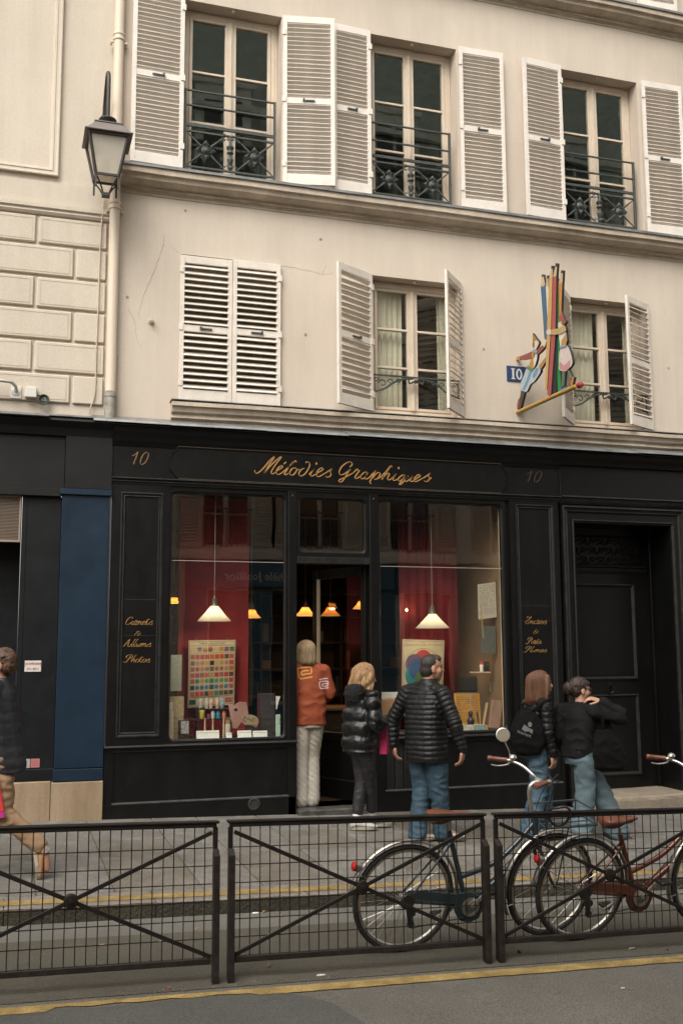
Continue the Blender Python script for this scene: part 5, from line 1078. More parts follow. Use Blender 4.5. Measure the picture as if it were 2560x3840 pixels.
ST = tag(empty('bronze_inkstand', (5.3, .25, .706)), 'dark figure inkstand with a white quill before the orange notebook', 'inkstand')
c = onY('wr2', 1055, 1000, .25); zb_ = .707
MB().lathe([(.075, 0), (.07, .02), (.05, .05), (.032, .085), (.042, .11), (.045, .13), (.03, .155), (.016, .165), (.024, .185), (.03, .205), (.02, .23), (0, .24)], 16, (c.x, .25, zb_)).build('figure', mat('dark_bronze', (.035, .03, .026), .4, metal=.4), ST, smooth=True)
a = onY('wr2', 1058, 925, .25); b = onY('wr2', 1055, 770, .25); MB().tube([a, a.lerp(b, .4), b], [.003, .006, .014], 6).build('quill', mat('quill_feather', (.35, .33, .30), .8), ST)
qp = MB(); a = onY('wr2', 1148, 1090, .24); b = onY('wr2', 1120, 945, .24); qp.tube([a, a.lerp(b, .35), a.lerp(b, .8), b], [.003, .012, .014, .002], 6); tag(qp.build('feather_pen', mat('dark_feather', (.06, .055, .05), .8), None), 'dark feather pen leaning right of the inkstand', 'pen')
cutout('wooden_board', 'wr2', [(1290, 822), (1402, 830), (1372, 1130), (1255, 1125)], .22, .02, mat('rosewood_board', (.40, .23, .16), .55, var=.25, vscale=14, streak=.2), 'tall reddish board leaning at the right end of the right window', 'board')
cutout('wooden_ruler', 'wr2', [(1220, 855), (1248, 858), (1205, 1095), (1185, 1092)], .26, .006, M_BEECH, 'slanted wooden strip between the notebook and the board', 'strip')
for i, (x, yt, w_, c_, lab) in enumerate(((945, 1095, 70, (.34, .32, .26), 'clear glass'), (1040, 1100, 120, (.40, .37, .30), 'engraved'), (1160, 1092, 100, (.20, .27, .24), 'pale green glass'), (1225, 1104, 40, (.3, .2, .1), 'amber'))):
    thing_box('ink_bottle_box', 'wr2', x-w_/2, yt, x+w_/2, 1148, .13, .05, mat('inkbox_%d' % i, tuple(v*1.5 for v in c_), .3, var=.25, vscale=30), lab+' ink box at the front of the right window', 'box', 'ink boxes', zfloor=.706)
FRM = cutout('framed_manuscript', 'wr1', [(1150, 985), (1335, 960), (1347, 1328), (1158, 1352)], .36, .012, mat('manuscript_paper', (.62, .54, .41), .8, var=.12, vscale=30), 'white manuscript sheet hung at an angle in the right window', 'framed sheet')
ink = MB(); rr = random.Random(8)
for j in range(17):
    for i in range(9):
        if rr.random() < .75: a = onY('wr1', 1168+i*18, 1000-i*2+j*19, .358); b = onY('wr1', 1180+i*18, 999-i*2+j*19, .358); ink.bar(a, b, .002, .004)
ink.build('handwriting', mat('brown_ink', (.10, .07, .05), .8), FRM)
cutout('black_mount', 'wr1', [(1340, 940), (1375, 940), (1388, 1340), (1347, 1340)], .37, .012, M_INK, 'black board edge behind the hung manuscript', 'board')
cutout('framed_text', 'wr2', [(1165, 20), (1330, 28), (1330, 322), (1168, 312)], .37, .012, mat('dark_text_sheet', (.12, .115, .10), .7, var=.4, vscale=90), 'dark printed sheet hung below the manuscript in the right window', 'framed sheet')
a = onY('wr1', 1177, 1192, .3); b = onY('wr1', 1209, 1552, .3); tag(MB().tube([a, b], .006, 6).build('wooden_rod', mat('gilt_rod', (.5, .33, .12), .4), None), 'thin gilded rod hanging in front of the manuscript', 'rod')
sf = thing_box('wall_shelf', 'wr2', 1098, 520, 1272, 536, .42, .14, M_BEECH, 'small wooden shelf holding a figurine in the right window', 'shelf'); shz = onY('wr2', 1180, 520, .42).z
c = onY('wr2', 1175, 490, .47); FG = tag(MB().lathe([(.018, 0), (.024, .012), (.018, .035), (.022, .05), (.026, .065), (.02, .085), (0, .092)], 12, (c.x, .47, shz+.001)).build('figurine', MATS['white_card'], None, smooth=True), 'small white figurine with a red cap on the wooden shelf', 'figurine')
MB().lathe([(.024, .085), (.018, .10), (.006, .125), (0, .13)], 10, (c.x, .47, shz)).build('cap', MATS['print_u'], FG)
for i, x in enumerate((1215, 1245)): pot('ink_bottle', 'wr2', x, 430, 516, 26, .47, mk('dark_bottle', (.03, .02, .018)), ('taller', 'labelled')[i]+' dark bottle beside the figurine on the small shelf', 'bottle', M_INK, 'bottles on the small shelf', shz+.001)
thing_box('print_sheet', 'wr2', 1285, 350, 1365, 545, .6, .004, MATS['manuscript_paper'], 'cream sheet pinned beside the figurine shelf', 'paper'); thing_box('print_sheet', 'wr2', 1265, 622, 1380, 740, .6, .004, MATS['manuscript_paper'], 'cream sheet with a hatched square below the figurine shelf', 'paper')
thing_box('black_chair_back', 'wr2', 905, 565, 1130, 745, .95, .05, M_INK, 'dark rounded chair back behind the orange notebook', 'chair back', bev=.02)
# far shelves
BK = tag(empty('wall_shelving', (3.6, 4.4, 0)), 'dark shelving on the back wall of the shop', 'shelving')
for z in (.55, .95, 1.35, 1.75, 2.15): MB().box(1.1, 6.2, 4.25, 4.58, z, z+.03).build('shelf', M_DKW, BK)
for x in (1.1, 2.35, 3.6, 4.85, 6.17): MB().box(x, x+.03, 4.25, 4.58, -.02, 2.5).build('upright', M_DKW, BK)
MB().box(1.1, 6.2, 4.2, 4.59, 2.5, 2.56).build('cornice', M_DKW, BK)
rr = random.Random(31); jm = [mk('stock_%d' % i, c_) for i, c_ in enumerate(((.12, .05, .03), (.20, .12, .05), (.05, .06, .07), (.25, .2, .14), (.10, .03, .03)))]
jar0 = [MB().box(-.05, .05, -.06, .06, 0, .2).build('stock_box', m_, None, bevel=.004) for m_ in jm]
n_ = 0
for z in (.58, .98, 1.38, 1.78):
    x = 1.2; k_n = 0
    while x < 6.05:
        s_ = rr.uniform(.5, 1.3); i_ = rr.randrange(5); o_ = jar0[i_] if n_ < 5 and jar0[n_].location.length == 0 and False else jar0[i_].copy()
        COL.objects.link(o_); o_.location = (x+.06*s_, 4.38, z); o_.scale = (s_, 1, rr.uniform(.5, 1.4)); tag(o_, ('dark brown', 'ochre', 'slate', 'buff', 'maroon')[i_]+' stock box, '+('first', 'second', 'third', 'fourth', 'fifth', 'sixth', 'seventh', 'eighth', 'ninth', 'tenth', 'eleventh', 'twelfth', 'thirteenth', 'fourteenth')[k_n]+' from left, '+{.58: 'lowest', .98: 'second', 1.38: 'third', 1.78: 'top'}[z]+' shelf at the shop back', 'box', 'stock boxes on the back shelving'); k_n += 1; x += .13*s_+rr.uniform(.3, .9)
for o_ in jar0: bpy.data.objects.remove(o_)
CT = tag(empty('counter', (4.4, 2.6, 0)), 'dark wooden shop counter inside the doorway', 'counter'); MB().box(3.9, 5.6, 2.3, 2.9, -.03, .86).build('body', M_DKW, CT, bevel=.01); MB().box(3.85, 5.65, 2.25, 2.95, .86, .9).build('top', M_WD, CT, bevel=.006)
# ------------------------------------------------------------------ hanging pencil sign (flat painted boards, square to the wall)
PS = tag(empty('pencil_sign', (5.79, .1, 4.5)), 'hanging painted sign of two costumed figures propping up giant coloured pencils on a matchstick', 'sign')
XS = 5.79
M_SIDE = mat('sign_board_edge', (.022, .02, .018), .6, var=.3)
def pb(name, pts, col, off=0.0, th=.03, sm=0, par=None, var=.12):
    P = [onX('pen', x, y, XS+off) for x, y in pts]
    if sm: P = catmull(P, sm, True)
    n = len(P); mb = MB(); mb.add(P, [tuple(range(n))]); mb.cm = 1
    mb.v += [(p.x+th, p.y, p.z) for p in P]; mb.f += [tuple(range(2*n-1, n-1, -1))]+[(i, (i+1) % n, n+(i+1) % n, n+i) for i in range(n)]; mb.mi += [1]*(n+1)
    key = 'sign_%d_%d_%d' % tuple(int(v*1000) for v in col)
    return mb.build(name, [mat(key, col, .5, var=var, vscale=25), M_SIDE], par or PS)
LEAD, WOODC = (.035, .032, .03), (.50, .38, .24)
for body, tip, lead, col, off in (
    ([(628, 425), (660, 440), (692, 405), (724, 1000), (712, 1195), (682, 1185)], [(628, 425), (640, 295), (670, 295), (692, 405), (660, 440)], [(640, 296), (642, 260), (668, 264), (670, 296)], (.05, .12, .20), .03),
    ([(700, 430), (718, 440), (740, 420), (744, 600), (716, 940)], [(700, 430), (714, 320), (738, 320), (740, 420), (718, 440)], [(712, 322), (716, 276), (740, 276), (738, 322)], (.60, .56, .48), .035),
    ([(845, 472), (862, 480), (882, 455), (892, 1300), (920, 1915), (872, 1922), (852, 1300)], [(845, 472), (854, 350), (878, 350), (882, 455), (862, 480)], [(853, 352), (858, 320), (880, 320), (879, 352)], (.01, .22, .06), .02),
    ([(885, 382), (908, 392), (936, 370), (918, 880), (893, 885)], [(885, 382), (912, 245), (944, 245), (938, 370), (908, 392)], [(912, 247), (918, 202), (946, 205), (944, 247)], (.50, .20, .05), .015),
    ([(805, 290), (828, 298), (852, 275), (838, 1100), (774, 1975), (744, 1985), (722, 1965), (768, 1300)], [(805, 290), (834, 150), (860, 150), (852, 278), (828, 298)], [(833, 152), (840, 102), (864, 104), (862, 152)], (.36, .075, .075), -.005),
    ([(750, 308), (774, 314), (796, 300), (776, 1000), (718, 1905), (690, 1900), (722, 900)], [(750, 308), (776, 180), (802, 180), (796, 300), (774, 314)], [(776, 182), (780, 138), (804, 138), (803, 182)], (.50, .31, .11), -.01)):
    b = pb('pencil', body, col, off); pb('pencil_tip', tip, WOODC, off+.001, par=b); pb('pencil_lead', lead, LEAD, off+.001, par=b)
pb('pencil', [(846, 1000), (858, 1300), (846, 2000), (790, 2000), (800, 1500), (822, 1150)], (.02, .02, .022), .008)
# left figure
FLESH, OCH, BONE = (.60, .50, .38), (.42, .23, .05), (.62, .58, .50)
def fig(parts, off):
    for nm, pts, col, sm in parts: pb(nm, pts, col, off, sm=sm); off -= .0015
fig([('trousers', [(430, 1600), (515, 1630), (595, 1550), (615, 1590), (625, 1650), (540, 1780), (480, 1830), (420, 1940), (345, 1880), (340, 1820), (390, 1700)], (.40, .45, .48), 3),
     ('stripe', [(470, 1640), (500, 1645), (450, 1800), (400, 1900), (372, 1890), (430, 1760)], (.14, .26, .38), 3), ('stripe', [(545, 1620), (590, 1590), (570, 1680), (510, 1740)], (.16, .27, .38), 3),
     ('torso', [(520, 1355), (578, 1345), (575, 1470), (525, 1600), (460, 1580), (490, 1450)], BONE, 3), ('waistcoat', [(495, 1460), (520, 1470), (525, 1600), (460, 1580)], OCH, 2),
     ('belt', [(440, 1560), (522, 1605), (512, 1640), (430, 1600)], (.10, .22, .08), 0), ('arm', [(525, 1355), (530, 1440), (440, 1468), (330, 1478), (325, 1435), (420, 1395)], (.24, .07, .05), 3), ('sleeve_trim', [(505, 1362), (530, 1370), (528, 1445), (500, 1450)], OCH, 0),
     ('hand', [(328, 1430), (290, 1436), (275, 1475), (328, 1480)], OCH, 2), ('arm', [(560, 1345), (660, 1268), (684, 1300), (590, 1400)], (.24, .07, .05), 2), ('hand', [(660, 1272), (702, 1190), (712, 1202), (685, 1300)], FLESH, 0),
     ('collar', [(510, 1335), (570, 1330), (576, 1375), (520, 1375)], (.25, .30, .36), 2), ('head', [(525, 1200), (580, 1190), (604, 1232), (582, 1290), (548, 1335), (518, 1305), (513, 1240)], FLESH, 2), ('hair', [(513, 1230), (540, 1235), (538, 1295), (515, 1300)], (.25, .09, .03), 2), ('hat', [(512, 1098), (602, 1222), (560, 1190), (516, 1228)], (.32, .18, .05), 0),
     ('leg', [(600, 1560), (690, 1450), (706, 1490), (632, 1612)], (.38, .20, .07), 0), ('shoe', [(690, 1465), (712, 1380), (716, 1470), (702, 1502)], (.10, .28, .16), 0), ('leg', [(350, 1915), (402, 1938), (372, 2050), (338, 2190), (308, 2182), (328, 2060)], (.05, .045, .03), 0), ('shoe', [(306, 2050), (332, 2010), (327, 2100), (300, 2182), (292, 2120)], (.32, .06, .05), 0)], .03)
fig([('leg', [(930, 1610), (978, 1635), (962, 1850), (922, 1872)], (.10, .13, .09), 0), ('leg', [(1008, 1605), (1042, 1640), (1074, 1720), (1052, 1765)], (.10, .20, .10), 0), ('shoe', [(905, 1900), (978, 1858), (992, 1882), (920, 1922)], (.10, .18, .30), 0), ('shoe', [(1045, 1860), (1075, 1718), (1106, 1722), (1082, 1835)], (.45, .17, .05), 0),
     ('skirt', [(905, 1320), (1000, 1270), (1060, 1400), (1078, 1530), (1032, 1600), (980, 1640), (895, 1620), (888, 1540)], (.58, .50, .45), 3), ('skirt_fold', [(900, 1500), (960, 1560), (1040, 1480), (1040, 1590), (980, 1630), (900, 1610)], (.48, .24, .24), 2),
     ('torso', [(885, 1110), (985, 1050), (1002, 1200), (988, 1272), (905, 1302)], BONE, 0), ('waistcoat', [(925, 1200), (985, 1110), (998, 1200), (985, 1272), (915, 1295)], OCH, 0), ('belt', [(893, 1288), (990, 1262), (996, 1288), (900, 1322)], (.20, .28, .40), 0),
     ('head', [(884, 945), (960, 905), (980, 950), (940, 1000), (880, 1022)], FLESH, 2), ('hair', [(925, 918), (966, 898), (986, 940), (950, 985), (930, 975)], (.22, .09, .03), 2), ('hat', [(922, 790), (945, 850), (962, 905), (888, 935), (890, 880)], (.36, .07, .07), 0),
     ('arm', [(765, 1050), (880, 1030), (960, 985), (990, 1060), (900, 1110), (770, 1118)], (.42, .30, .14), 2), ('hand', [(708, 1062), (765, 1035), (772, 1112), (722, 1118)], FLESH, 2)], .004)
a = onX('pen', 285, 2235, XS+.02); b = onX('pen', 1140, 1850, XS+.02); c = onX('pen', 1188, 1836, XS+.02)
MB().tube([(a.x, .11, a.z), a, b], .026, 12).build('matchstick', mat('match_yellow', (.42, .25, .06), .5, var=.2, vscale=30), PS, smooth=True)
MB().lathe([(0, -.05), (.026, -.04), (.036, 0), (.03, .03), (0, .045)], 14, c, (0, -1, 0)).build('match_head', mat('match_red', (.33, .03, .04), .45), PS, smooth=True)
hb = onX('pen', 280, 1465, XS+.03); MB().tube([(hb.x, .11, hb.z), (hb.x, hb.y, hb.z)], .008, 8).build('wall_stay', M_IRON, PS)
NP = tag(MB().box(5.672, 5.945, .086, .099, 4.893, 5.086).build('number_plaque', mat('blue_enamel', (.022, .05, .13), .3, var=.2, vscale=12), None, bevel=.003), 'blue enamel house number plaque reading 10 partly behind the hanging sign', 'sign')
n1 = MB(); n1.box(5.742, 5.766, .0835, .0855, 4.925, 5.05); n1.box(5.728, 5.78, .083, .085, 4.92, 4.932); n1.box(5.728, 5.78, .083, .085, 5.043, 5.055)
P = [(5.835+math.cos(t)*.042, 4.9875+math.sin(t)*.068) for t in [i*PI/10 for i in range(20)]]; Q = [(5.835+math.cos(t)*.019, 4.9875+math.sin(t)*.05) for t in [i*PI/10 for i in range(20)]]
n1.add([(x, .0845, z) for x, z in P]+[(x, .0845, z) for x, z in Q], [(i, (i+1) % 20, 20+(i+1) % 20, 20+i) for i in range(20)]); n1.build('numerals', mat('white_enamel_number', (.62, .60, .55), .3), NP)

# ------------------------------------------------------------------ pedestrian barriers
M_BAR = mat('brown_barrier_paint', (.0115, .009, .0078), .42, var=.25, vscale=14, bump=.1, bscale=90, spec=.22)
M_BARW = mat('chipped_barrier_paint', (.0135, .0105, .009), .42, var=.35, vscale=22, bump=.2, bscale=70, col2=(.026, .021, .0185), spec=.22)
YF = -4.90; L = 1.60
def barrier():
    """one barrier, local x from 0 to L along the slope, z up from the ground"""
    root = empty('pedestrian_barrier')
    sh = lambda x: SX*x
    def add(mb, name, m=M_BAR, bev=.003, par=root, smooth=False):
        mb.v = [(x, y, z+sh(x)) for x, y, z in mb.v]; return mb.build(name, m, par, bevel=bev, smooth=smooth)
    add(MB().box(-.02, L+.02, -.024, .024, .874, .889), 'top_rail', M_BAR, .004)
    add(MB().box(-.005, L+.005, -.018, .018, .852, .874), 'upper_rail'); add(MB().box(.02, L-.02, -.016, .016, .10, .133), 'lower_rail', M_BARW)
    for x in (0, L): add(MB().box(x-.0135, x+.0135, -.012, .012, .0, .852), 'upright', M_BAR)
    for x in (.0, L):
        p = MB(); p.box(x-.0185, x+.0185, -.06, -.016, -.05, .70)
        p.add([(x-.0185, -.06, .70), (x+.0185, -.06, .70), (x+.0185, -.016, .735), (x-.0185, -.016, .735), (x+.0185, -.016, .70), (x-.0185, -.016, .70)], [(0,1,2,3), (0,3,5), (1,4,2), (3,2,4,5)]); add(p, 'post', M_BARW, .003)
    cx, cz = L/2, .482
    for ex, ez in ((.02, .825), (L-.02, .825), (.02, .14), (L-.02, .14)):
        d = MB(); a = Vector((cx, -.012, cz)); b = Vector((ex, -.012, ez)); a = a.lerp(b, .045); d.bar(a, b, .010, .0235, up=(0, 0, 1)); add(d, 'brace', M_BAR, .002)
    add(MB().lathe([(.039, -.012), (.039, .012), (.034, .015), (.014, .015), (.012, .023), (.0, .024)], 20, (cx, -.012, cz), (0, -1, 0)), 'centre_boss', M_BAR, 0, smooth=True)
    nv = 27
    for i in range(1, nv): add(MB().tube([(L*i/nv, .004, .13), (L*i/nv, .004, .85)], .0032, 5, cap=False), 'wire', M_BAR, 0)
    for j in range(1, 7): add(MB().tube([(.015, .009, .135+j*.1), (L-.015, .009, .135+j*.1)], .0031, 5, cap=False), 'wire', M_BAR, 0)
    return root
def copy_tree(o, parent=None):
    c = o.copy(); COL.objects.link(c)
    if parent is not None: c.parent = parent
    for ch in [q for q in ALLCH.get(o.name, [])]: copy_tree(ch, c)
    return c
def index_children():
    global ALLCH; ALLCH = {}
    for o in bpy.data.objects:
        if o.parent: ALLCH.setdefault(o.parent.name, []).append(o)
B0 = barrier(); index_children()
blab = ['dark brown mesh barrier running off the left edge of the picture', 'dark brown mesh barrier in front of the blue bicycle, middle of three', 'dark brown mesh barrier in front of the copper bicycle at the right']
for i, x0 in enumerate((-.42, 1.268, 2.957)):
    o = B0 if i == 0 else copy_tree(B0); o.location = (x0, YF, road(x0)); tag(o, blab[i], 'barrier', 'barriers along the cycle lane')

# ------------------------------------------------------------------ bicycles
M_CHROME = mat('chrome', (.48, .46, .42), .32, metal=1.0, var=.06, vscale=9); M_ALU = mat('brushed_aluminium', (.52, .50, .46), .35, metal=.9, var=.12)
M_TYRE = mat('black_tyre', (.014, .0135, .013), .7, var=.2, bump=.3, bscale=200); M_LEATH = mat('brown_leather', (.115, .036, .018), .38, var=.2, vscale=14, bump=.08); M_BPLAST = mat('black_plastic', (.015, .015, .015), .4, var=.2)
M_REDL = mat('red_reflector', (.42, .012, .012), .15, var=.1); M_WICK = mat('wicker', (.12, .07, .038), .7, var=.4, vscale=40)
def wheel(name, c, root, r=.345, steer=0.0):
    w = empty(name, c, root); w.location = c; w.matrix_parent_inverse = Matrix()
    w.rotation_euler = (0, 0, steer)
    circ = lambda rr_, n=40, y=0: [(math.cos(2*PI*i/n)*rr_, y, math.sin(2*PI*i/n)*rr_) for i in range(n)]
    def ch(mb, n_, m, smooth=True): o = mb.build(n_, m, None, smooth=smooth); o.parent = w; return o
    ch(MB().tube(circ(r-.016), .0165, 8, closed=True), 'tyre', M_TYRE)
    rim = MB(); n = 40
    prof = [(r-.034, -.011), (r-.030, -.013), (r-.046, -.011), (r-.052, 0), (r-.046, .011), (r-.030, .013), (r-.034, .011)]
    k = len(prof); vs = [(math.cos(2*PI*i/n)*p[0], p[1], math.sin(2*PI*i/n)*p[0]) for i in range(n) for p in prof]
    rim.add(vs, [(i*k+j, ((i+1) % n)*k+j, ((i+1) % n)*k+j+1, i*k+j+1) for i in range(n) for j in range(k-1)]); ch(rim, 'rim', M_CHROME)
    s = MB()
    for i in range(32):
        a = 2*PI*i/32; b = a+(.5 if (i//2) % 2 else -.5); sd = .028 if i % 2 else -.028
        s.tube([(math.cos(b)*.022, sd, math.sin(b)*.022), (math.cos(a)*(r-.05), 0, math.sin(a)*(r-.05))], .0011, 4, cap=False)
    tag(ch(s, 'spokes', M_CHROME, False), kind='stuff')
    ch(MB().lathe([(.008, -.05), (.012, -.045), (.024, -.032), (.024, -.026), (.014, -.02), (.014, .02), (.024, .026), (.024, .032), (.012, .045), (.008, .05)], 14, (0, 0, 0), (0, 1, 0)), 'hub', M_ALU)
    return w
def mudguard(name, c, a0, a1, root, r=.366, steer=0.0):
    mb = MB(); n = 26; prof = [(0, -.022), (.009, -.018), (.012, -.007), (.014, 0), (.012, .007), (.009, .018), (0, .022)]; k = len(prof); vs = []
    cs, sn = math.cos(steer), math.sin(steer)
    for i in range(n+1):
        a = a0+(a1-a0)*i/n
        for pr, py in prof: x = math.cos(a)*(r+pr); vs.append((c[0]+x*cs-py*sn, c[1]+x*sn+py*cs, c[2]+math.sin(a)*(r+pr)))
    mb.add(vs, [(i*k+j, (i+1)*k+j, (i+1)*k+j+1, i*k+j+1) for i in range(n) for j in range(k-1)])
    o = mb.build(name, M_CHROME, root, smooth=2); md = o.modifiers.new('thickness', 'SOLIDIFY'); md.thickness = .0015
    return o
def bicycle(label, col, M_FR, basket, rack, mirror, steer, stay_col=None, sdz=0.0):
    root = tag(empty('bicycle'), label, 'bicycle', 'city bicycles locked to the barriers')
    RA = Vector((0, 0, .345)); BB = Vector((.44, 0, .275)); FA = Vector((1.06, 0, .345)); ST_ = Vector((.285, 0, .76+min(sdz, 0))); HT = Vector((.895, 0, .82)); HB = Vector((.935, 0, .63))
    f = MB(); t = lambda pts, r_, n_=10: f.tube(catmull(pts, 5) if len(pts) > 2 else pts, r_, n_)
    t([BB, ST_], .0175); t([HB, HT], .022)
    t([BB.lerp(ST_, .36), Vector((.62, 0, .52)), Vector((.78, 0, .64)), HT.lerp(HB, .25)], .0175)
    t([BB+Vector((.02, 0, .02)), Vector((.60, 0, .37)), Vector((.76, 0, .49)), HB+Vector((-.005, 0, .02))], .0215)
    for s_ in (-1, 1):
        t([RA+Vector((0, s_*.058, 0)), BB+Vector((-.05, s_*.028, .0))], .009, 8); t([RA+Vector((0, s_*.058, 0)), ST_+Vector((.02, s_*.018, -.07))], .008, 8)
    f.lathe([(.024, -.036), (.024, .036)], 14, BB, (0, 1, 0)); f.build('frame', M_FR, root, smooth=True)
    sq = lambda p: Vector((FA.x+(p.x-FA.x)*math.cos(steer)-p.y*math.sin(steer), (p.x-FA.x)*math.sin(steer)+p.y*math.cos(steer), p.z)) 
    fk = MB()
    for s_ in (-1, 1): fk.tube(catmull([HB+Vector((0, s_*.035, -.02)), Vector((.96, s_*.055, .55)), Vector((1.01, s_*.055, .43)), FA+Vector((0, s_*.055, 0))], 4), [.013]*4+[.012]*4+[.010]*5, 8)
    fk.bar(HB+Vector((0, -.045, -.015)), HB+Vector((0, .045, -.015)), .03, .03); fk.build('fork', stay_col or M_FR, root, smooth=True)
    wheel('rear_wheel', RA, root); wheel('front_wheel', FA, root, steer=steer)
    mudguard('mudguard', RA, R(-8), R(172), root); fm = mudguard('mudguard', FA, R(62), R(205), root, steer=steer)
    stay = MB()
    for c, aa, rr_ in ((RA, R(150), 0), (FA, R(195), steer)):
        for s_ in (-1, 1):
            p1 = Vector((math.cos(aa)*.37*math.cos(rr_)-s_*.026*math.sin(rr_), math.cos(aa)*.37*math.sin(rr_)+s_*.026*math.cos(rr_), math.sin(aa)*.37)); stay.tube([c+Vector((0, s_*.055, 0)), c+p1], .0022, 5)
    tag(stay.build('mudguard_stays', M_CHROME, root), kind='stuff')
    rl = MB(); ra = R(145); p = RA+Vector((math.cos(ra)*.395, 0, math.sin(ra)*.395)); d = Vector((math.cos(ra), 0, math.sin(ra)))
    b_ = Vector((-1, 0, .15)).normalized(); rl.lathe([(.026, 0), (.03, .01), (.028, .022), (.018, .03), (0, .033)], 14, p+b_*.01, b_); lo = rl.build('rear_light', M_REDL, root, smooth=True)
    hs_ = MB(); hs_.lathe([(.012, -.05), (.024, -.02), (.03, 0), (.029, .012)], 14, p+b_*.01, b_); hs_.build('light_housing', M_CHROME, lo, smooth=True)
    # chaincase, chainset, derailleur
    cc = MB(); P = [(RA.x-.02, .40), (.10, .405), (.34, .365), (.44, .37), (.52, .33), (.545, .265), (.51, .19), (.44, .165), (.37, .19), (.335, .25), (.33, .30), (.1, .345), (RA.x-.02, .35)]
    n = len(P); cc.add([(x, -.058, z) for x, z in P]+[(x, -.040, z) for x, z in P], [tuple(range(n)), tuple(range(2*n-1, n-1, -1))]+[(i, n+i, n+(i+1) % n, (i+1) % n) for i in range(n)]); cc.build('chaincase', M_FR, root, bevel=.004)
    cr = MB(); cr.lathe([(.062, 0), (.062, .004), (.045, .004), (.045, 0)], 20, BB+Vector((0, -.064, 0)), (0, -1, 0)); cr.bar(BB+Vector((0, -.075, 0)), BB+Vector((.125, -.08, .115)), .012, .022); cr.build('crank', M_ALU, root); cr = MB(); cr.bar(BB+Vector((0, .07, 0)), BB+Vector((-.125, .075, -.115)), .012, .022); cr.build('crank', M_ALU, root)
    for s_ in (-1, 1):
        pc_ = BB+Vector((-s_*.13, s_*.125, -s_*.118)); MB().box(pc_.x-.045, pc_.x+.045, pc_.y-.042, pc_.y+.042, pc_.z-.013, pc_.z+.013).build('pedal', M_BPLAST, root, bevel=.006)
    dm_ = MB(); dm_.lathe([(.045, -.012), (.05, 0), (.045, .012)], 16, RA+Vector((0, -.055, 0)), (0, 1, 0)); dm_.bar(RA+Vector((0, -.07, -.02)), RA+Vector((.02, -.07, -.13)), .012, .03); dm_.lathe([(.024, -.006), (.024, .006)], 12, RA+Vector((.03, -.068, -.07)), (0, 1, 0)); dm_.lathe([(.024, -.006), (.024, .006)], 12, RA+Vector((.025, -.068, -.14)), (0, 1, 0)); dm_.tube([RA+Vector((.03, -.068, -.165)), BB+Vector((0, -.062, -.062))], .004, 5); dm_.build('derailleur', M_BPLAST, root, smooth=True)
    # saddle
    S = Vector((.27, 0, .865+sdz)); rings = []
    for x, w_, zt_, zb_ in ((-.135, .045, .008, -.03), (-.12, .08, .024, -.05), (-.07, .092, .030, -.055), (-.01, .075, .022, -.045), (.05, .038, .012, -.03), (.10, .024, .012, -.024), (.135, .018, .010, -.016), (.15, .006, .0, -.008)):
        rings.append([(S.x+x, math.cos(t_)*w_, S.z+(zt_ if math.sin(t_) > 0 else -zb_)*math.sin(t_)+.0) for t_ in [q*2*PI/14 for q in range(14)]])
    sd = MB(); sd.add([p_ for q in rings for p_ in q], [(i*14+j, i*14+(j+1) % 14, (i+1)*14+(j+1) % 14, (i+1)*14+j) for i in range(7) for j in range(14)]+[tuple(range(13, -1, -1)), tuple(98+j for j in range(14))]); sd.build('saddle', M_LEATH, root, smooth=2)
    sp2 = MB(); sp2.tube([ST_, Vector((.268, 0, .835+min(sdz, 0)))], .0125, 10); sp2.tube([S+Vector((-.09, 0, -.045)), S+Vector((-.09, 0, -.02))], .03, 10); sp2.bar(S+Vector((-.1, 0, -.045)), S+Vector((.1, 0, -.025)), .035, .007); sp2.build('seat_post', M_ALU, root, smooth=True)
    # stem and swept handlebar (turns with the fork)
    sm = MB(); sm.tube(catmull([HT, HT+Vector((-.035, 0, .12)), HT+Vector((-.035, 0, .20)), HT+Vector((.02, 0, .225))], 4), .015, 10); C_ = HT+Vector((.03, 0, .225)); sm.lathe([(.021, -.03), (.021, .03)], 12, C_, (0, 1, 0)); sm.build('stem', M_ALU, root, smooth=True)
    hb_ = MB(); hp = [C_+Vector((-.215, -.315, .075)), C_+Vector((-.11, -.255, .075)), C_+Vector((-.035, -.18, .055)), C_+Vector((.01, -.09, .01)), C_, C_+Vector((.01, .09, .01)), C_+Vector((-.035, .18, .055)), C_+Vector((-.11, .255, .075)), C_+Vector((-.215, .315, .075))]
    hb_.tube(catmull(hp, 5), .0112, 10); hb_.build('handlebar', M_CHROME, root, smooth=True)
    for s_ in (-1, 1):
        e = C_+Vector((-.225, s_*.32, .075)); g_ = C_+Vector((-.105, s_*.252, .075)); dd = (e-g_).normalized(); MB().lathe([(.014, 0), (.018, .004), (.016, .012), (.0165, .10), (.019, .118), (.019, .128), (.014, .134)], 12, g_, dd).build('grip', M_LEATH, root, smooth=True)
        lv = MB(); nrm = dd.cross(Vector((0, 0, 1)))*s_; l0 = g_-dd*.02+Vector((0, 0, -.012)); lv.tube(catmull([l0, l0+nrm*-.03+dd*.02+Vector((0, 0, -.012)), l0+nrm*-.045+dd*.075+Vector((0, 0, -.022)), l0+nrm*-.05+dd*.125+Vector((0, 0, -.018))], 4), [.008]*4+[.006]*4+[.005]*5, 8); lv.lathe([(.016, -.012), (.018, 0), (.016, .012)], 10, g_-dd*.022, dd); lv.build('brake_lever', M_CHROME, root, smooth=True)
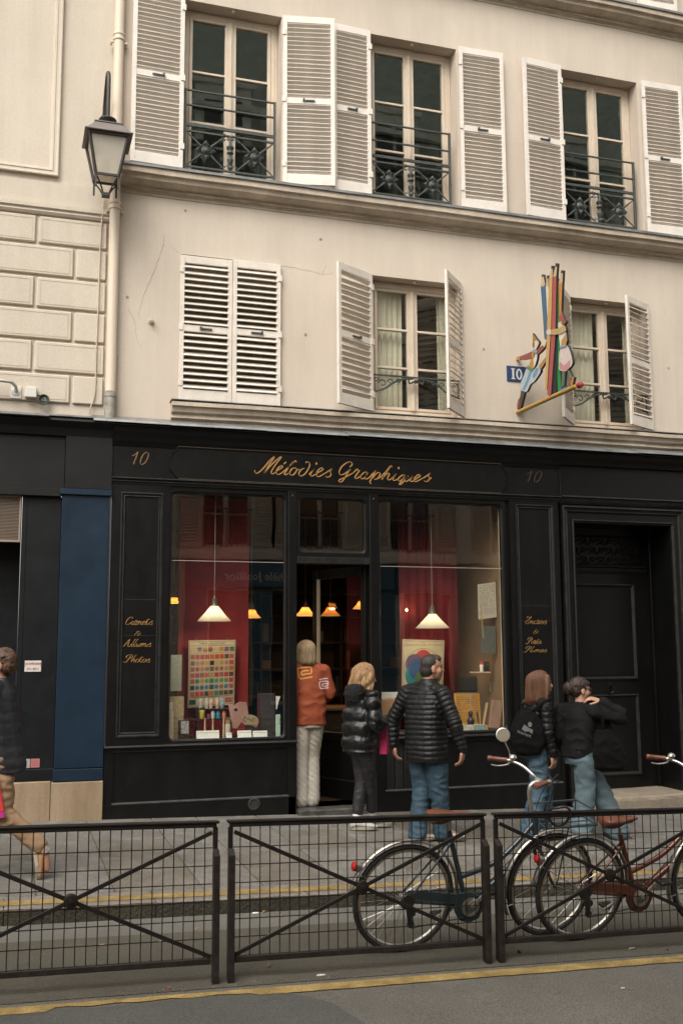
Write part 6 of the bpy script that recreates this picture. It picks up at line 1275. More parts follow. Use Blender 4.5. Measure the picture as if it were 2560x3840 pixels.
    cb = MB(); cb.tube(catmull([C_+Vector((-.03, -.17, .05)), C_+Vector((.08, -.10, .03)), C_+Vector((.09, -.03, -.05)), HB+Vector((.05, 0, .1))], 4), .003, 6); cb.tube(catmull([C_+Vector((-.03, .17, .05)), C_+Vector((.09, .09, .04)), C_+Vector((.10, .0, -.06)), HB+Vector((.05, .02, .1))], 4), .003, 6); cb.tube(catmull([C_+Vector((-.02, -.16, .05)), C_+Vector((.10, -.06, .06)), C_+Vector((.05, .05, -.1)), HB+Vector((-.1, .02, -.02)), BB+Vector((.03, -.02, .04))], 4), .003, 6); cb.build('brake_cables', M_BPLAST, root, smooth=True)
    bc = C_+Vector((-.08, .225, .075)); MB().lathe([(.0, .045), (.014, .043), (.024, .034), (.027, .024), (.022, .018), (.012, .012), (.012, 0)], 14, bc).build('bell', M_CHROME, root, smooth=True)
    if mirror:
        mr_ = MB(); m0 = C_+Vector((-.085, .24, .08)); m1 = m0+Vector((-.045, .02, .12)); mr_.tube([m0, m0.lerp(m1, .5)+Vector((.008, 0, 0)), m1], .004, 6); mo = mr_.build('mirror_stalk', M_CHROME, root, smooth=True)
        mc = m1+Vector((-.015, 0, .045)); ax = Vector((-.40, -.80, .36)).normalized()
        MB().lathe([(.0, -.018), (.03, -.014), (.045, -.004), (.048, .004), (.044, .006)], 20, mc, ax).build('mirror_shell', M_CHROME, mo, smooth=True); MB().lathe([(.0, .0065), (.044, .006)], 20, mc, ax, cap=False).build('mirror_glass', mat('mirror_silver', (.85, .85, .82), .03, metal=1.0, var=.01), mo)
    if rack:
        rk = MB(); z_ = .77
        for y in (-.11, -.04, .04, .11): rk.tube([(.93, y, z_), (1.30, y, z_+.005)], .005, 6)
        for pts in ([(.93, -.11, z_+.09), (1.30, -.13, z_+.09), (1.30, .13, z_+.09), (.93, .11, z_+.09)], [(.93, -.12, z_), (1.31, -.12, z_), (1.31, .12, z_), (.93, .12, z_), (.93, -.12, z_)]): rk.tube(pts, .0065, 6)
        for x, y in ((1.30, -.13), (1.30, .13), (.93, -.12), (.93, .12)): rk.tube([(x, y, z_), (x, y, z_+.09)], .005, 6)
        for s_ in (-1, 1): rk.tube([(1.10, s_*.11, z_), FA+Vector((.01, s_*.06, .01))], .005, 6)
        rk.build('front_rack', M_FR, root, smooth=True)
    if basket:
        bk = MB(); nx_, ny_ = .17, .13; zc0, zc1 = .85, 1.09; cx = 1.12
        per = lambda s_, z_: [(cx+sx_*nx_*s_, sy_*ny_*s_, z_) for sx_, sy_ in ((-1, -1), (1, -1), (1, 1), (-1, 1))]
        P0 = []
        for j in range(15):
            z_ = zc0+(zc1-zc0)*j/14; s_ = .8+.2*j/14; q = per(s_, z_); ring = []
            for a_ in range(4):
                for i in range(8):
                    pa, pb_ = Vector(q[a_]), Vector(q[(a_+1) % 4]); v = pa.lerp(pb_, i/8); o_ = (v-Vector((cx, 0, z_))).normalized()*(.005 if (i+j) % 2 else -.003); ring.append(v+o_)
            bk.tube(ring, .0075 if j < 13 else .013, 6, closed=True)
        for a_ in range(4):
            for i in range(8):
                p0 = Vector(per(.8, zc0)[a_]).lerp(Vector(per(.8, zc0)[(a_+1) % 4]), i/8); p1 = Vector(per(1, zc1)[a_]).lerp(Vector(per(1, zc1)[(a_+1) % 4]), i/8); bk.tube([p0, p1], .005, 5)
        bk.box(cx-nx_*.8, cx+nx_*.8, -ny_*.8, ny_*.8, zc0-.008, zc0+.008); bk.build('wicker_basket', M_WICK, root, smooth=True)
    kk = MB(); kk.tube([BB+Vector((-.06, .03, -.02)), BB+Vector((-.18, .09, -.13))], .009, 8); kk.build('kickstand', M_ALU, root, smooth=True)
    return root
M_BLUEF = mat('slate_blue_frame', (.026, .042, .050), .3, metal=.25, var=.1, coat=.5); M_COPF = mat('copper_red_frame', (.105, .030, .016), .32, metal=.35, var=.15, coat=.5)
def place(o, x, y, yaw, lean): o.location = (x, y, road(x)+.004); o.rotation_euler = (lean, 0, yaw)
bk1 = bicycle('slate blue city bicycle with round mirror and chrome mudguards behind the middle barrier', None, M_BLUEF, False, True, True, R(5), M_BPLAST); place(bk1, 2.43, -4.585, R(2.5), R(10.5))
bk2 = bicycle('copper red city bicycle with wicker basket at the right edge', None, M_COPF, True, False, False, R(3), None, -.065); place(bk2, 3.68, -4.60, R(3), R(10))
# cable lock round the barrier rail
lk = MB(); lk.tube(catmull([(3.355, -4.86, .63), (3.385, -4.925, .652), (3.44, -4.935, .655), (3.475, -4.925, .62), (3.465, -4.88, .55), (3.42, -4.84, .525), (3.37, -4.835, .57)], 5, True), .0085, 8, closed=True); tag(lk.build('bicycle_lock', M_BPLAST, None, smooth=True), 'black cable lock looped over the barrier rail by the blue bicycle', 'lock')

# ------------------------------------------------------------------ litter and grit
rr = random.Random(77)
gv = MB()
for i in range(900):
    x = rr.uniform(-.3, 4.6); y = -5.01+rr.gauss(0, .045) if rr.random() < .7 else rr.uniform(-5.9, -3.9); s = rr.uniform(.0015, .0045)*(1.6 if rr.random() < .06 else 1); z = road(x)+.004
    q = [Vector((rr.uniform(-1, 1), rr.uniform(-1, 1), rr.uniform(0, .9)))*s for _ in range(5)]; gv.add([Vector((x, y, z))+v for v in ([(-s, -s, 0), (s, -s, 0), (0, s, 0)] and [Vector((-s, -s, 0)), Vector((s, -s, 0)), Vector((0, s, 0)), Vector((rr.uniform(-s, s)*.5, 0, s*1.1))])], [(0,1,3), (1,2,3), (2,0,3)])
tag(gv.build('grit', mat('grit', (.11, .095, .075), .9, var=.6, vscale=60), None), 'fine grit and crumbs along the foot of the barriers', 'grit', kind='stuff')
def leaf(z, x, y, size, col, label, ang, curl=.3):
    p = onG(z, x, y); mb = MB(); n = 7; vs = []
    for i in range(n+1):
        t = i/n; w_ = math.sin(PI*min(1, t*1.05))*.42*size*(1+.25*math.sin(i*2.3)); h_ = curl*size*math.sin(PI*t)*.5+.004
        for s_ in (-1, 0, 1): vs.append((p.x+math.cos(ang)*(t-.5)*size*2-math.sin(ang)*s_*w_, p.y+math.sin(ang)*(t-.5)*size*2+math.cos(ang)*s_*w_, p.z+h_+abs(s_)*curl*size*.25))
    mb.add(vs, [(i*3+j, (i+1)*3+j, (i+1)*3+j+1, i*3+j+1) for i in range(n) for j in range(2)]); o = mb.build('dead_leaf', mat('leaf_'+label[:8], col, .8, var=.2, vscale=40), None, smooth=2); md = o.modifiers.new('thickness', 'SOLIDIFY'); md.thickness = .001; return tag(o, label, 'leaf')
leaf(10, 1335, 712, .035, (.36, .28, .19), 'pale dead leaf lying by the yellow line at the right', .2); leaf(9, 1235, 795, .028, (.16, .08, .035), 'brown curled leaf under the middle barrier', 1.0, .9); leaf(9, 1215, 545, .022, (.34, .22, .12), 'tan leaf lying in the gutter below the kerb', .4, .8)
def butt(z, x, y, col, label, ang, L_=.035, r_=.004):
    p = onG(z, x, y); d = Vector((math.cos(ang), math.sin(ang), 0)); o = MB().tube([p+Vector((0, 0, .008)), p+d*L_+Vector((0, 0, .008))], r_, 8).build('cigarette_butt', mat('butt_'+label[:6], col, .8), None, smooth=True); return tag(o, label, 'cigarette butt', 'cigarette butts')
butt(9, 455, 697, (.50, .24, .08), 'orange cigarette butt behind the left barrier', .05); butt(9, 893, 622, (.48, .22, .08), 'orange cigarette butt in the gutter near the barrier gap', .3); butt(9, 1284, 562, (.45, .24, .12), 'small butt by the kerb behind the middle barrier', .8, .025)
def scrap(z, x, y, col, label, sx_, sy_, h_=.003, name='paper_scrap', cat='litter'):
    p = onG(z, x, y); mb = MB(); k = 8; r2 = random.Random(int(x)); Q = [(p.x+math.cos(t)*sx_*r2.uniform(.7, 1.1), p.y+math.sin(t)*sy_*r2.uniform(.7, 1.1)) for t in [i*2*PI/k for i in range(k)]]
    mb.add([(a_, b_, p.z+.005) for a_, b_ in Q]+[(a_*.9+p.x*.1, b_*.9+p.y*.1, p.z+.005+h_*r2.uniform(.6, 1.2)) for a_, b_ in Q], [tuple(range(k-1, -1, -1)), tuple(range(k, 2*k))]+[(i, (i+1) % k, k+(i+1) % k, k+i) for i in range(k)]); return tag(mb.build(name, mat('scrap_'+label[:7], col, .7), None), label, cat)
scrap(9, 1172, 548, (.66, .63, .58), 'white paper scrap lying against the kerb', .03, .012, .006); scrap(9, 1470, 834, (.5, .47, .42), 'pale crumpled paper by the yellow line under the middle barrier', .032, .012, .005); scrap(9, 778, 898, (.22, .03, .03), 'dark red scrap near the yellow line left of centre', .009, .008, .012, 'berry'); scrap(10, 815, 732, (.012, .012, .012), 'small black lump beside the barrier post', .012, .012, .02, 'black_lump')
scrap(9, 735, 677, (.35, .32, .27), 'grey paper fleck behind the left barrier', .02, .007, .003); scrap(10, 1495, 720, (.06, .03, .025), 'dark brown seed by the yellow line at the right edge', .012, .01, .018, 'seed'); scrap(10, 1290, 893, (.42, .36, .26), 'cream fleck on the open road at lower right', .015, .01, .003)
scrap(10, 1020, 458, (.7, .68, .62), 'white crumpled paper on the lane below the bicycles', .03, .02, .02)
# ------------------------------------------------------------------ people
from mathutils import noise as mnoise
ZO.update({'br': (1880, 2460, 480/1568), 'lm': (0, 2380, 420/1453), 'mn': (1440, 2420, 360/1568)})
def rightv(phi): return Vector((math.sin(phi), -math.cos(phi), 0))
def fwdv(phi): return Vector((math.cos(phi), math.sin(phi), 0))
def ell(mb, c, rx, ry, rz, phi=0.0, tilt=0.0, n=12, m=8):
    """ellipsoid: rx to the right, ry forward, rz up of a heading phi, tilted forward"""
    rt, fw = rightv(phi), fwdv(phi); up = Vector((0, 0, 1)); f2 = fw*math.cos(tilt)-up*math.sin(tilt); u2 = up*math.cos(tilt)+fw*math.sin(tilt); c = Vector(c)
    vs = []; fs = []
    for i in range(m+1):
        a = -PI/2+PI*i/m
        for j in range(n): b = 2*PI*j/n; vs.append(c+rt*(rx*math.cos(a)*math.cos(b)*1.0)+f2*(ry*math.cos(a)*math.sin(b))+u2*(rz*math.sin(a)))
    for i in range(m):
        for j in range(n): fs.append((i*n+j, i*n+(j+1) % n, (i+1)*n+(j+1) % n, (i+1)*n+j))
    mb.add(vs, fs)
def limb(mb, pts, rad, n=12, sub=4):
    pts = [Vector(p) for p in pts]; k = len(pts); P = catmull(pts, sub); Rr = []
    for i in range(len(P)):
        t = min(i/sub, k-1); a = int(min(t, k-2)); f = t-a; Rr.append(rad[a]*(1-f)+rad[a+1]*f)
    mb.tube(P, Rr, n); ell(mb, P[0], Rr[0], Rr[0], Rr[0]); ell(mb, P[-1], Rr[-1], Rr[-1], Rr[-1])
def loft(mb, rings, phi, n=22, e=2.4):
    """rings: (centre, half width, half depth[, heading])"""
    vs = []; fs = []
    for rg in rings:
        c, a, b = Vector(rg[0]), rg[1], rg[2]; ph = rg[3] if len(rg) > 3 else phi; rt, fw = rightv(ph), fwdv(ph)
        for j in range(n):
            t = 2*PI*j/n; ct, st = math.cos(t), math.sin(t); q = (abs(ct)**e+abs(st)**e)**(-1/e); vs.append(c+rt*(a*ct*q)+fw*(b*st*q))
    for i in range(len(rings)-1):
        for j in range(n): fs.append((i*n+j, i*n+(j+1) % n, (i+1)*n+(j+1) % n, (i+1)*n+j))
    fs += [tuple(range(n-1, -1, -1)), tuple((len(rings)-1)*n+j for j in range(n))]; mb.add(vs, fs)
def remesh(mb, voxel=.008, smooth=6, disp=None, extra=None):
    me = bpy.data.meshes.new('tmp'); me.from_pydata(mb.v, [], mb.f)
    bm = bmesh.new(); bm.from_mesh(me); bmesh.ops.recalc_face_normals(bm, faces=bm.faces); bm.to_mesh(me); bm.free()
    ob = bpy.data.objects.new('tmp', me); COL.objects.link(ob); md = ob.modifiers.new('r', 'REMESH'); md.mode = 'VOXEL'; md.voxel_size = voxel
    if smooth: ms = ob.modifiers.new('s', 'SMOOTH'); ms.factor = .6; ms.iterations = smooth
    dg = bpy.context.evaluated_depsgraph_get(); out = bpy.data.meshes.new_from_object(ob.evaluated_get(dg))
    bpy.data.objects.remove(ob); bpy.data.meshes.remove(me)
    if disp:
        n = len(out.vertices); co = np.empty(n*3); out.vertices.foreach_get('co', co); co = co.reshape(-1, 3); no = np.empty(n*3); out.vertices.foreach_get('normal', no); no = no.reshape(-1, 3)
        co = co+no*disp(co, no)[:, None]; out.vertices.foreach_set('co', co.ravel())
    if extra and extra.v:
        V = [tuple(v.co) for v in out.vertices]+[tuple(p) for p in extra.v]; k = len(out.vertices); Fq = [tuple(p.vertices) for p in out.polygons]+[tuple(i+k for i in f) for f in extra.f]
        bpy.data.meshes.remove(out); out = bpy.data.meshes.new('m'); out.from_pydata(V, [], Fq)
    out.polygons.foreach_set('use_smooth', [True]*len(out.polygons)); out.update(); return out
def mobj(name, me, m, parent, label=None):
    me.name = name; me.materials.clear(); me.materials.append(m); o = link(name, me, parent)
    if label: o['label'] = label
    return o
def nz(co, sc, seed=0.0):
    return np.array([mnoise.noise((p[0]*sc[0]+seed, p[1]*sc[1]+seed*.7, p[2]*sc[2])) for p in co])
def axis_param(co, segs):
    """distance along the closest limb segment"""
    best = np.full(len(co), 1e9); par = np.zeros(len(co)); ids = np.zeros(len(co), int)
    for i, (a, b, off, bias) in enumerate(segs):
        a = np.array(a); b = np.array(b); d = b-a; L_ = np.linalg.norm(d); d = d/L_; s = np.clip((co-a) @ d, -.05, L_+.05); q = np.linalg.norm(co-a-np.outer(s, d), axis=1)-bias
        w = q < best; best[w] = q[w]; par[w] = s[w]+off; ids[w] = i
    return par, ids
def quilt(segs, pitch, amp, wr=.003, seed=1.0, wsc=28, powr=.55):
    def f(co, no):
        s, ids = axis_param(co, segs); s = s+pitch*.16*nz(co, (6, 6, 6), seed+11); g_ = np.abs((s/pitch+.5) % 1.0-.5)*pitch; pw = 1-np.exp(-(g_/(pitch*.22))**2)
        n2 = nz(co, (wsc, wsc, wsc*1.3), seed); n3 = nz(co, (7, 7, 9), seed+5)
        return amp*(pw-.72)*(1+.4*n3)+wr*n2+.006*n3
    return f
def folds(amp=.006, sc=(9, 9, 16), seed=2.0, fine=.0015, low=None):
    def f(co, no):
        a = nz(co, sc, seed); b = nz(co, (30, 30, 40), seed+3); r_ = amp*(1-np.abs(a)*2.4)+fine*b
        if low is not None: r_ = r_*np.clip(low(co), .2, 2)
        return r_
    return f
M_SKIN = mat('skin', (.36, .185, .12), .5, var=.08, vscale=20, spec=.4); M_SKIN2 = mat('skin_fair', (.42, .235, .165), .5, var=.08, vscale=20, spec=.4)
def head_parts(mb, c, phi, s=1.0, tilt=0.0):
    rt, fw, up = rightv(phi), fwdv(phi), Vector((0, 0, 1)); P = lambda x, y, z: Vector(c)+(rt*x+(fw*math.cos(tilt)-up*math.sin(tilt))*y+(up*math.cos(tilt)+fw*math.sin(tilt))*z)*s
    ell(mb, P(0, -.012, .035), .076*s, .097*s, .085*s, phi, tilt); ell(mb, P(0, .03, -.03), .062*s, .066*s, .085*s, phi, tilt); ell(mb, P(0, .052, -.085), .036*s, .036*s, .030*s, phi, tilt)
    limb(mb, [P(0, .085, .018), P(0, .104, -.012), P(0, .108, -.022)], [.008*s, .012*s, .014*s], 8, 2); ell(mb, P(0, .088, -.055), .026*s, .014*s, .012*s, phi, tilt); ell(mb, P(0, .082, .028), .05*s, .014*s, .010*s, phi, tilt)
    for sd in (-1, 1): ell(mb, P(sd*.077, -.008, -.012), .010*s, .022*s, .034*s, phi, tilt); ell(mb, P(sd*.045, .05, -.025), .022*s, .03*s, .03*s, phi, tilt)
    return P
def hand(mb, fx, w, d, n, s=1.0, curl=.5, side=1, thumb=.6):
    """w wrist, d finger direction, n palm normal (fingers curl towards it)"""
    w = Vector(w); d = Vector(d).normalized(); n = Vector(n); n = (n-d*n.dot(d)).normalized(); a = d.cross(n)*side
    for i in range(4): limb(mb, [w, w+d*.04*s+a*(.027-.018*i)*s, w+d*.088*s+a*(.030-.020*i)*s], [.021*s, .016*s, .012*s], 8, 2)
    for i, L_ in enumerate((.92, 1.05, .98, .78)):
        p = w+d*.082*s+a*(.031-.0205*i)*s; dd = d.copy(); pts = [p.copy()]; rs = [.0095*s]
        for q, ln in enumerate((.040, .026, .021)):
            ax = n; ang = curl*(.55+.25*q)+.05*i; dd = (dd*math.cos(ang)+ax*math.sin(ang)).normalized(); nn = (n-dd*n.dot(dd)); n_ = nn.normalized() if nn.length > 1e-4 else n; p = p+dd*ln*L_*s; pts.append(p.copy()); rs.append((.0088-.0012*q)*s)
        fx.tube(catmull(pts, 3), [rs[min(int(k/3), 3)] for k in range(len(pts)*3-2)], 8); ell(fx, pts[-1], .0062*s, .0062*s, .0062*s)
    t0 = w+d*.022*s+a*.030*s; t1 = t0+(d*.55+a*.75+n*.25).normalized()*.042*s; t2 = t1+(d*.85+a*.15+n*thumb).normalized()*.032*s; t3 = t2+(d*.9+n*thumb).normalized()*.024*s
    limb(mb, [w+d*.01*s, t0], [.02*s, .016*s], 8, 2); fx.tube(catmull([t0, t1, t2, t3], 3), [.0135*s]*4+[.011*s]*3+[.0095*s]*2+[.007*s], 8); ell(fx, t3, .007*s, .007*s, .007*s)
def rotJ(J, deg):
    q = Matrix.Rotation(R(deg), 3, 'Z'); out = {}
    for k_, v in J.items():
        if k_ == 'phi': out[k_] = v+R(deg)
        elif k_ == 'head': out[k_] = (tuple(q @ Vector(v[0])), v[1]+R(deg))+tuple(v[2:])
        elif k_[:2] == 'hd': out[k_] = (q @ Vector(v[0]), q @ Vector(v[1]))+tuple(v[2:])
        else: out[k_] = tuple(q @ Vector(v))
    return out
class Person:
    def __init__(s, base, label):
        s.B = Vector(base); s.o = tag(empty('person', base), label, 'person')
    def w(s, p): return s.B+Vector(p)
    def body(s, J, m, bulk=1.0, hs=1.0):
        W = s.w; mb = MB(); fx = MB(); s.J = J; ph = J['phi']; hip, ch, nk = W(J['hip']), W(J['chest']), W(J['neck'])
        loft(mb, [(hip+Vector((0, 0, -.10)), .12*bulk, .09*bulk), (hip, .155*bulk, .105*bulk), (hip.lerp(ch, .35), .125*bulk, .09*bulk), (hip.lerp(ch, .75), .145*bulk, .10*bulk), (ch, .16*bulk, .105*bulk), (ch.lerp(nk, .6), .13*bulk, .08*bulk), (nk, .055, .055)], ph)
        hc = W(J['head'][0]); limb(mb, [nk+Vector((0, 0, -.04)), nk.lerp(hc, .45), hc+Vector((0, 0, -.05))], [.062*hs, .052*hs, .055*hs]); s.HP = head_parts(mb, hc, J['head'][1], hs, J['head'][2] if len(J['head']) > 2 else 0)
        for sd in 'LR':
            a = [W(J[k+sd]) for k in ('sh', 'el', 'wr')]; limb(mb, [a[0], a[0].lerp(a[1], .5), a[1], a[1].lerp(a[2], .4), a[2]], [.055*bulk, .047*bulk, .038*bulk, .038*bulk, .024])
            l = [W(J[k+sd]) for k in ('hp', 'kn', 'an')]; limb(mb, [l[0], l[0].lerp(l[1], .5), l[1], l[1].lerp(l[2], .35), l[2]], [.085*bulk, .072*bulk, .052*bulk, .053*bulk, .036]); t = W(J['to'+sd]); limb(mb, [l[2]+Vector((0, 0, -.02)), l[2].lerp(t, .5), t], [.036, .034, .026], 8)
            if 'hd'+sd in J: d_, n_, cu, tb = J['hd'+sd]; hand(mb, fx, a[2], d_, n_, hs, cu, 1 if sd == 'R' else -1, tb)
        s.bo = mobj('body', remesh(mb, .0066, 4, None, fx), m, s.o)
        ey = M_DARK
        for sd in (-1, 1): e_ = MB(); ell(e_, s.HP(sd*.031, .079, .012), .011*hs, .007*hs, .007*hs, J['head'][1]); e_.build('eye', mat('eye_dark', (.03, .022, .018), .2), s.bo, smooth=2)
        lp_ = MB(); ell(lp_, s.HP(0, .096, -.058), .022*hs, .008*hs, .008*hs, J['head'][1]); lp_.build('lips', mat('lips', (.36, .13, .11), .45), s.bo, smooth=2)
        for sd in (-1, 1): b_ = MB(); b_.tube([s.HP(sd*.016, .088, .031), s.HP(sd*.034, .086, .036), s.HP(sd*.052, .074, .031)], [.003, .0045, .003], 6); b_.build('eyebrow', mat('brow', (.06, .04, .03), .8), s.bo, smooth=2)
        return s.bo
    def spine(s, f):    # f 0 at hip, 1 at neck
        a, b, c = s.w(s.J['hip']), s.w(s.J['chest']), s.w(s.J['neck']); t = f*2; return a.lerp(b, t) if t < 1 else b.lerp(c, t-1)
    def jacket(s, rings, arm, m, disp=None, name='jacket', voxel=.008, smooth=6, arms='LR', cuff=.03, hood=None, shl=None, endf=1.0):
        """rings: (height, half width, half depth, dx, dy) up the body; arm radii shoulder..wrist"""
        J = s.J; mb = MB(); R_ = []
        for h, a, b, dx, dy in rings:
            hz = J['hip'][2]; nz_ = J['neck'][2]; c = s.spine(max(-.4, (h-hz)/(nz_-hz))); c = Vector((c.x+dx, c.y+dy, s.B.z+h)); R_.append((c, a, b))
        loft(mb, R_, J['phi'])
        for sd in arms:
            a = [s.w(J[k+sd]) for k in ('sh', 'el', 'wr')]; e = a[1].lerp(a[2], 1-cuff)
            pts = [a[0], a[0].lerp(a[1], .5), a[1], a[1].lerp(e, .5), e]; limb(mb, pts, arm, 14); q_ = s.spine(.88); limb(mb, [q_, q_.lerp(a[0], .5)+Vector((0, 0, .004)), a[0]], [arm[0]*.9, arm[0]*1.0, arm[0]*.98], 12, 3); q_ = s.spine(.62); limb(mb, [q_, q_.lerp(a[0]+(a[1]-a[0])*.15, .8)], [arm[0]*1.2, arm[0]*.95], 12, 3)
        if hood: hood(mb)
        return mobj(name, remesh(mb, voxel, smooth, disp), m, s.o)
    def segs(s):
        J = s.J; out = [(s.w((J['hip'][0], J['hip'][1], J['hip'][2]-.35)), s.w((J['chest'][0], J['chest'][1], J['neck'][2]+.1)), 0, .14)]
        for sd in 'LR': a = [s.w(J[k+sd]) for k in ('sh', 'el', 'wr')]; L1 = (a[1]-a[0]).length; out += [(a[0], a[1], 0, .055), (a[1], a[2], L1, .05)]
        return out
    def trousers(s, waist, wr_, wd, leg, m, disp=None, name='trousers', hem=.0, voxel=.008, smooth=5):
        J = s.J; mb = MB(); hip = s.w(J['hip'])
        loft(mb, [(hip+Vector((0, 0, -.14)), wr_*.98, wd*.96), (hip+Vector((0, 0, -.03)), wr_*1.06, wd*1.05), (s.spine(.12) if True else hip, wr_, wd*.96), (s.w((J['hip'][0], J['hip'][1], waist)), wr_*.92, wd*.88)], J['phi'])
        for sd in 'LR':
            l = [s.w(J[k+sd]) for k in ('hp', 'kn', 'an')]; e = l[2]+Vector((0, 0, -hem)) if hem > 0 else l[2]+(l[1]-l[2]).normalized()*(-hem)
            limb(mb, [l[0]+Vector((0, 0, .02)), l[0].lerp(l[1], .5), l[1], l[1].lerp(e, .5), e], leg, 16)
        return mobj(name, remesh(mb, voxel, smooth, disp), m, s.o)
    def shoe(s, sd, m, msole, L_=.27, w_=.048, hh=.075, high=.0, pitch=None):
        an, to = s.w(s.J['an'+sd]), s.w(s.J['to'+sd]); d = (to-an); d.z = 0 if pitch is None else d.z; d.normalize(); up = Vector((0, 0, 1)); rt = d.cross(up).normalized(); up = rt.cross(d)
        sole = an-up*.085 if pitch is not None else Vector((an.x, an.y, min(an.z, s.B.z+.09)-.082)); h0 = sole-d*.065
        mb = MB(); n = 14; rg = []
        for t, wf, hf in ((0, .55, .55), (.05, .78, .85), (.18, .85, 1.05), (.34, .82, 1.0), (.5, .9, .78), (.68, 1.05, .58), (.85, .98, .45), (.96, .6, .32), (1, .2, .2)):
            c = h0+d*L_*t+up*(.018+hh*hf*.5); rg.append([c+rt*math.cos(q)*w_*wf+up*math.sin(q)*hh*hf*.5 for q in [k*2*PI/n for k in range(n)]])
        mb.add([p for q in rg for p in q], [(i*n+j, i*n+(j+1) % n, (i+1)*n+(j+1) % n, (i+1)*n+j) for i in range(len(rg)-1) for j in range(n)]+[tuple(range(n-1, -1, -1)), tuple((len(rg)-1)*n+j for j in range(n))])
        if high: mb.tube([an+up*(-.03), an+up*high], [.045, .042], 14)
        o = mb.build('shoe', m, s.o, smooth=2)
        so2 = MB(); k = 18; out_ = []
        for t in range(k): q = 2*PI*t/k; x = math.cos(q); wf = w_*1.02*(1 if x > 0 else .84); out_.append(h0+d*(L_*.5+x*L_*.51)+rt*math.sin(q)*wf)
        so2.add([p+up*.002 for p in out_]+[p+up*.030 for p in out_], [tuple(range(k-1, -1, -1)), tuple(range(k, 2*k))]+[(i, (i+1) % k, k+(i+1) % k, k+i) for i in range(k)]); so2.build('sole', msole, o, bevel=.004)
        return o
def hair_mesh(s, fn, m, voxel=.007, strand=.006, sc=(60, 60, 7), smooth=3, seed=4.0):
    mb = MB(); fn(mb); c = s.w(s.J['head'][0])
    def dsp(co, no): a = nz(co, sc, seed); b = nz(co, (sc[0]*2.2, sc[1]*2.2, sc[2]*1.5), seed+9); return strand*(1-2.2*np.abs(a))+strand*.5*b
    return mobj('hair', remesh(mb, voxel, smooth, dsp), m, s.o)
def strands(s, m, n, length, gap, rx=.09, ry=.105, flare=.0, wave=.0, wl=2.0, r0=.0042, back=-.02, seed=1, part=.0, tip=.0012, cling=1.0):
    """locks of hair falling from the crown over the head and down"""
    rr = random.Random(seed); mb = MB(); H = s.HP
    for i in range(n):
        a = rr.uniform(gap, 2*PI-gap); ln = length*rr.uniform(.78, 1.06); ph = rr.uniform(0, 2*PI); k = rr.uniform(.985, 1.05); pts = []
        for j in range(12):
            t = j/11
            if t < .42: th = t/.42*PI/2; f = math.sin(th)*k; z = .04+.097*math.cos(th)*k
            else: u = (t-.42)/.58; f = (1+flare*u)*k; z = .04-(ln+.04)*u
            w_ = wave*max(0, t-.3)*math.sin(t*PI*wl*2+ph); ca, sa = math.cos(a+w_*3), math.sin(a+w_*3)
            pts.append(H(part*(1-min(1, t*2.4))+sa*(rx*f+w_), back*min(1, t*3)+ca*(ry*f+w_), z))
        mb.tube(pts, [r0*(.6+.4*math.sin(PI*min(1, q/7))) if q < 8 else r0*(1-(q-7)/5)+tip for q in range(12)], 5)
    return mb.build('hair_locks', m, s.o, smooth=2)
def hairmat(name, c1, c2, rough=.55):
    m = mat(name, c1, rough, var=.1, vscale=70, streak=.05, col2=c2, bump=.35, bscale=90); return m
M_NYL = mat('black_nylon', (.0058, .0058, .006), .36, var=.25, vscale=12, bump=.2, bscale=40, spec=.42); M_NYLM = mat('matte_black_nylon', (.0055, .0055, .0058), .48, var=.25, vscale=14, bump=.15, bscale=80, spec=.32); M_BLAZ = mat('black_wool', (.0055, .0051, .005), .8, var=.25, vscale=20, bump=.2, bscale=160, spec=.2)
M_JEAN = mat('blue_denim', (.014, .036, .060), .75, var=.3, vscale=6, col2=(.034, .072, .102), bump=.2, bscale=200); M_JEANL = mat('light_blue_denim', (.056, .096, .116), .78, var=.3, vscale=4.5, col2=(.112, .16, .176), bump=.2, bscale=200); M_JEANM = mat('mid_blue_denim', (.036, .078, .118), .78, var=.3, vscale=5, col2=(.08, .14, .188), bump=.2, bscale=200)
M_WSNK = mat('white_sneaker', (.42, .405, .38), .6, var=.15, vscale=20); M_SOLE = mat('cream_sole', (.30, .265, .20), .7, var=.15); M_WSOCK = mat('white_sock', (.68, .66, .63), .8, var=.06)

# --- woman in the orange jacket, standing in the doorway with her back to the street
gz = -.03
p1 = Person((3.185, .17, gz), 'person in an orange jacket and cream trousers stepping through the shop doorway')
A = R(86)
J = dict(phi=A, hip=(0, 0, .98), chest=(0, 0, 1.32), neck=(-.015, .02, 1.52), head=((-.02, .035, 1.66), R(88)), shL=(-.165, .01, 1.455), elL=(-.20, -.02, 1.18), wrL=(-.15, .22, 1.05), shR=(.165, .0, 1.455), elR=(.235, .0, 1.20), wrR=(.15, .24, 1.10), hpL=(-.08, 0, .93), knL=(-.09, .04, .52), anL=(-.09, .02, .10), toL=(-.09, .15, .04), hpR=(.08, 0, .93), knR=(.055, .10, .53), anR=(.03, .04, .10), toR=(.03, .17, .04), hdL=((.2, .9, -.1), (.5, 0, -.6), .6, .5), hdR=((-.2, .9, .1), (-.5, 0, -.6), .6, .5))
p1.body(J, M_SKIN2)
M_ORJ = mat('orange_canvas', (.21, .037, .009), .75, var=.12, vscale=6, bump=.2, bscale=220, col2=(.25, .047, .012))
jk = p1.jacket([(.875, .185, .125, 0, 0), (1.0, .188, .128, 0, 0), (1.2, .182, .125, 0, 0), (1.36, .192, .122, 0, 0), (1.45, .185, .11, 0, 0), (1.505, .11, .085, 0, 0), (1.535, .065, .065, 0, 0)], [.082, .076, .07, .062, .056], M_ORJ, folds(.010, (7, 7, 9), 3.1, .0012), voxel=.0075, cuff=.06)
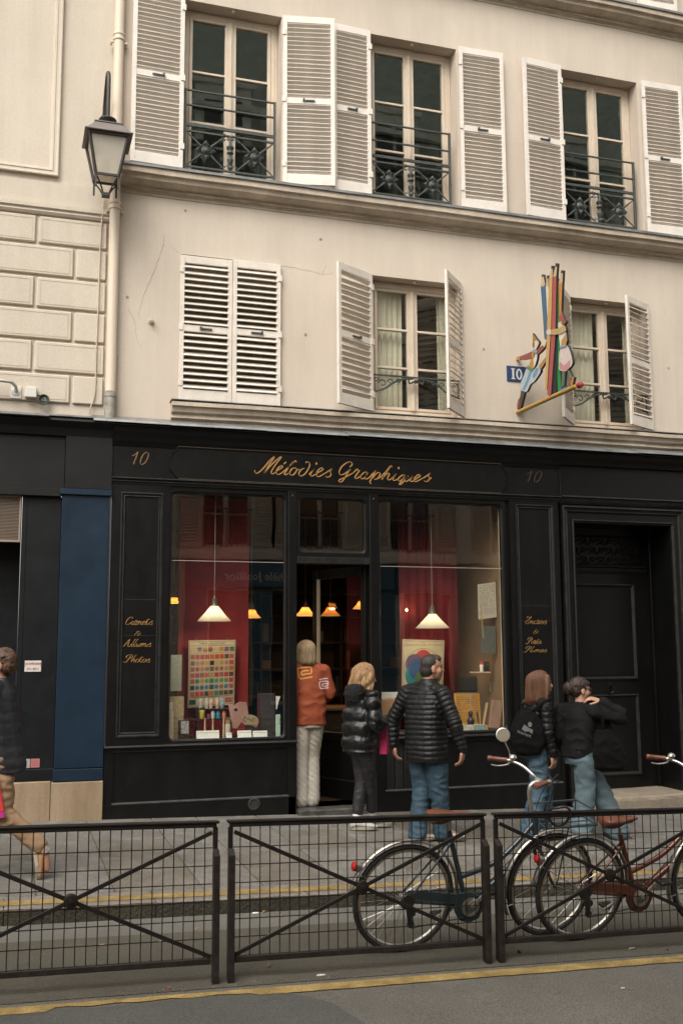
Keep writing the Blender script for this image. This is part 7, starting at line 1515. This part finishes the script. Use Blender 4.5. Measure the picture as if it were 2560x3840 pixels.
cl_ = MB(); loft(cl_, [(p1.w((-.012, .005, 1.505)), .085, .075), (p1.w((-.014, .01, 1.545)), .072, .066)], A); cl_.build('collar', M_ORJ, jk, smooth=True)
M_PT1 = mat('patch_ochre', (.50, .22, .03), .7); M_PT2 = mat('patch_pink', (.52, .36, .34), .7)
def patch(pts, m, w_=7.5):
    mb = MB(); Pp = catmull([(x, y, 0) for x, y in pts], 4)
    from mathutils.bvhtree import BVHTree
    me = jk.data; bv = BVHTree.FromPolygons([v.co.copy() for v in me.vertices], [tuple(p.vertices) for p in me.polygons]); L_ = []
    for i, p in enumerate(Pp):
        t = Pp[min(i+1, len(Pp)-1)]-Pp[max(i-1, 0)]; t.normalize()
        for s_ in (-1, 1):
            d = ray('dr', p.x-t.y*w_*s_, p.y+t.x*w_*s_); hit = bv.ray_cast(CAMP, d.normalized())
            L_.append((hit[0]-d.normalized()*.004) if hit[0] else onY('dr', p.x-t.y*w_*s_, p.y+t.x*w_*s_, .04))
    mb.add(L_, [(2*i, 2*i+2, 2*i+3, 2*i+1) for i in range(len(Pp)-1)]); mb.build('patch', m, jk, smooth=2)
patch([(375, 598), (300, 612), (215, 620), (195, 560), (190, 500), (215, 488), (300, 478), (350, 478), (362, 510), (355, 555), (300, 560), (245, 572), (235, 540), (270, 524), (330, 518)], M_PT1, 9)
patch([(458, 632), (520, 622), (568, 618)], M_PT2, 7); patch([(578, 735), (530, 742), (480, 744), (462, 700), (468, 660), (520, 655), (566, 656), (570, 690), (560, 712), (505, 716), (500, 690), (560, 682)], M_PT2, 7)
M_CRT = mat('cream_crinkle_cotton', (.38, .345, .29), .85, var=.14, vscale=9, bump=.3, bscale=70)
def crinkle(co, no):
    u = co[:, 2]*46+(co[:, 0])*40+nz(co, (8, 8, 8), 2.0)*1.6; r_ = .0042*np.abs(np.sin(u))+.0014*nz(co, (24, 24, 24), 6.0); return r_-.003
p1.trousers(1.02, .165, .115, [.105, .10, .098, .10, .104], M_CRT, crinkle, hem=.035)
M_OXB = mat('oxblood_leather', (.06, .018, .012), .3, var=.2); M_GUM = mat('gum_sole', (.17, .08, .03), .6)
for sd in 'LR': p1.shoe(sd, M_OXB, M_GUM, high=.02)
M_BLON = hairmat('blond_hair', (.13, .082, .04), (.36, .26, .145)); M_BLOND2 = hairmat('caramel_hair', (.12, .058, .026), (.40, .235, .105)); M_AUB = hairmat('auburn_hair', (.062, .026, .013), (.15, .062, .027)); M_BRUN = hairmat('dark_brown_hair', (.016, .010, .008), (.045, .024, .016)); M_MHAIR = hairmat('short_dark_hair', (.014, .011, .010), (.04, .03, .024), .6); M_CURL = hairmat('curly_brown_hair', (.035, .018, .010), (.10, .05, .025))
def h1(mb):
    c = p1.w(J['head'][0]); loft(mb, [(c+Vector((.0, -.01, -.115)), .112, .095), (c+Vector((0, -.012, -.06)), .108, .10), (c+Vector((0, -.012, .02)), .098, .108), (c+Vector((0, -.01, .08)), .085, .10), (c+Vector((0, -.005, .118)), .055, .07), (c+Vector((0, 0, .132)), .02, .03)], R(88), e=2.0)
hair_mesh(p1, h1, M_BLON, strand=.003); strands(p1, M_BLON, 380, .135, .75, .102, .106, .06, .003, 1.2, .0034, -.012, 2)

# --- woman in the glossy puffer coat with a pink bag
gz = pave(3.38, -1.1)
p2 = Person((3.38, -1.06, gz), 'person with wavy blond hair in a glossy black puffer coat looking at a phone'); A = R(42)
J = dict(phi=A, hip=(0, 0, .88), chest=(.0, .01, 1.17), neck=(.015, .02, 1.36), head=((.045, .03, 1.50), R(12), .18), shL=(-.06, .16, 1.30), elL=(.02, .22, 1.05), wrL=(.20, .20, 1.06), shR=(.10, -.12, 1.30), elR=(.13, -.16, 1.03), wrR=(.235, -.085, 1.085), hpL=(-.02, .08, .84), knL=(.0, .08, .47), anL=(-.055, .05, .09), toL=(.07, .06, .035), hpR=(.03, -.08, .84), knR=(.085, .06, .48), anR=(.11, .22, .10), toR=(.23, .25, .05), hdR=((.8, .1, .25), (-.1, .3, .9), .75, .5), hdL=((.8, -.2, .1), (0, 0, 1), .8, .5))
J = rotJ(J, -16); p2.body(J, M_SKIN2, .95, .98)
p2.jacket([(.77, .178, .155, -.02, 0), (.86, .185, .162, -.02, 0), (1.0, .182, .155, -.02, 0), (1.15, .178, .148, -.02, 0), (1.27, .165, .125, -.01, 0), (1.34, .115, .10, 0, 0), (1.38, .08, .08, 0, 0)], [.084, .082, .078, .072, .056], M_NYL, quilt(p2.segs(), .135, .017, .008, 2.0, 16), voxel=.008, name='puffer_coat')
hd_ = MB(); c = p2.w((-.085, -.045, 1.355)); loft(hd_, [(c+Vector((-.01, -.01, -.09)), .085, .055), (c+Vector((-.01, -.0, -.02)), .115, .075), (c+Vector((.0, 0, .05)), .105, .065), (c+Vector((.02, .01, .08)), .07, .04)], R(24))
mobj('fur_hood', remesh(hd_, .008, 3, lambda co, no: .010*nz(co, (55, 55, 55), 8.)+.008*nz(co, (120, 120, 120), 3.)), mat('black_fur', (.0035, .0035, .0035), .9, var=.4, vscale=60, bump=.8, bscale=200), p2.o)
p2.trousers(.92, .15, .12, [.094, .082, .064, .062, .056], mat('black_velour_leggings', (.010, .009, .0108), .6, var=.5, vscale=16, col2=(.025, .022, .027), bump=.1), folds(.003, (12, 12, 14), 4.), name='leggings', hem=-.10)
for sd in 'LR':
    an = p2.w(J['an'+sd]); up_ = (p2.w(J['kn'+sd])-an).normalized(); MB().tube([an-up_*.03, an+up_*.06, an+up_*.125], [.045, .045, .05], 14).build('sock', M_WSOCK, p2.o, smooth=True); p2.shoe(sd, M_WSNK, M_SOLE, L_=.275, w_=.052, hh=.085)
def h2(mb):
    H = p2.HP; ph = R(12)
    ell(mb, H(0, -.022, .045), .092, .108, .098, ph, .18)
    for x, y, z0, z1, r_, wv in ((-.045, -.085, .03, -.20, .046, .008), (0, -.10, .03, -.20, .05, -.008), (.05, -.08, .03, -.21, .046, .010), (.078, -.03, .03, -.22, .038, -.008), (.086, .02, .03, -.245, .032, .010), (.08, .05, .01, -.22, .024, -.008), (-.08, -.02, .03, -.20, .036, .010), (-.086, .04, .0, -.2, .028, .010)):
        pts = [H(x*(1+.05*k)+wv*math.sin(k*2.2), y+wv*math.cos(k*1.9)*.8, z0+(z1-z0)*k/5) for k in range(6)]; limb(mb, pts, [r_, r_, r_*.95, r_*.85, r_*.65, r_*.3], 10, 3)
hair_mesh(p2, h2, M_BLOND2, strand=.006, sc=(48, 48, 12), smooth=2); strands(p2, M_BLOND2, 420, .25, .55, .098, .112, .16, .013, 1.1, .0036, -.03, 5)
ph_ = MB(); wv = p2.w(J['wrR']); ph_.obox(wv+Vector((.115, .01, .055)), Vector((.065, .02, .03)), Vector((-.01, .032, .0)), Vector((-.015, -.005, .0045)).normalized()*.0042); tag(ph_.build('phone', M_BPLAST, None, bevel=.002), 'dark phone held by the person in the puffer coat', 'phone')
BG = tag(empty('paper_bag', p2.w((.24, .04, .62))), 'bright pink paper bag hanging beside the puffer coat', 'bag')
M_PINK = mat('pink_paper', (.50, .022, .115), .5, var=.08); M_GREYP = mat('grey_paper', (.16, .14, .14), .5)
bx = p2.w((.245, .02, .0)); q = MB(); bz0, bz1 = p2.B.z+.745, p2.B.z+1.02; hx, hy = .035, .10
f_ = Vector((.45, .9, 0)).normalized(); r_ = Vector((.9, -.45, 0)); c0 = Vector((bx.x, bx.y, 0))
cor = [c0+r_*(-hx)-f_*hy, c0+r_*hx-f_*hy, c0+r_*hx+f_*hy, c0-r_*hx+f_*hy]
q.add([Vector((p.x, p.y, bz0)) for p in cor]+[Vector((p.x, p.y, bz1)) for p in cor], [(0,1,5,4), (1,2,6,5), (2,3,7,6), (0,3,2,1)]); q.build('bag_body', M_PINK, BG)
q = MB(); q.add([Vector((cor[i].x, cor[i].y, z))-r_*.0015 for i, z in ((3, bz0), (0, bz0), (0, bz1), (3, bz1))], [(0,1,2,3)]); q.build('side_gusset', M_GREYP, BG)
q = MB(); q.tube(catmull([Vector((c0.x, c0.y-.03, bz1)), Vector((c0.x, c0.y-.01, bz1+.07)), Vector((c0.x, c0.y+.03, bz1))], 4), .003, 6); q.build('handle', M_PINK, BG)

# --- man in the quilted jacket
gz = pave(3.83, -1.67)
p3 = Person((3.84, -1.68, gz), 'person with short dark hair in a black quilted jacket and blue jeans'); A = R(58)
J = dict(phi=A, hip=(-.02, 0, .92), chest=(-.03, .0, 1.24), neck=(-.005, .02, 1.47), head=((.04, .03, 1.615), R(22)), shL=(-.205, .10, 1.385), elL=(-.345, .15, 1.12), wrL=(-.345, .15, .88), shR=(.145, -.105, 1.385), elR=(.255, -.16, 1.12), wrR=(.325, -.15, .865), hpL=(-.10, .05, .88), knL=(-.075, .07, .49), anL=(-.12, -.03, .09), toL=(.0, .06, .035), hpR=(.07, -.05, .88), knR=(.09, .0, .50), anR=(.11, .08, .10), toR=(.25, .12, .045), hdL=((.1, .15, -1), (.8, .3, 0), .55, .3), hdR=((-.1, .12, -1), (-.8, .3, -.1), .6, .4))
J = rotJ(J, -26); p3.body(J, M_SKIN, 1.02, 1.06)
p3.jacket([(.745, .212, .172, 0, 0), (.85, .212, .172, 0, 0), (1.0, .208, .168, 0, 0), (1.15, .207, .16, 0, 0), (1.3, .205, .145, 0, 0), (1.39, .185, .12, 0, 0), (1.445, .125, .095, 0, 0), (1.485, .085, .085, .004, 0), (1.52, .078, .082, .012, .005)], [.08, .074, .068, .060, .05], M_NYLM, quilt(p3.segs(), .047, .0062, .003, 3.0, 22), voxel=.0066, smooth=3, name='quilted_jacket')
def jean_f(seed): return folds(.007, (8, 8, 15), seed, .001)
p3.trousers(.96, .165, .128, [.105, .10, .088, .082, .086], M_JEAN, jean_f(5.), hem=.03, name='jeans')
for sd in 'LR': p3.shoe(sd, mat('beige_trainer', (.40, .35, .30), .65, var=.15), M_SOLE, L_=.29, w_=.05)
def h3(mb):
    H = p3.HP; ph = R(22); ell(mb, H(0, -.018, .045), .083, .102, .088, ph); ell(mb, H(0, -.045, -.01), .078, .072, .075, ph); ell(mb, H(0, -.055, -.045), .066, .045, .045, ph); ell(mb, H(0, .04, .085), .06, .045, .04, ph)
hair_mesh(p3, h3, M_MHAIR, strand=.0018, sc=(70, 70, 70), smooth=5)

# --- woman with auburn hair and a black tote
gz = pave(5.08, -1.56)
p4 = Person((5.07, -1.56, gz), 'person with straight auburn hair in a short black jacket carrying a large tote'); A = R(18)
J = dict(phi=A, hip=(-.05, .0, .90), chest=(-.02, .0, 1.16), neck=(.0, .0, 1.33), head=((.045, .0, 1.475), R(6)), shL=(-.06, .17, 1.27), elL=(-.02, .22, 1.0), wrL=(.06, .2, .80), shR=(.045, -.16, 1.27), elR=(.055, -.185, 1.02), wrR=(.105, -.165, .80), hpL=(-.06, .08, .86), knL=(.06, .08, .49), anL=(.03, .10, .09), toL=(.17, .12, .035), hpR=(-.04, -.08, .86), knR=(-.02, -.06, .47), anR=(-.13, -.06, .10), toR=(-.01, -.05, .035), hdR=((.1, .1, -1), (-.6, .7, 0), .6, .4), hdL=((.2, 0, -1), (0, -1, 0), .5, .4))
J = rotJ(J, -16); p4.body(J, M_SKIN2, .94, 1.0)
p4.jacket([(.80, .155, .12, .02, 0), (.87, .155, .122, .01, 0), (1.0, .148, .12, 0, 0), (1.15, .155, .122, 0, 0), (1.25, .152, .11, 0, 0), (1.31, .105, .085, 0, 0), (1.36, .066, .07, 0, 0)], [.07, .066, .062, .056, .046], M_NYLM, quilt(p4.segs(), .06, .006, .006, 4.0, 24), voxel=.0072, smooth=4)
p4.trousers(.93, .16, .125, [.102, .095, .085, .088, .098], M_JEANM, jean_f(7.), hem=.05, name='jeans')
for sd in 'LR': p4.shoe(sd, M_WSNK, M_SOLE)
def h4(mb):
    H = p4.HP; ph = R(6)
    loft(mb, [(H(0, -.065, -.20), .105, .085), (H(0, -.055, -.12), .10, .09), (H(0, -.045, -.04), .096, .092), (H(0, -.03, .03), .092, .10), (H(0, -.02, .085), .08, .092), (H(0, -.012, .12), .05, .065), (H(0, -.01, .135), .02, .03)], ph, e=2.0)
    for sd in (-1, 1): limb(mb, [H(sd*.075, .035, .07), H(sd*.088, .03, -.03), H(sd*.092, .012, -.15)], [.03, .03, .022], 8, 3)
hair_mesh(p4, h4, M_AUB, strand=.003); strands(p4, M_AUB, 400, .205, .95, .098, .102, .10, .004, 1.0, .0033, -.05, 7)
TB = tag(empty('tote_bag', p4.w((-.15, -.1, .8))), 'large black tote with pale printed letters slung behind the auburn-haired person', 'bag')
M_TOTE = mat('black_canvas', (.0035, .0034, .0035), .85, var=.2, vscale=20, bump=.2, bscale=150, spec=.15)
tb = MB(); ct = p4.w((-.185, -.12, 1.0)); ph = R(-35)
for_ = [(.79, .06, .03), (.82, .13, .055), (.92, .17, .075), (1.03, .165, .075), (1.13, .135, .06), (1.22, .07, .035)]
loft(tb, [(Vector((ct.x+.05*(1.0-h)*0, ct.y, p4.B.z+h)), a, b, R(60)) for h, a, b in for_], R(60)); mobj('bag_body', remesh(tb, .009, 4, folds(.007, (8, 8, 10), 9.)), M_TOTE, TB)
MB().tube(catmull([p4.w((-.20, -.14, 1.18)), p4.w((-.07, -.205, 1.29)), p4.w((.045, -.2, 1.345)), p4.w((.06, -.06, 1.33)), p4.w((-.08, .02, 1.25)), p4.w((-.2, -.06, 1.15))], 5), .014, 8).build('strap', M_TOTE, TB, smooth=True)
M_PRN = mat('grey_print', (.085, .083, .08), .7)
from mathutils.bvhtree import BVHTree
bagme = [o for o in bpy.data.objects if o.name.startswith('bag_body') and o.parent == TB][0].data; BV = BVHTree.FromPolygons([v.co.copy() for v in bagme.vertices], [tuple(p.vertices) for p in bagme.polygons])
def onbag(x, y):
    d = ray('br', x, y).normalized(); h = BV.ray_cast(CAMP, d); return (h[0]-d*.005) if h[0] else onY('br', x, y, ct.y-.08)
text_mb('marant', 66, lambda x, y: onbag(278+x*.95*.94-y*.1, 972+x*.34-y), bold=1.6).build('print', M_PRN, TB)
lg = MB(); lg.add([onbag(*p) for p in ((245, 895), (275, 838), (330, 880), (383, 905), (375, 955), (330, 925), (280, 925))], [tuple(range(7))]); lg.add([onbag(345+math.cos(t)*26, 838+math.sin(t)*32) for t in [i*PI/6 for i in range(12)]], [tuple(range(12))]); lg.build('print', M_PRN, TB)

# --- woman with hair tied up, adjusting her bag strap
gz = pave(5.4, -1.84)
p5 = Person((5.40, -1.84, gz), 'person with dark pinned-up hair in a black blazer and light flared jeans'); A = R(40)
J = dict(phi=A, hip=(-.04, 0, .86), chest=(-.02, .0, 1.13), neck=(-.01, .01, 1.29), head=((.0, .02, 1.435), R(15), .1), shL=(-.16, .12, 1.23), elL=(-.19, .15, .98), wrL=(-.10, .22, .82), shR=(.10, -.115, 1.235), elR=(.37, -.09, 1.175), wrR=(.16, -.10, 1.335), hpL=(-.09, .06, .82), knL=(.16, .10, .50), anL=(.33, .13, .12), toL=(.44, .15, .07), hpR=(.0, -.06, .82), knR=(-.0, -.04, .46), anR=(-.07, -.10, .09), toR=(.05, -.04, .035), hdR=((-.9, .05, .25), (-.2, .3, -.9), .7, .5), hdL=((.3, .3, -.9), (.4, -.4, 0), .6, .4))
J = rotJ(J, -18); p5.body(J, M_SKIN2, .93, .98)
p5.jacket([(.795, .165, .132, .0, 0), (.95, .158, .126, .0, 0), (1.06, .16, .122, 0, 0), (1.16, .17, .118, 0, 0), (1.235, .16, .10, 0, 0), (1.28, .10, .08, 0, 0), (1.315, .066, .066, 0, 0)], [.076, .076, .078, .07, .058], M_BLAZ, folds(.011, (7, 7, 9), 6., .001), voxel=.0075, name='blazer', cuff=.16)
fl_ = MB(); c = p5.w((.14, -.09, 1.0)); loft(fl_, [(c+Vector((.06, .0, -.12)), .10, .035, R(70)), (c+Vector((.03, 0, 0)), .11, .05, R(70)), (c+Vector((0, 0, .16)), .09, .06, R(70))], R(70)); mobj('blazer_front', remesh(fl_, .008, 4, folds(.006, (8, 8, 9), 3.)), M_BLAZ, p5.o)
p5.trousers(.87, .15, .118, [.105, .098, .092, .105, .125], M_JEANL, folds(.009, (7, 7, 12), 8., .001), hem=.05, name='flared_jeans')
for sd in 'LR': p5.shoe(sd, mat('tan_shoe', (.30, .16, .10), .5), M_SOLE, pitch=1 if sd == 'L' else None)
def h5(mb):
    H = p5.HP; ph = R(15); ell(mb, H(0, -.02, .045), .083, .102, .086, ph, .1); ell(mb, H(0, -.06, .0), .076, .065, .075, ph); ell(mb, H(.0, -.125, .005), .062, .055, .06, ph); ell(mb, H(.02, -.15, .02), .04, .03, .045, ph); ell(mb, H(0, .05, .07), .05, .03, .03, ph)
    for k in range(7): a = k*.9; limb(mb, [H(.045*math.cos(a), -.135, .005+.045*math.sin(a)), H(.06*math.cos(a+.7), -.15, .005+.06*math.sin(a+.7))], [.016, .006], 6, 2)
hair_mesh(p5, h5, M_BRUN, strand=.005, sc=(45, 45, 30), smooth=2)
gl_ = MB(); H = p5.HP
for sd in (-1, 1): gl_.tube([H(sd*.031+math.cos(t)*.022, .099, .014+math.sin(t)*.016) for t in [i*PI/6 for i in range(12)]], .0028, 5, closed=True); gl_.tube([H(sd*.054, .096, .018), H(sd*.078, .01, .014)], .0028, 5)
gl_.tube([H(-.01, .1, .016), H(.01, .1, .016)], .0025, 5); tag(gl_.build('glasses', M_BPLAST, None, smooth=True), 'dark thin spectacles on the person with pinned-up hair', 'glasses')
SB = tag(empty('shoulder_bag', p5.w((.15, -.18, .7))), 'slouchy black shoulder bag hanging over light flared jeans', 'bag')
sb = MB(); c = p5.w((.17, -.165, 0)); loft(sb, [(Vector((c.x+.02, c.y, p5.B.z+.67)), .10, .03), (Vector((c.x+.02, c.y, p5.B.z+.70)), .155, .055), (Vector((c.x+.01, c.y, p5.B.z+.82)), .165, .07), (Vector((c.x-.01, c.y, p5.B.z+.95)), .13, .06), (Vector((c.x-.04, c.y, p5.B.z+1.06)), .07, .035)], R(75)); mobj('bag_body', remesh(sb, .009, 4, folds(.008, (8, 8, 9), 12.)), M_TOTE, SB)
MB().tube(catmull([p5.w((.13, -.175, 1.04)), p5.w((.10, -.205, 1.18)), p5.w((.075, -.17, 1.315)), p5.w((.06, -.05, 1.30)), p5.w((.08, -.0, 1.1))], 5), .016, 8).build('strap', M_TOTE, SB, smooth=True)

# --- man at the left edge walking out of the picture
gz = pave(-.07, -2.4)
p6 = Person((-.035, -2.4, gz), 'person in a navy quilted jacket and tan trousers striding out at the left edge'); A = R(160)
J = dict(phi=A, hip=(.0, 0, .91), chest=(-.02, .0, 1.24), neck=(-.015, .0, 1.47), head=((-.005, .0, 1.605), R(165)), shL=(-.10, -.18, 1.39), elL=(-.22, -.2, 1.12), wrL=(-.42, -.2, 1.02), shR=(.03, .18, 1.39), elR=(.09, .22, 1.10), wrR=(.02, .24, .88), hpL=(.0, -.08, .87), knL=(.05, -.10, .49), anL=(.36, -.12, .20), toL=(.38, -.12, .065), hpR=(-.02, .08, .87), knR=(-.15, .09, .49), anR=(-.25, .10, .09), toR=(-.38, .11, .035), hdL=((-.4, 0, -1), (-.2, 1, 0), .5, .4), hdR=((-.1, 0, -1), (-.2, -1, 0), .5, .4))
p6.body(J, M_SKIN, 1.05, 1.0)
M_NAVYJ = mat('navy_quilted_nylon', (.010, .0112, .016), .55, var=.2, vscale=10, bump=.1)
p6.jacket([(.785, .18, .20, .0, 0), (.85, .185, .20, .0, 0), (.97, .182, .18, 0, 0), (1.15, .192, .165, 0, 0), (1.3, .188, .14, 0, 0), (1.40, .17, .12, 0, 0), (1.45, .10, .09, 0, 0), (1.49, .075, .08, 0, 0)], [.092, .088, .082, .072, .056], M_NAVYJ, quilt(p6.segs(), .085, .0022, .002, 6.0, 20), voxel=.0075, smooth=4, name='quilted_jacket')
M_TAN = mat('tan_corduroy', (.27, .17, .098), .8, var=.14, vscale=10, bump=.2, bscale=150)
p6.trousers(.94, .17, .135, [.11, .098, .080, .066, .058], M_TAN, folds(.010, (7, 7, 18), 11., .001), hem=-.055)
M_SUED = mat('tan_suede', (.34, .18, .085), .85, var=.2, vscale=25, bump=.2)
for sd in 'LR': p6.shoe(sd, M_SUED, M_SOLE, high=.02, pitch=1 if sd == 'L' else None)
for sd in 'LR': an = p6.w(J['an'+sd]); up_ = (p6.w(J['kn'+sd])-an).normalized(); MB().tube([an-up_*.02, an+up_*.07], [.044, .045], 14).build('sock', mat('grey_sock', (.22, .2, .19), .8), p6.o, smooth=True)
def h6(mb):
    H = p6.HP; ph = R(165); ell(mb, H(0, -.02, .045), .083, .10, .088, ph); ell(mb, H(0, -.05, -.01), .078, .07, .075, ph)
    r2 = random.Random(3)
    for k in range(26): a, b = r2.uniform(0, 2*PI), r2.uniform(-.3, 1.2); ell(mb, H(.078*math.cos(a)*math.cos(b), -.025+.088*math.sin(a)*math.cos(b)*.9, .04+.078*math.sin(b)), .016, .016, .016)
hair_mesh(p6, h6, M_CURL, strand=.006, sc=(35, 35, 35), smooth=2)
scf = MB(); loft(scf, [(p6.w((-.01, 0, 1.445)), .085, .085), (p6.w((-.01, 0, 1.48)), .078, .08), (p6.w((-.008, 0, 1.50)), .07, .072)], A); mobj('collar', remesh(scf, .008, 3, folds(.004)), M_NAVYJ, p6.o)
RB = tag(empty('red_bag', (0, -2.5, 0)), 'bright red bag with a pink base swinging at the left edge', 'bag')
q = MB(); a = [onY('lm', x, y, -2.62) for x, y in ((-60, 1780), (-6, 1905), (30, 2110), (58, 2300), (-60, 2300))]; n = len(a)
q.add(a+[p+Vector((0, .06, 0)) for p in a], [tuple(range(n)), tuple(range(2*n-1, n-1, -1))]+[(i, n+i, n+(i+1) % n, (i+1) % n) for i in range(n)]); q.build('bag_body', mat('coral_red', (.55, .03, .035), .5), RB, bevel=.004)
q = MB(); a = [onY('lm', x, y, -2.625) for x, y in ((-60, 2302), (59, 2302), (62, 2372), (-60, 2380))]; q.add(a+[p+Vector((0, .07, 0)) for p in a], [(0,1,2,3), (7,6,5,4), (0,4,5,1), (1,5,6,2), (2,6,7,3), (3,7,4,0)]); q.build('bag_base', mat('magenta_base', (.36, .025, .20), .5), RB)
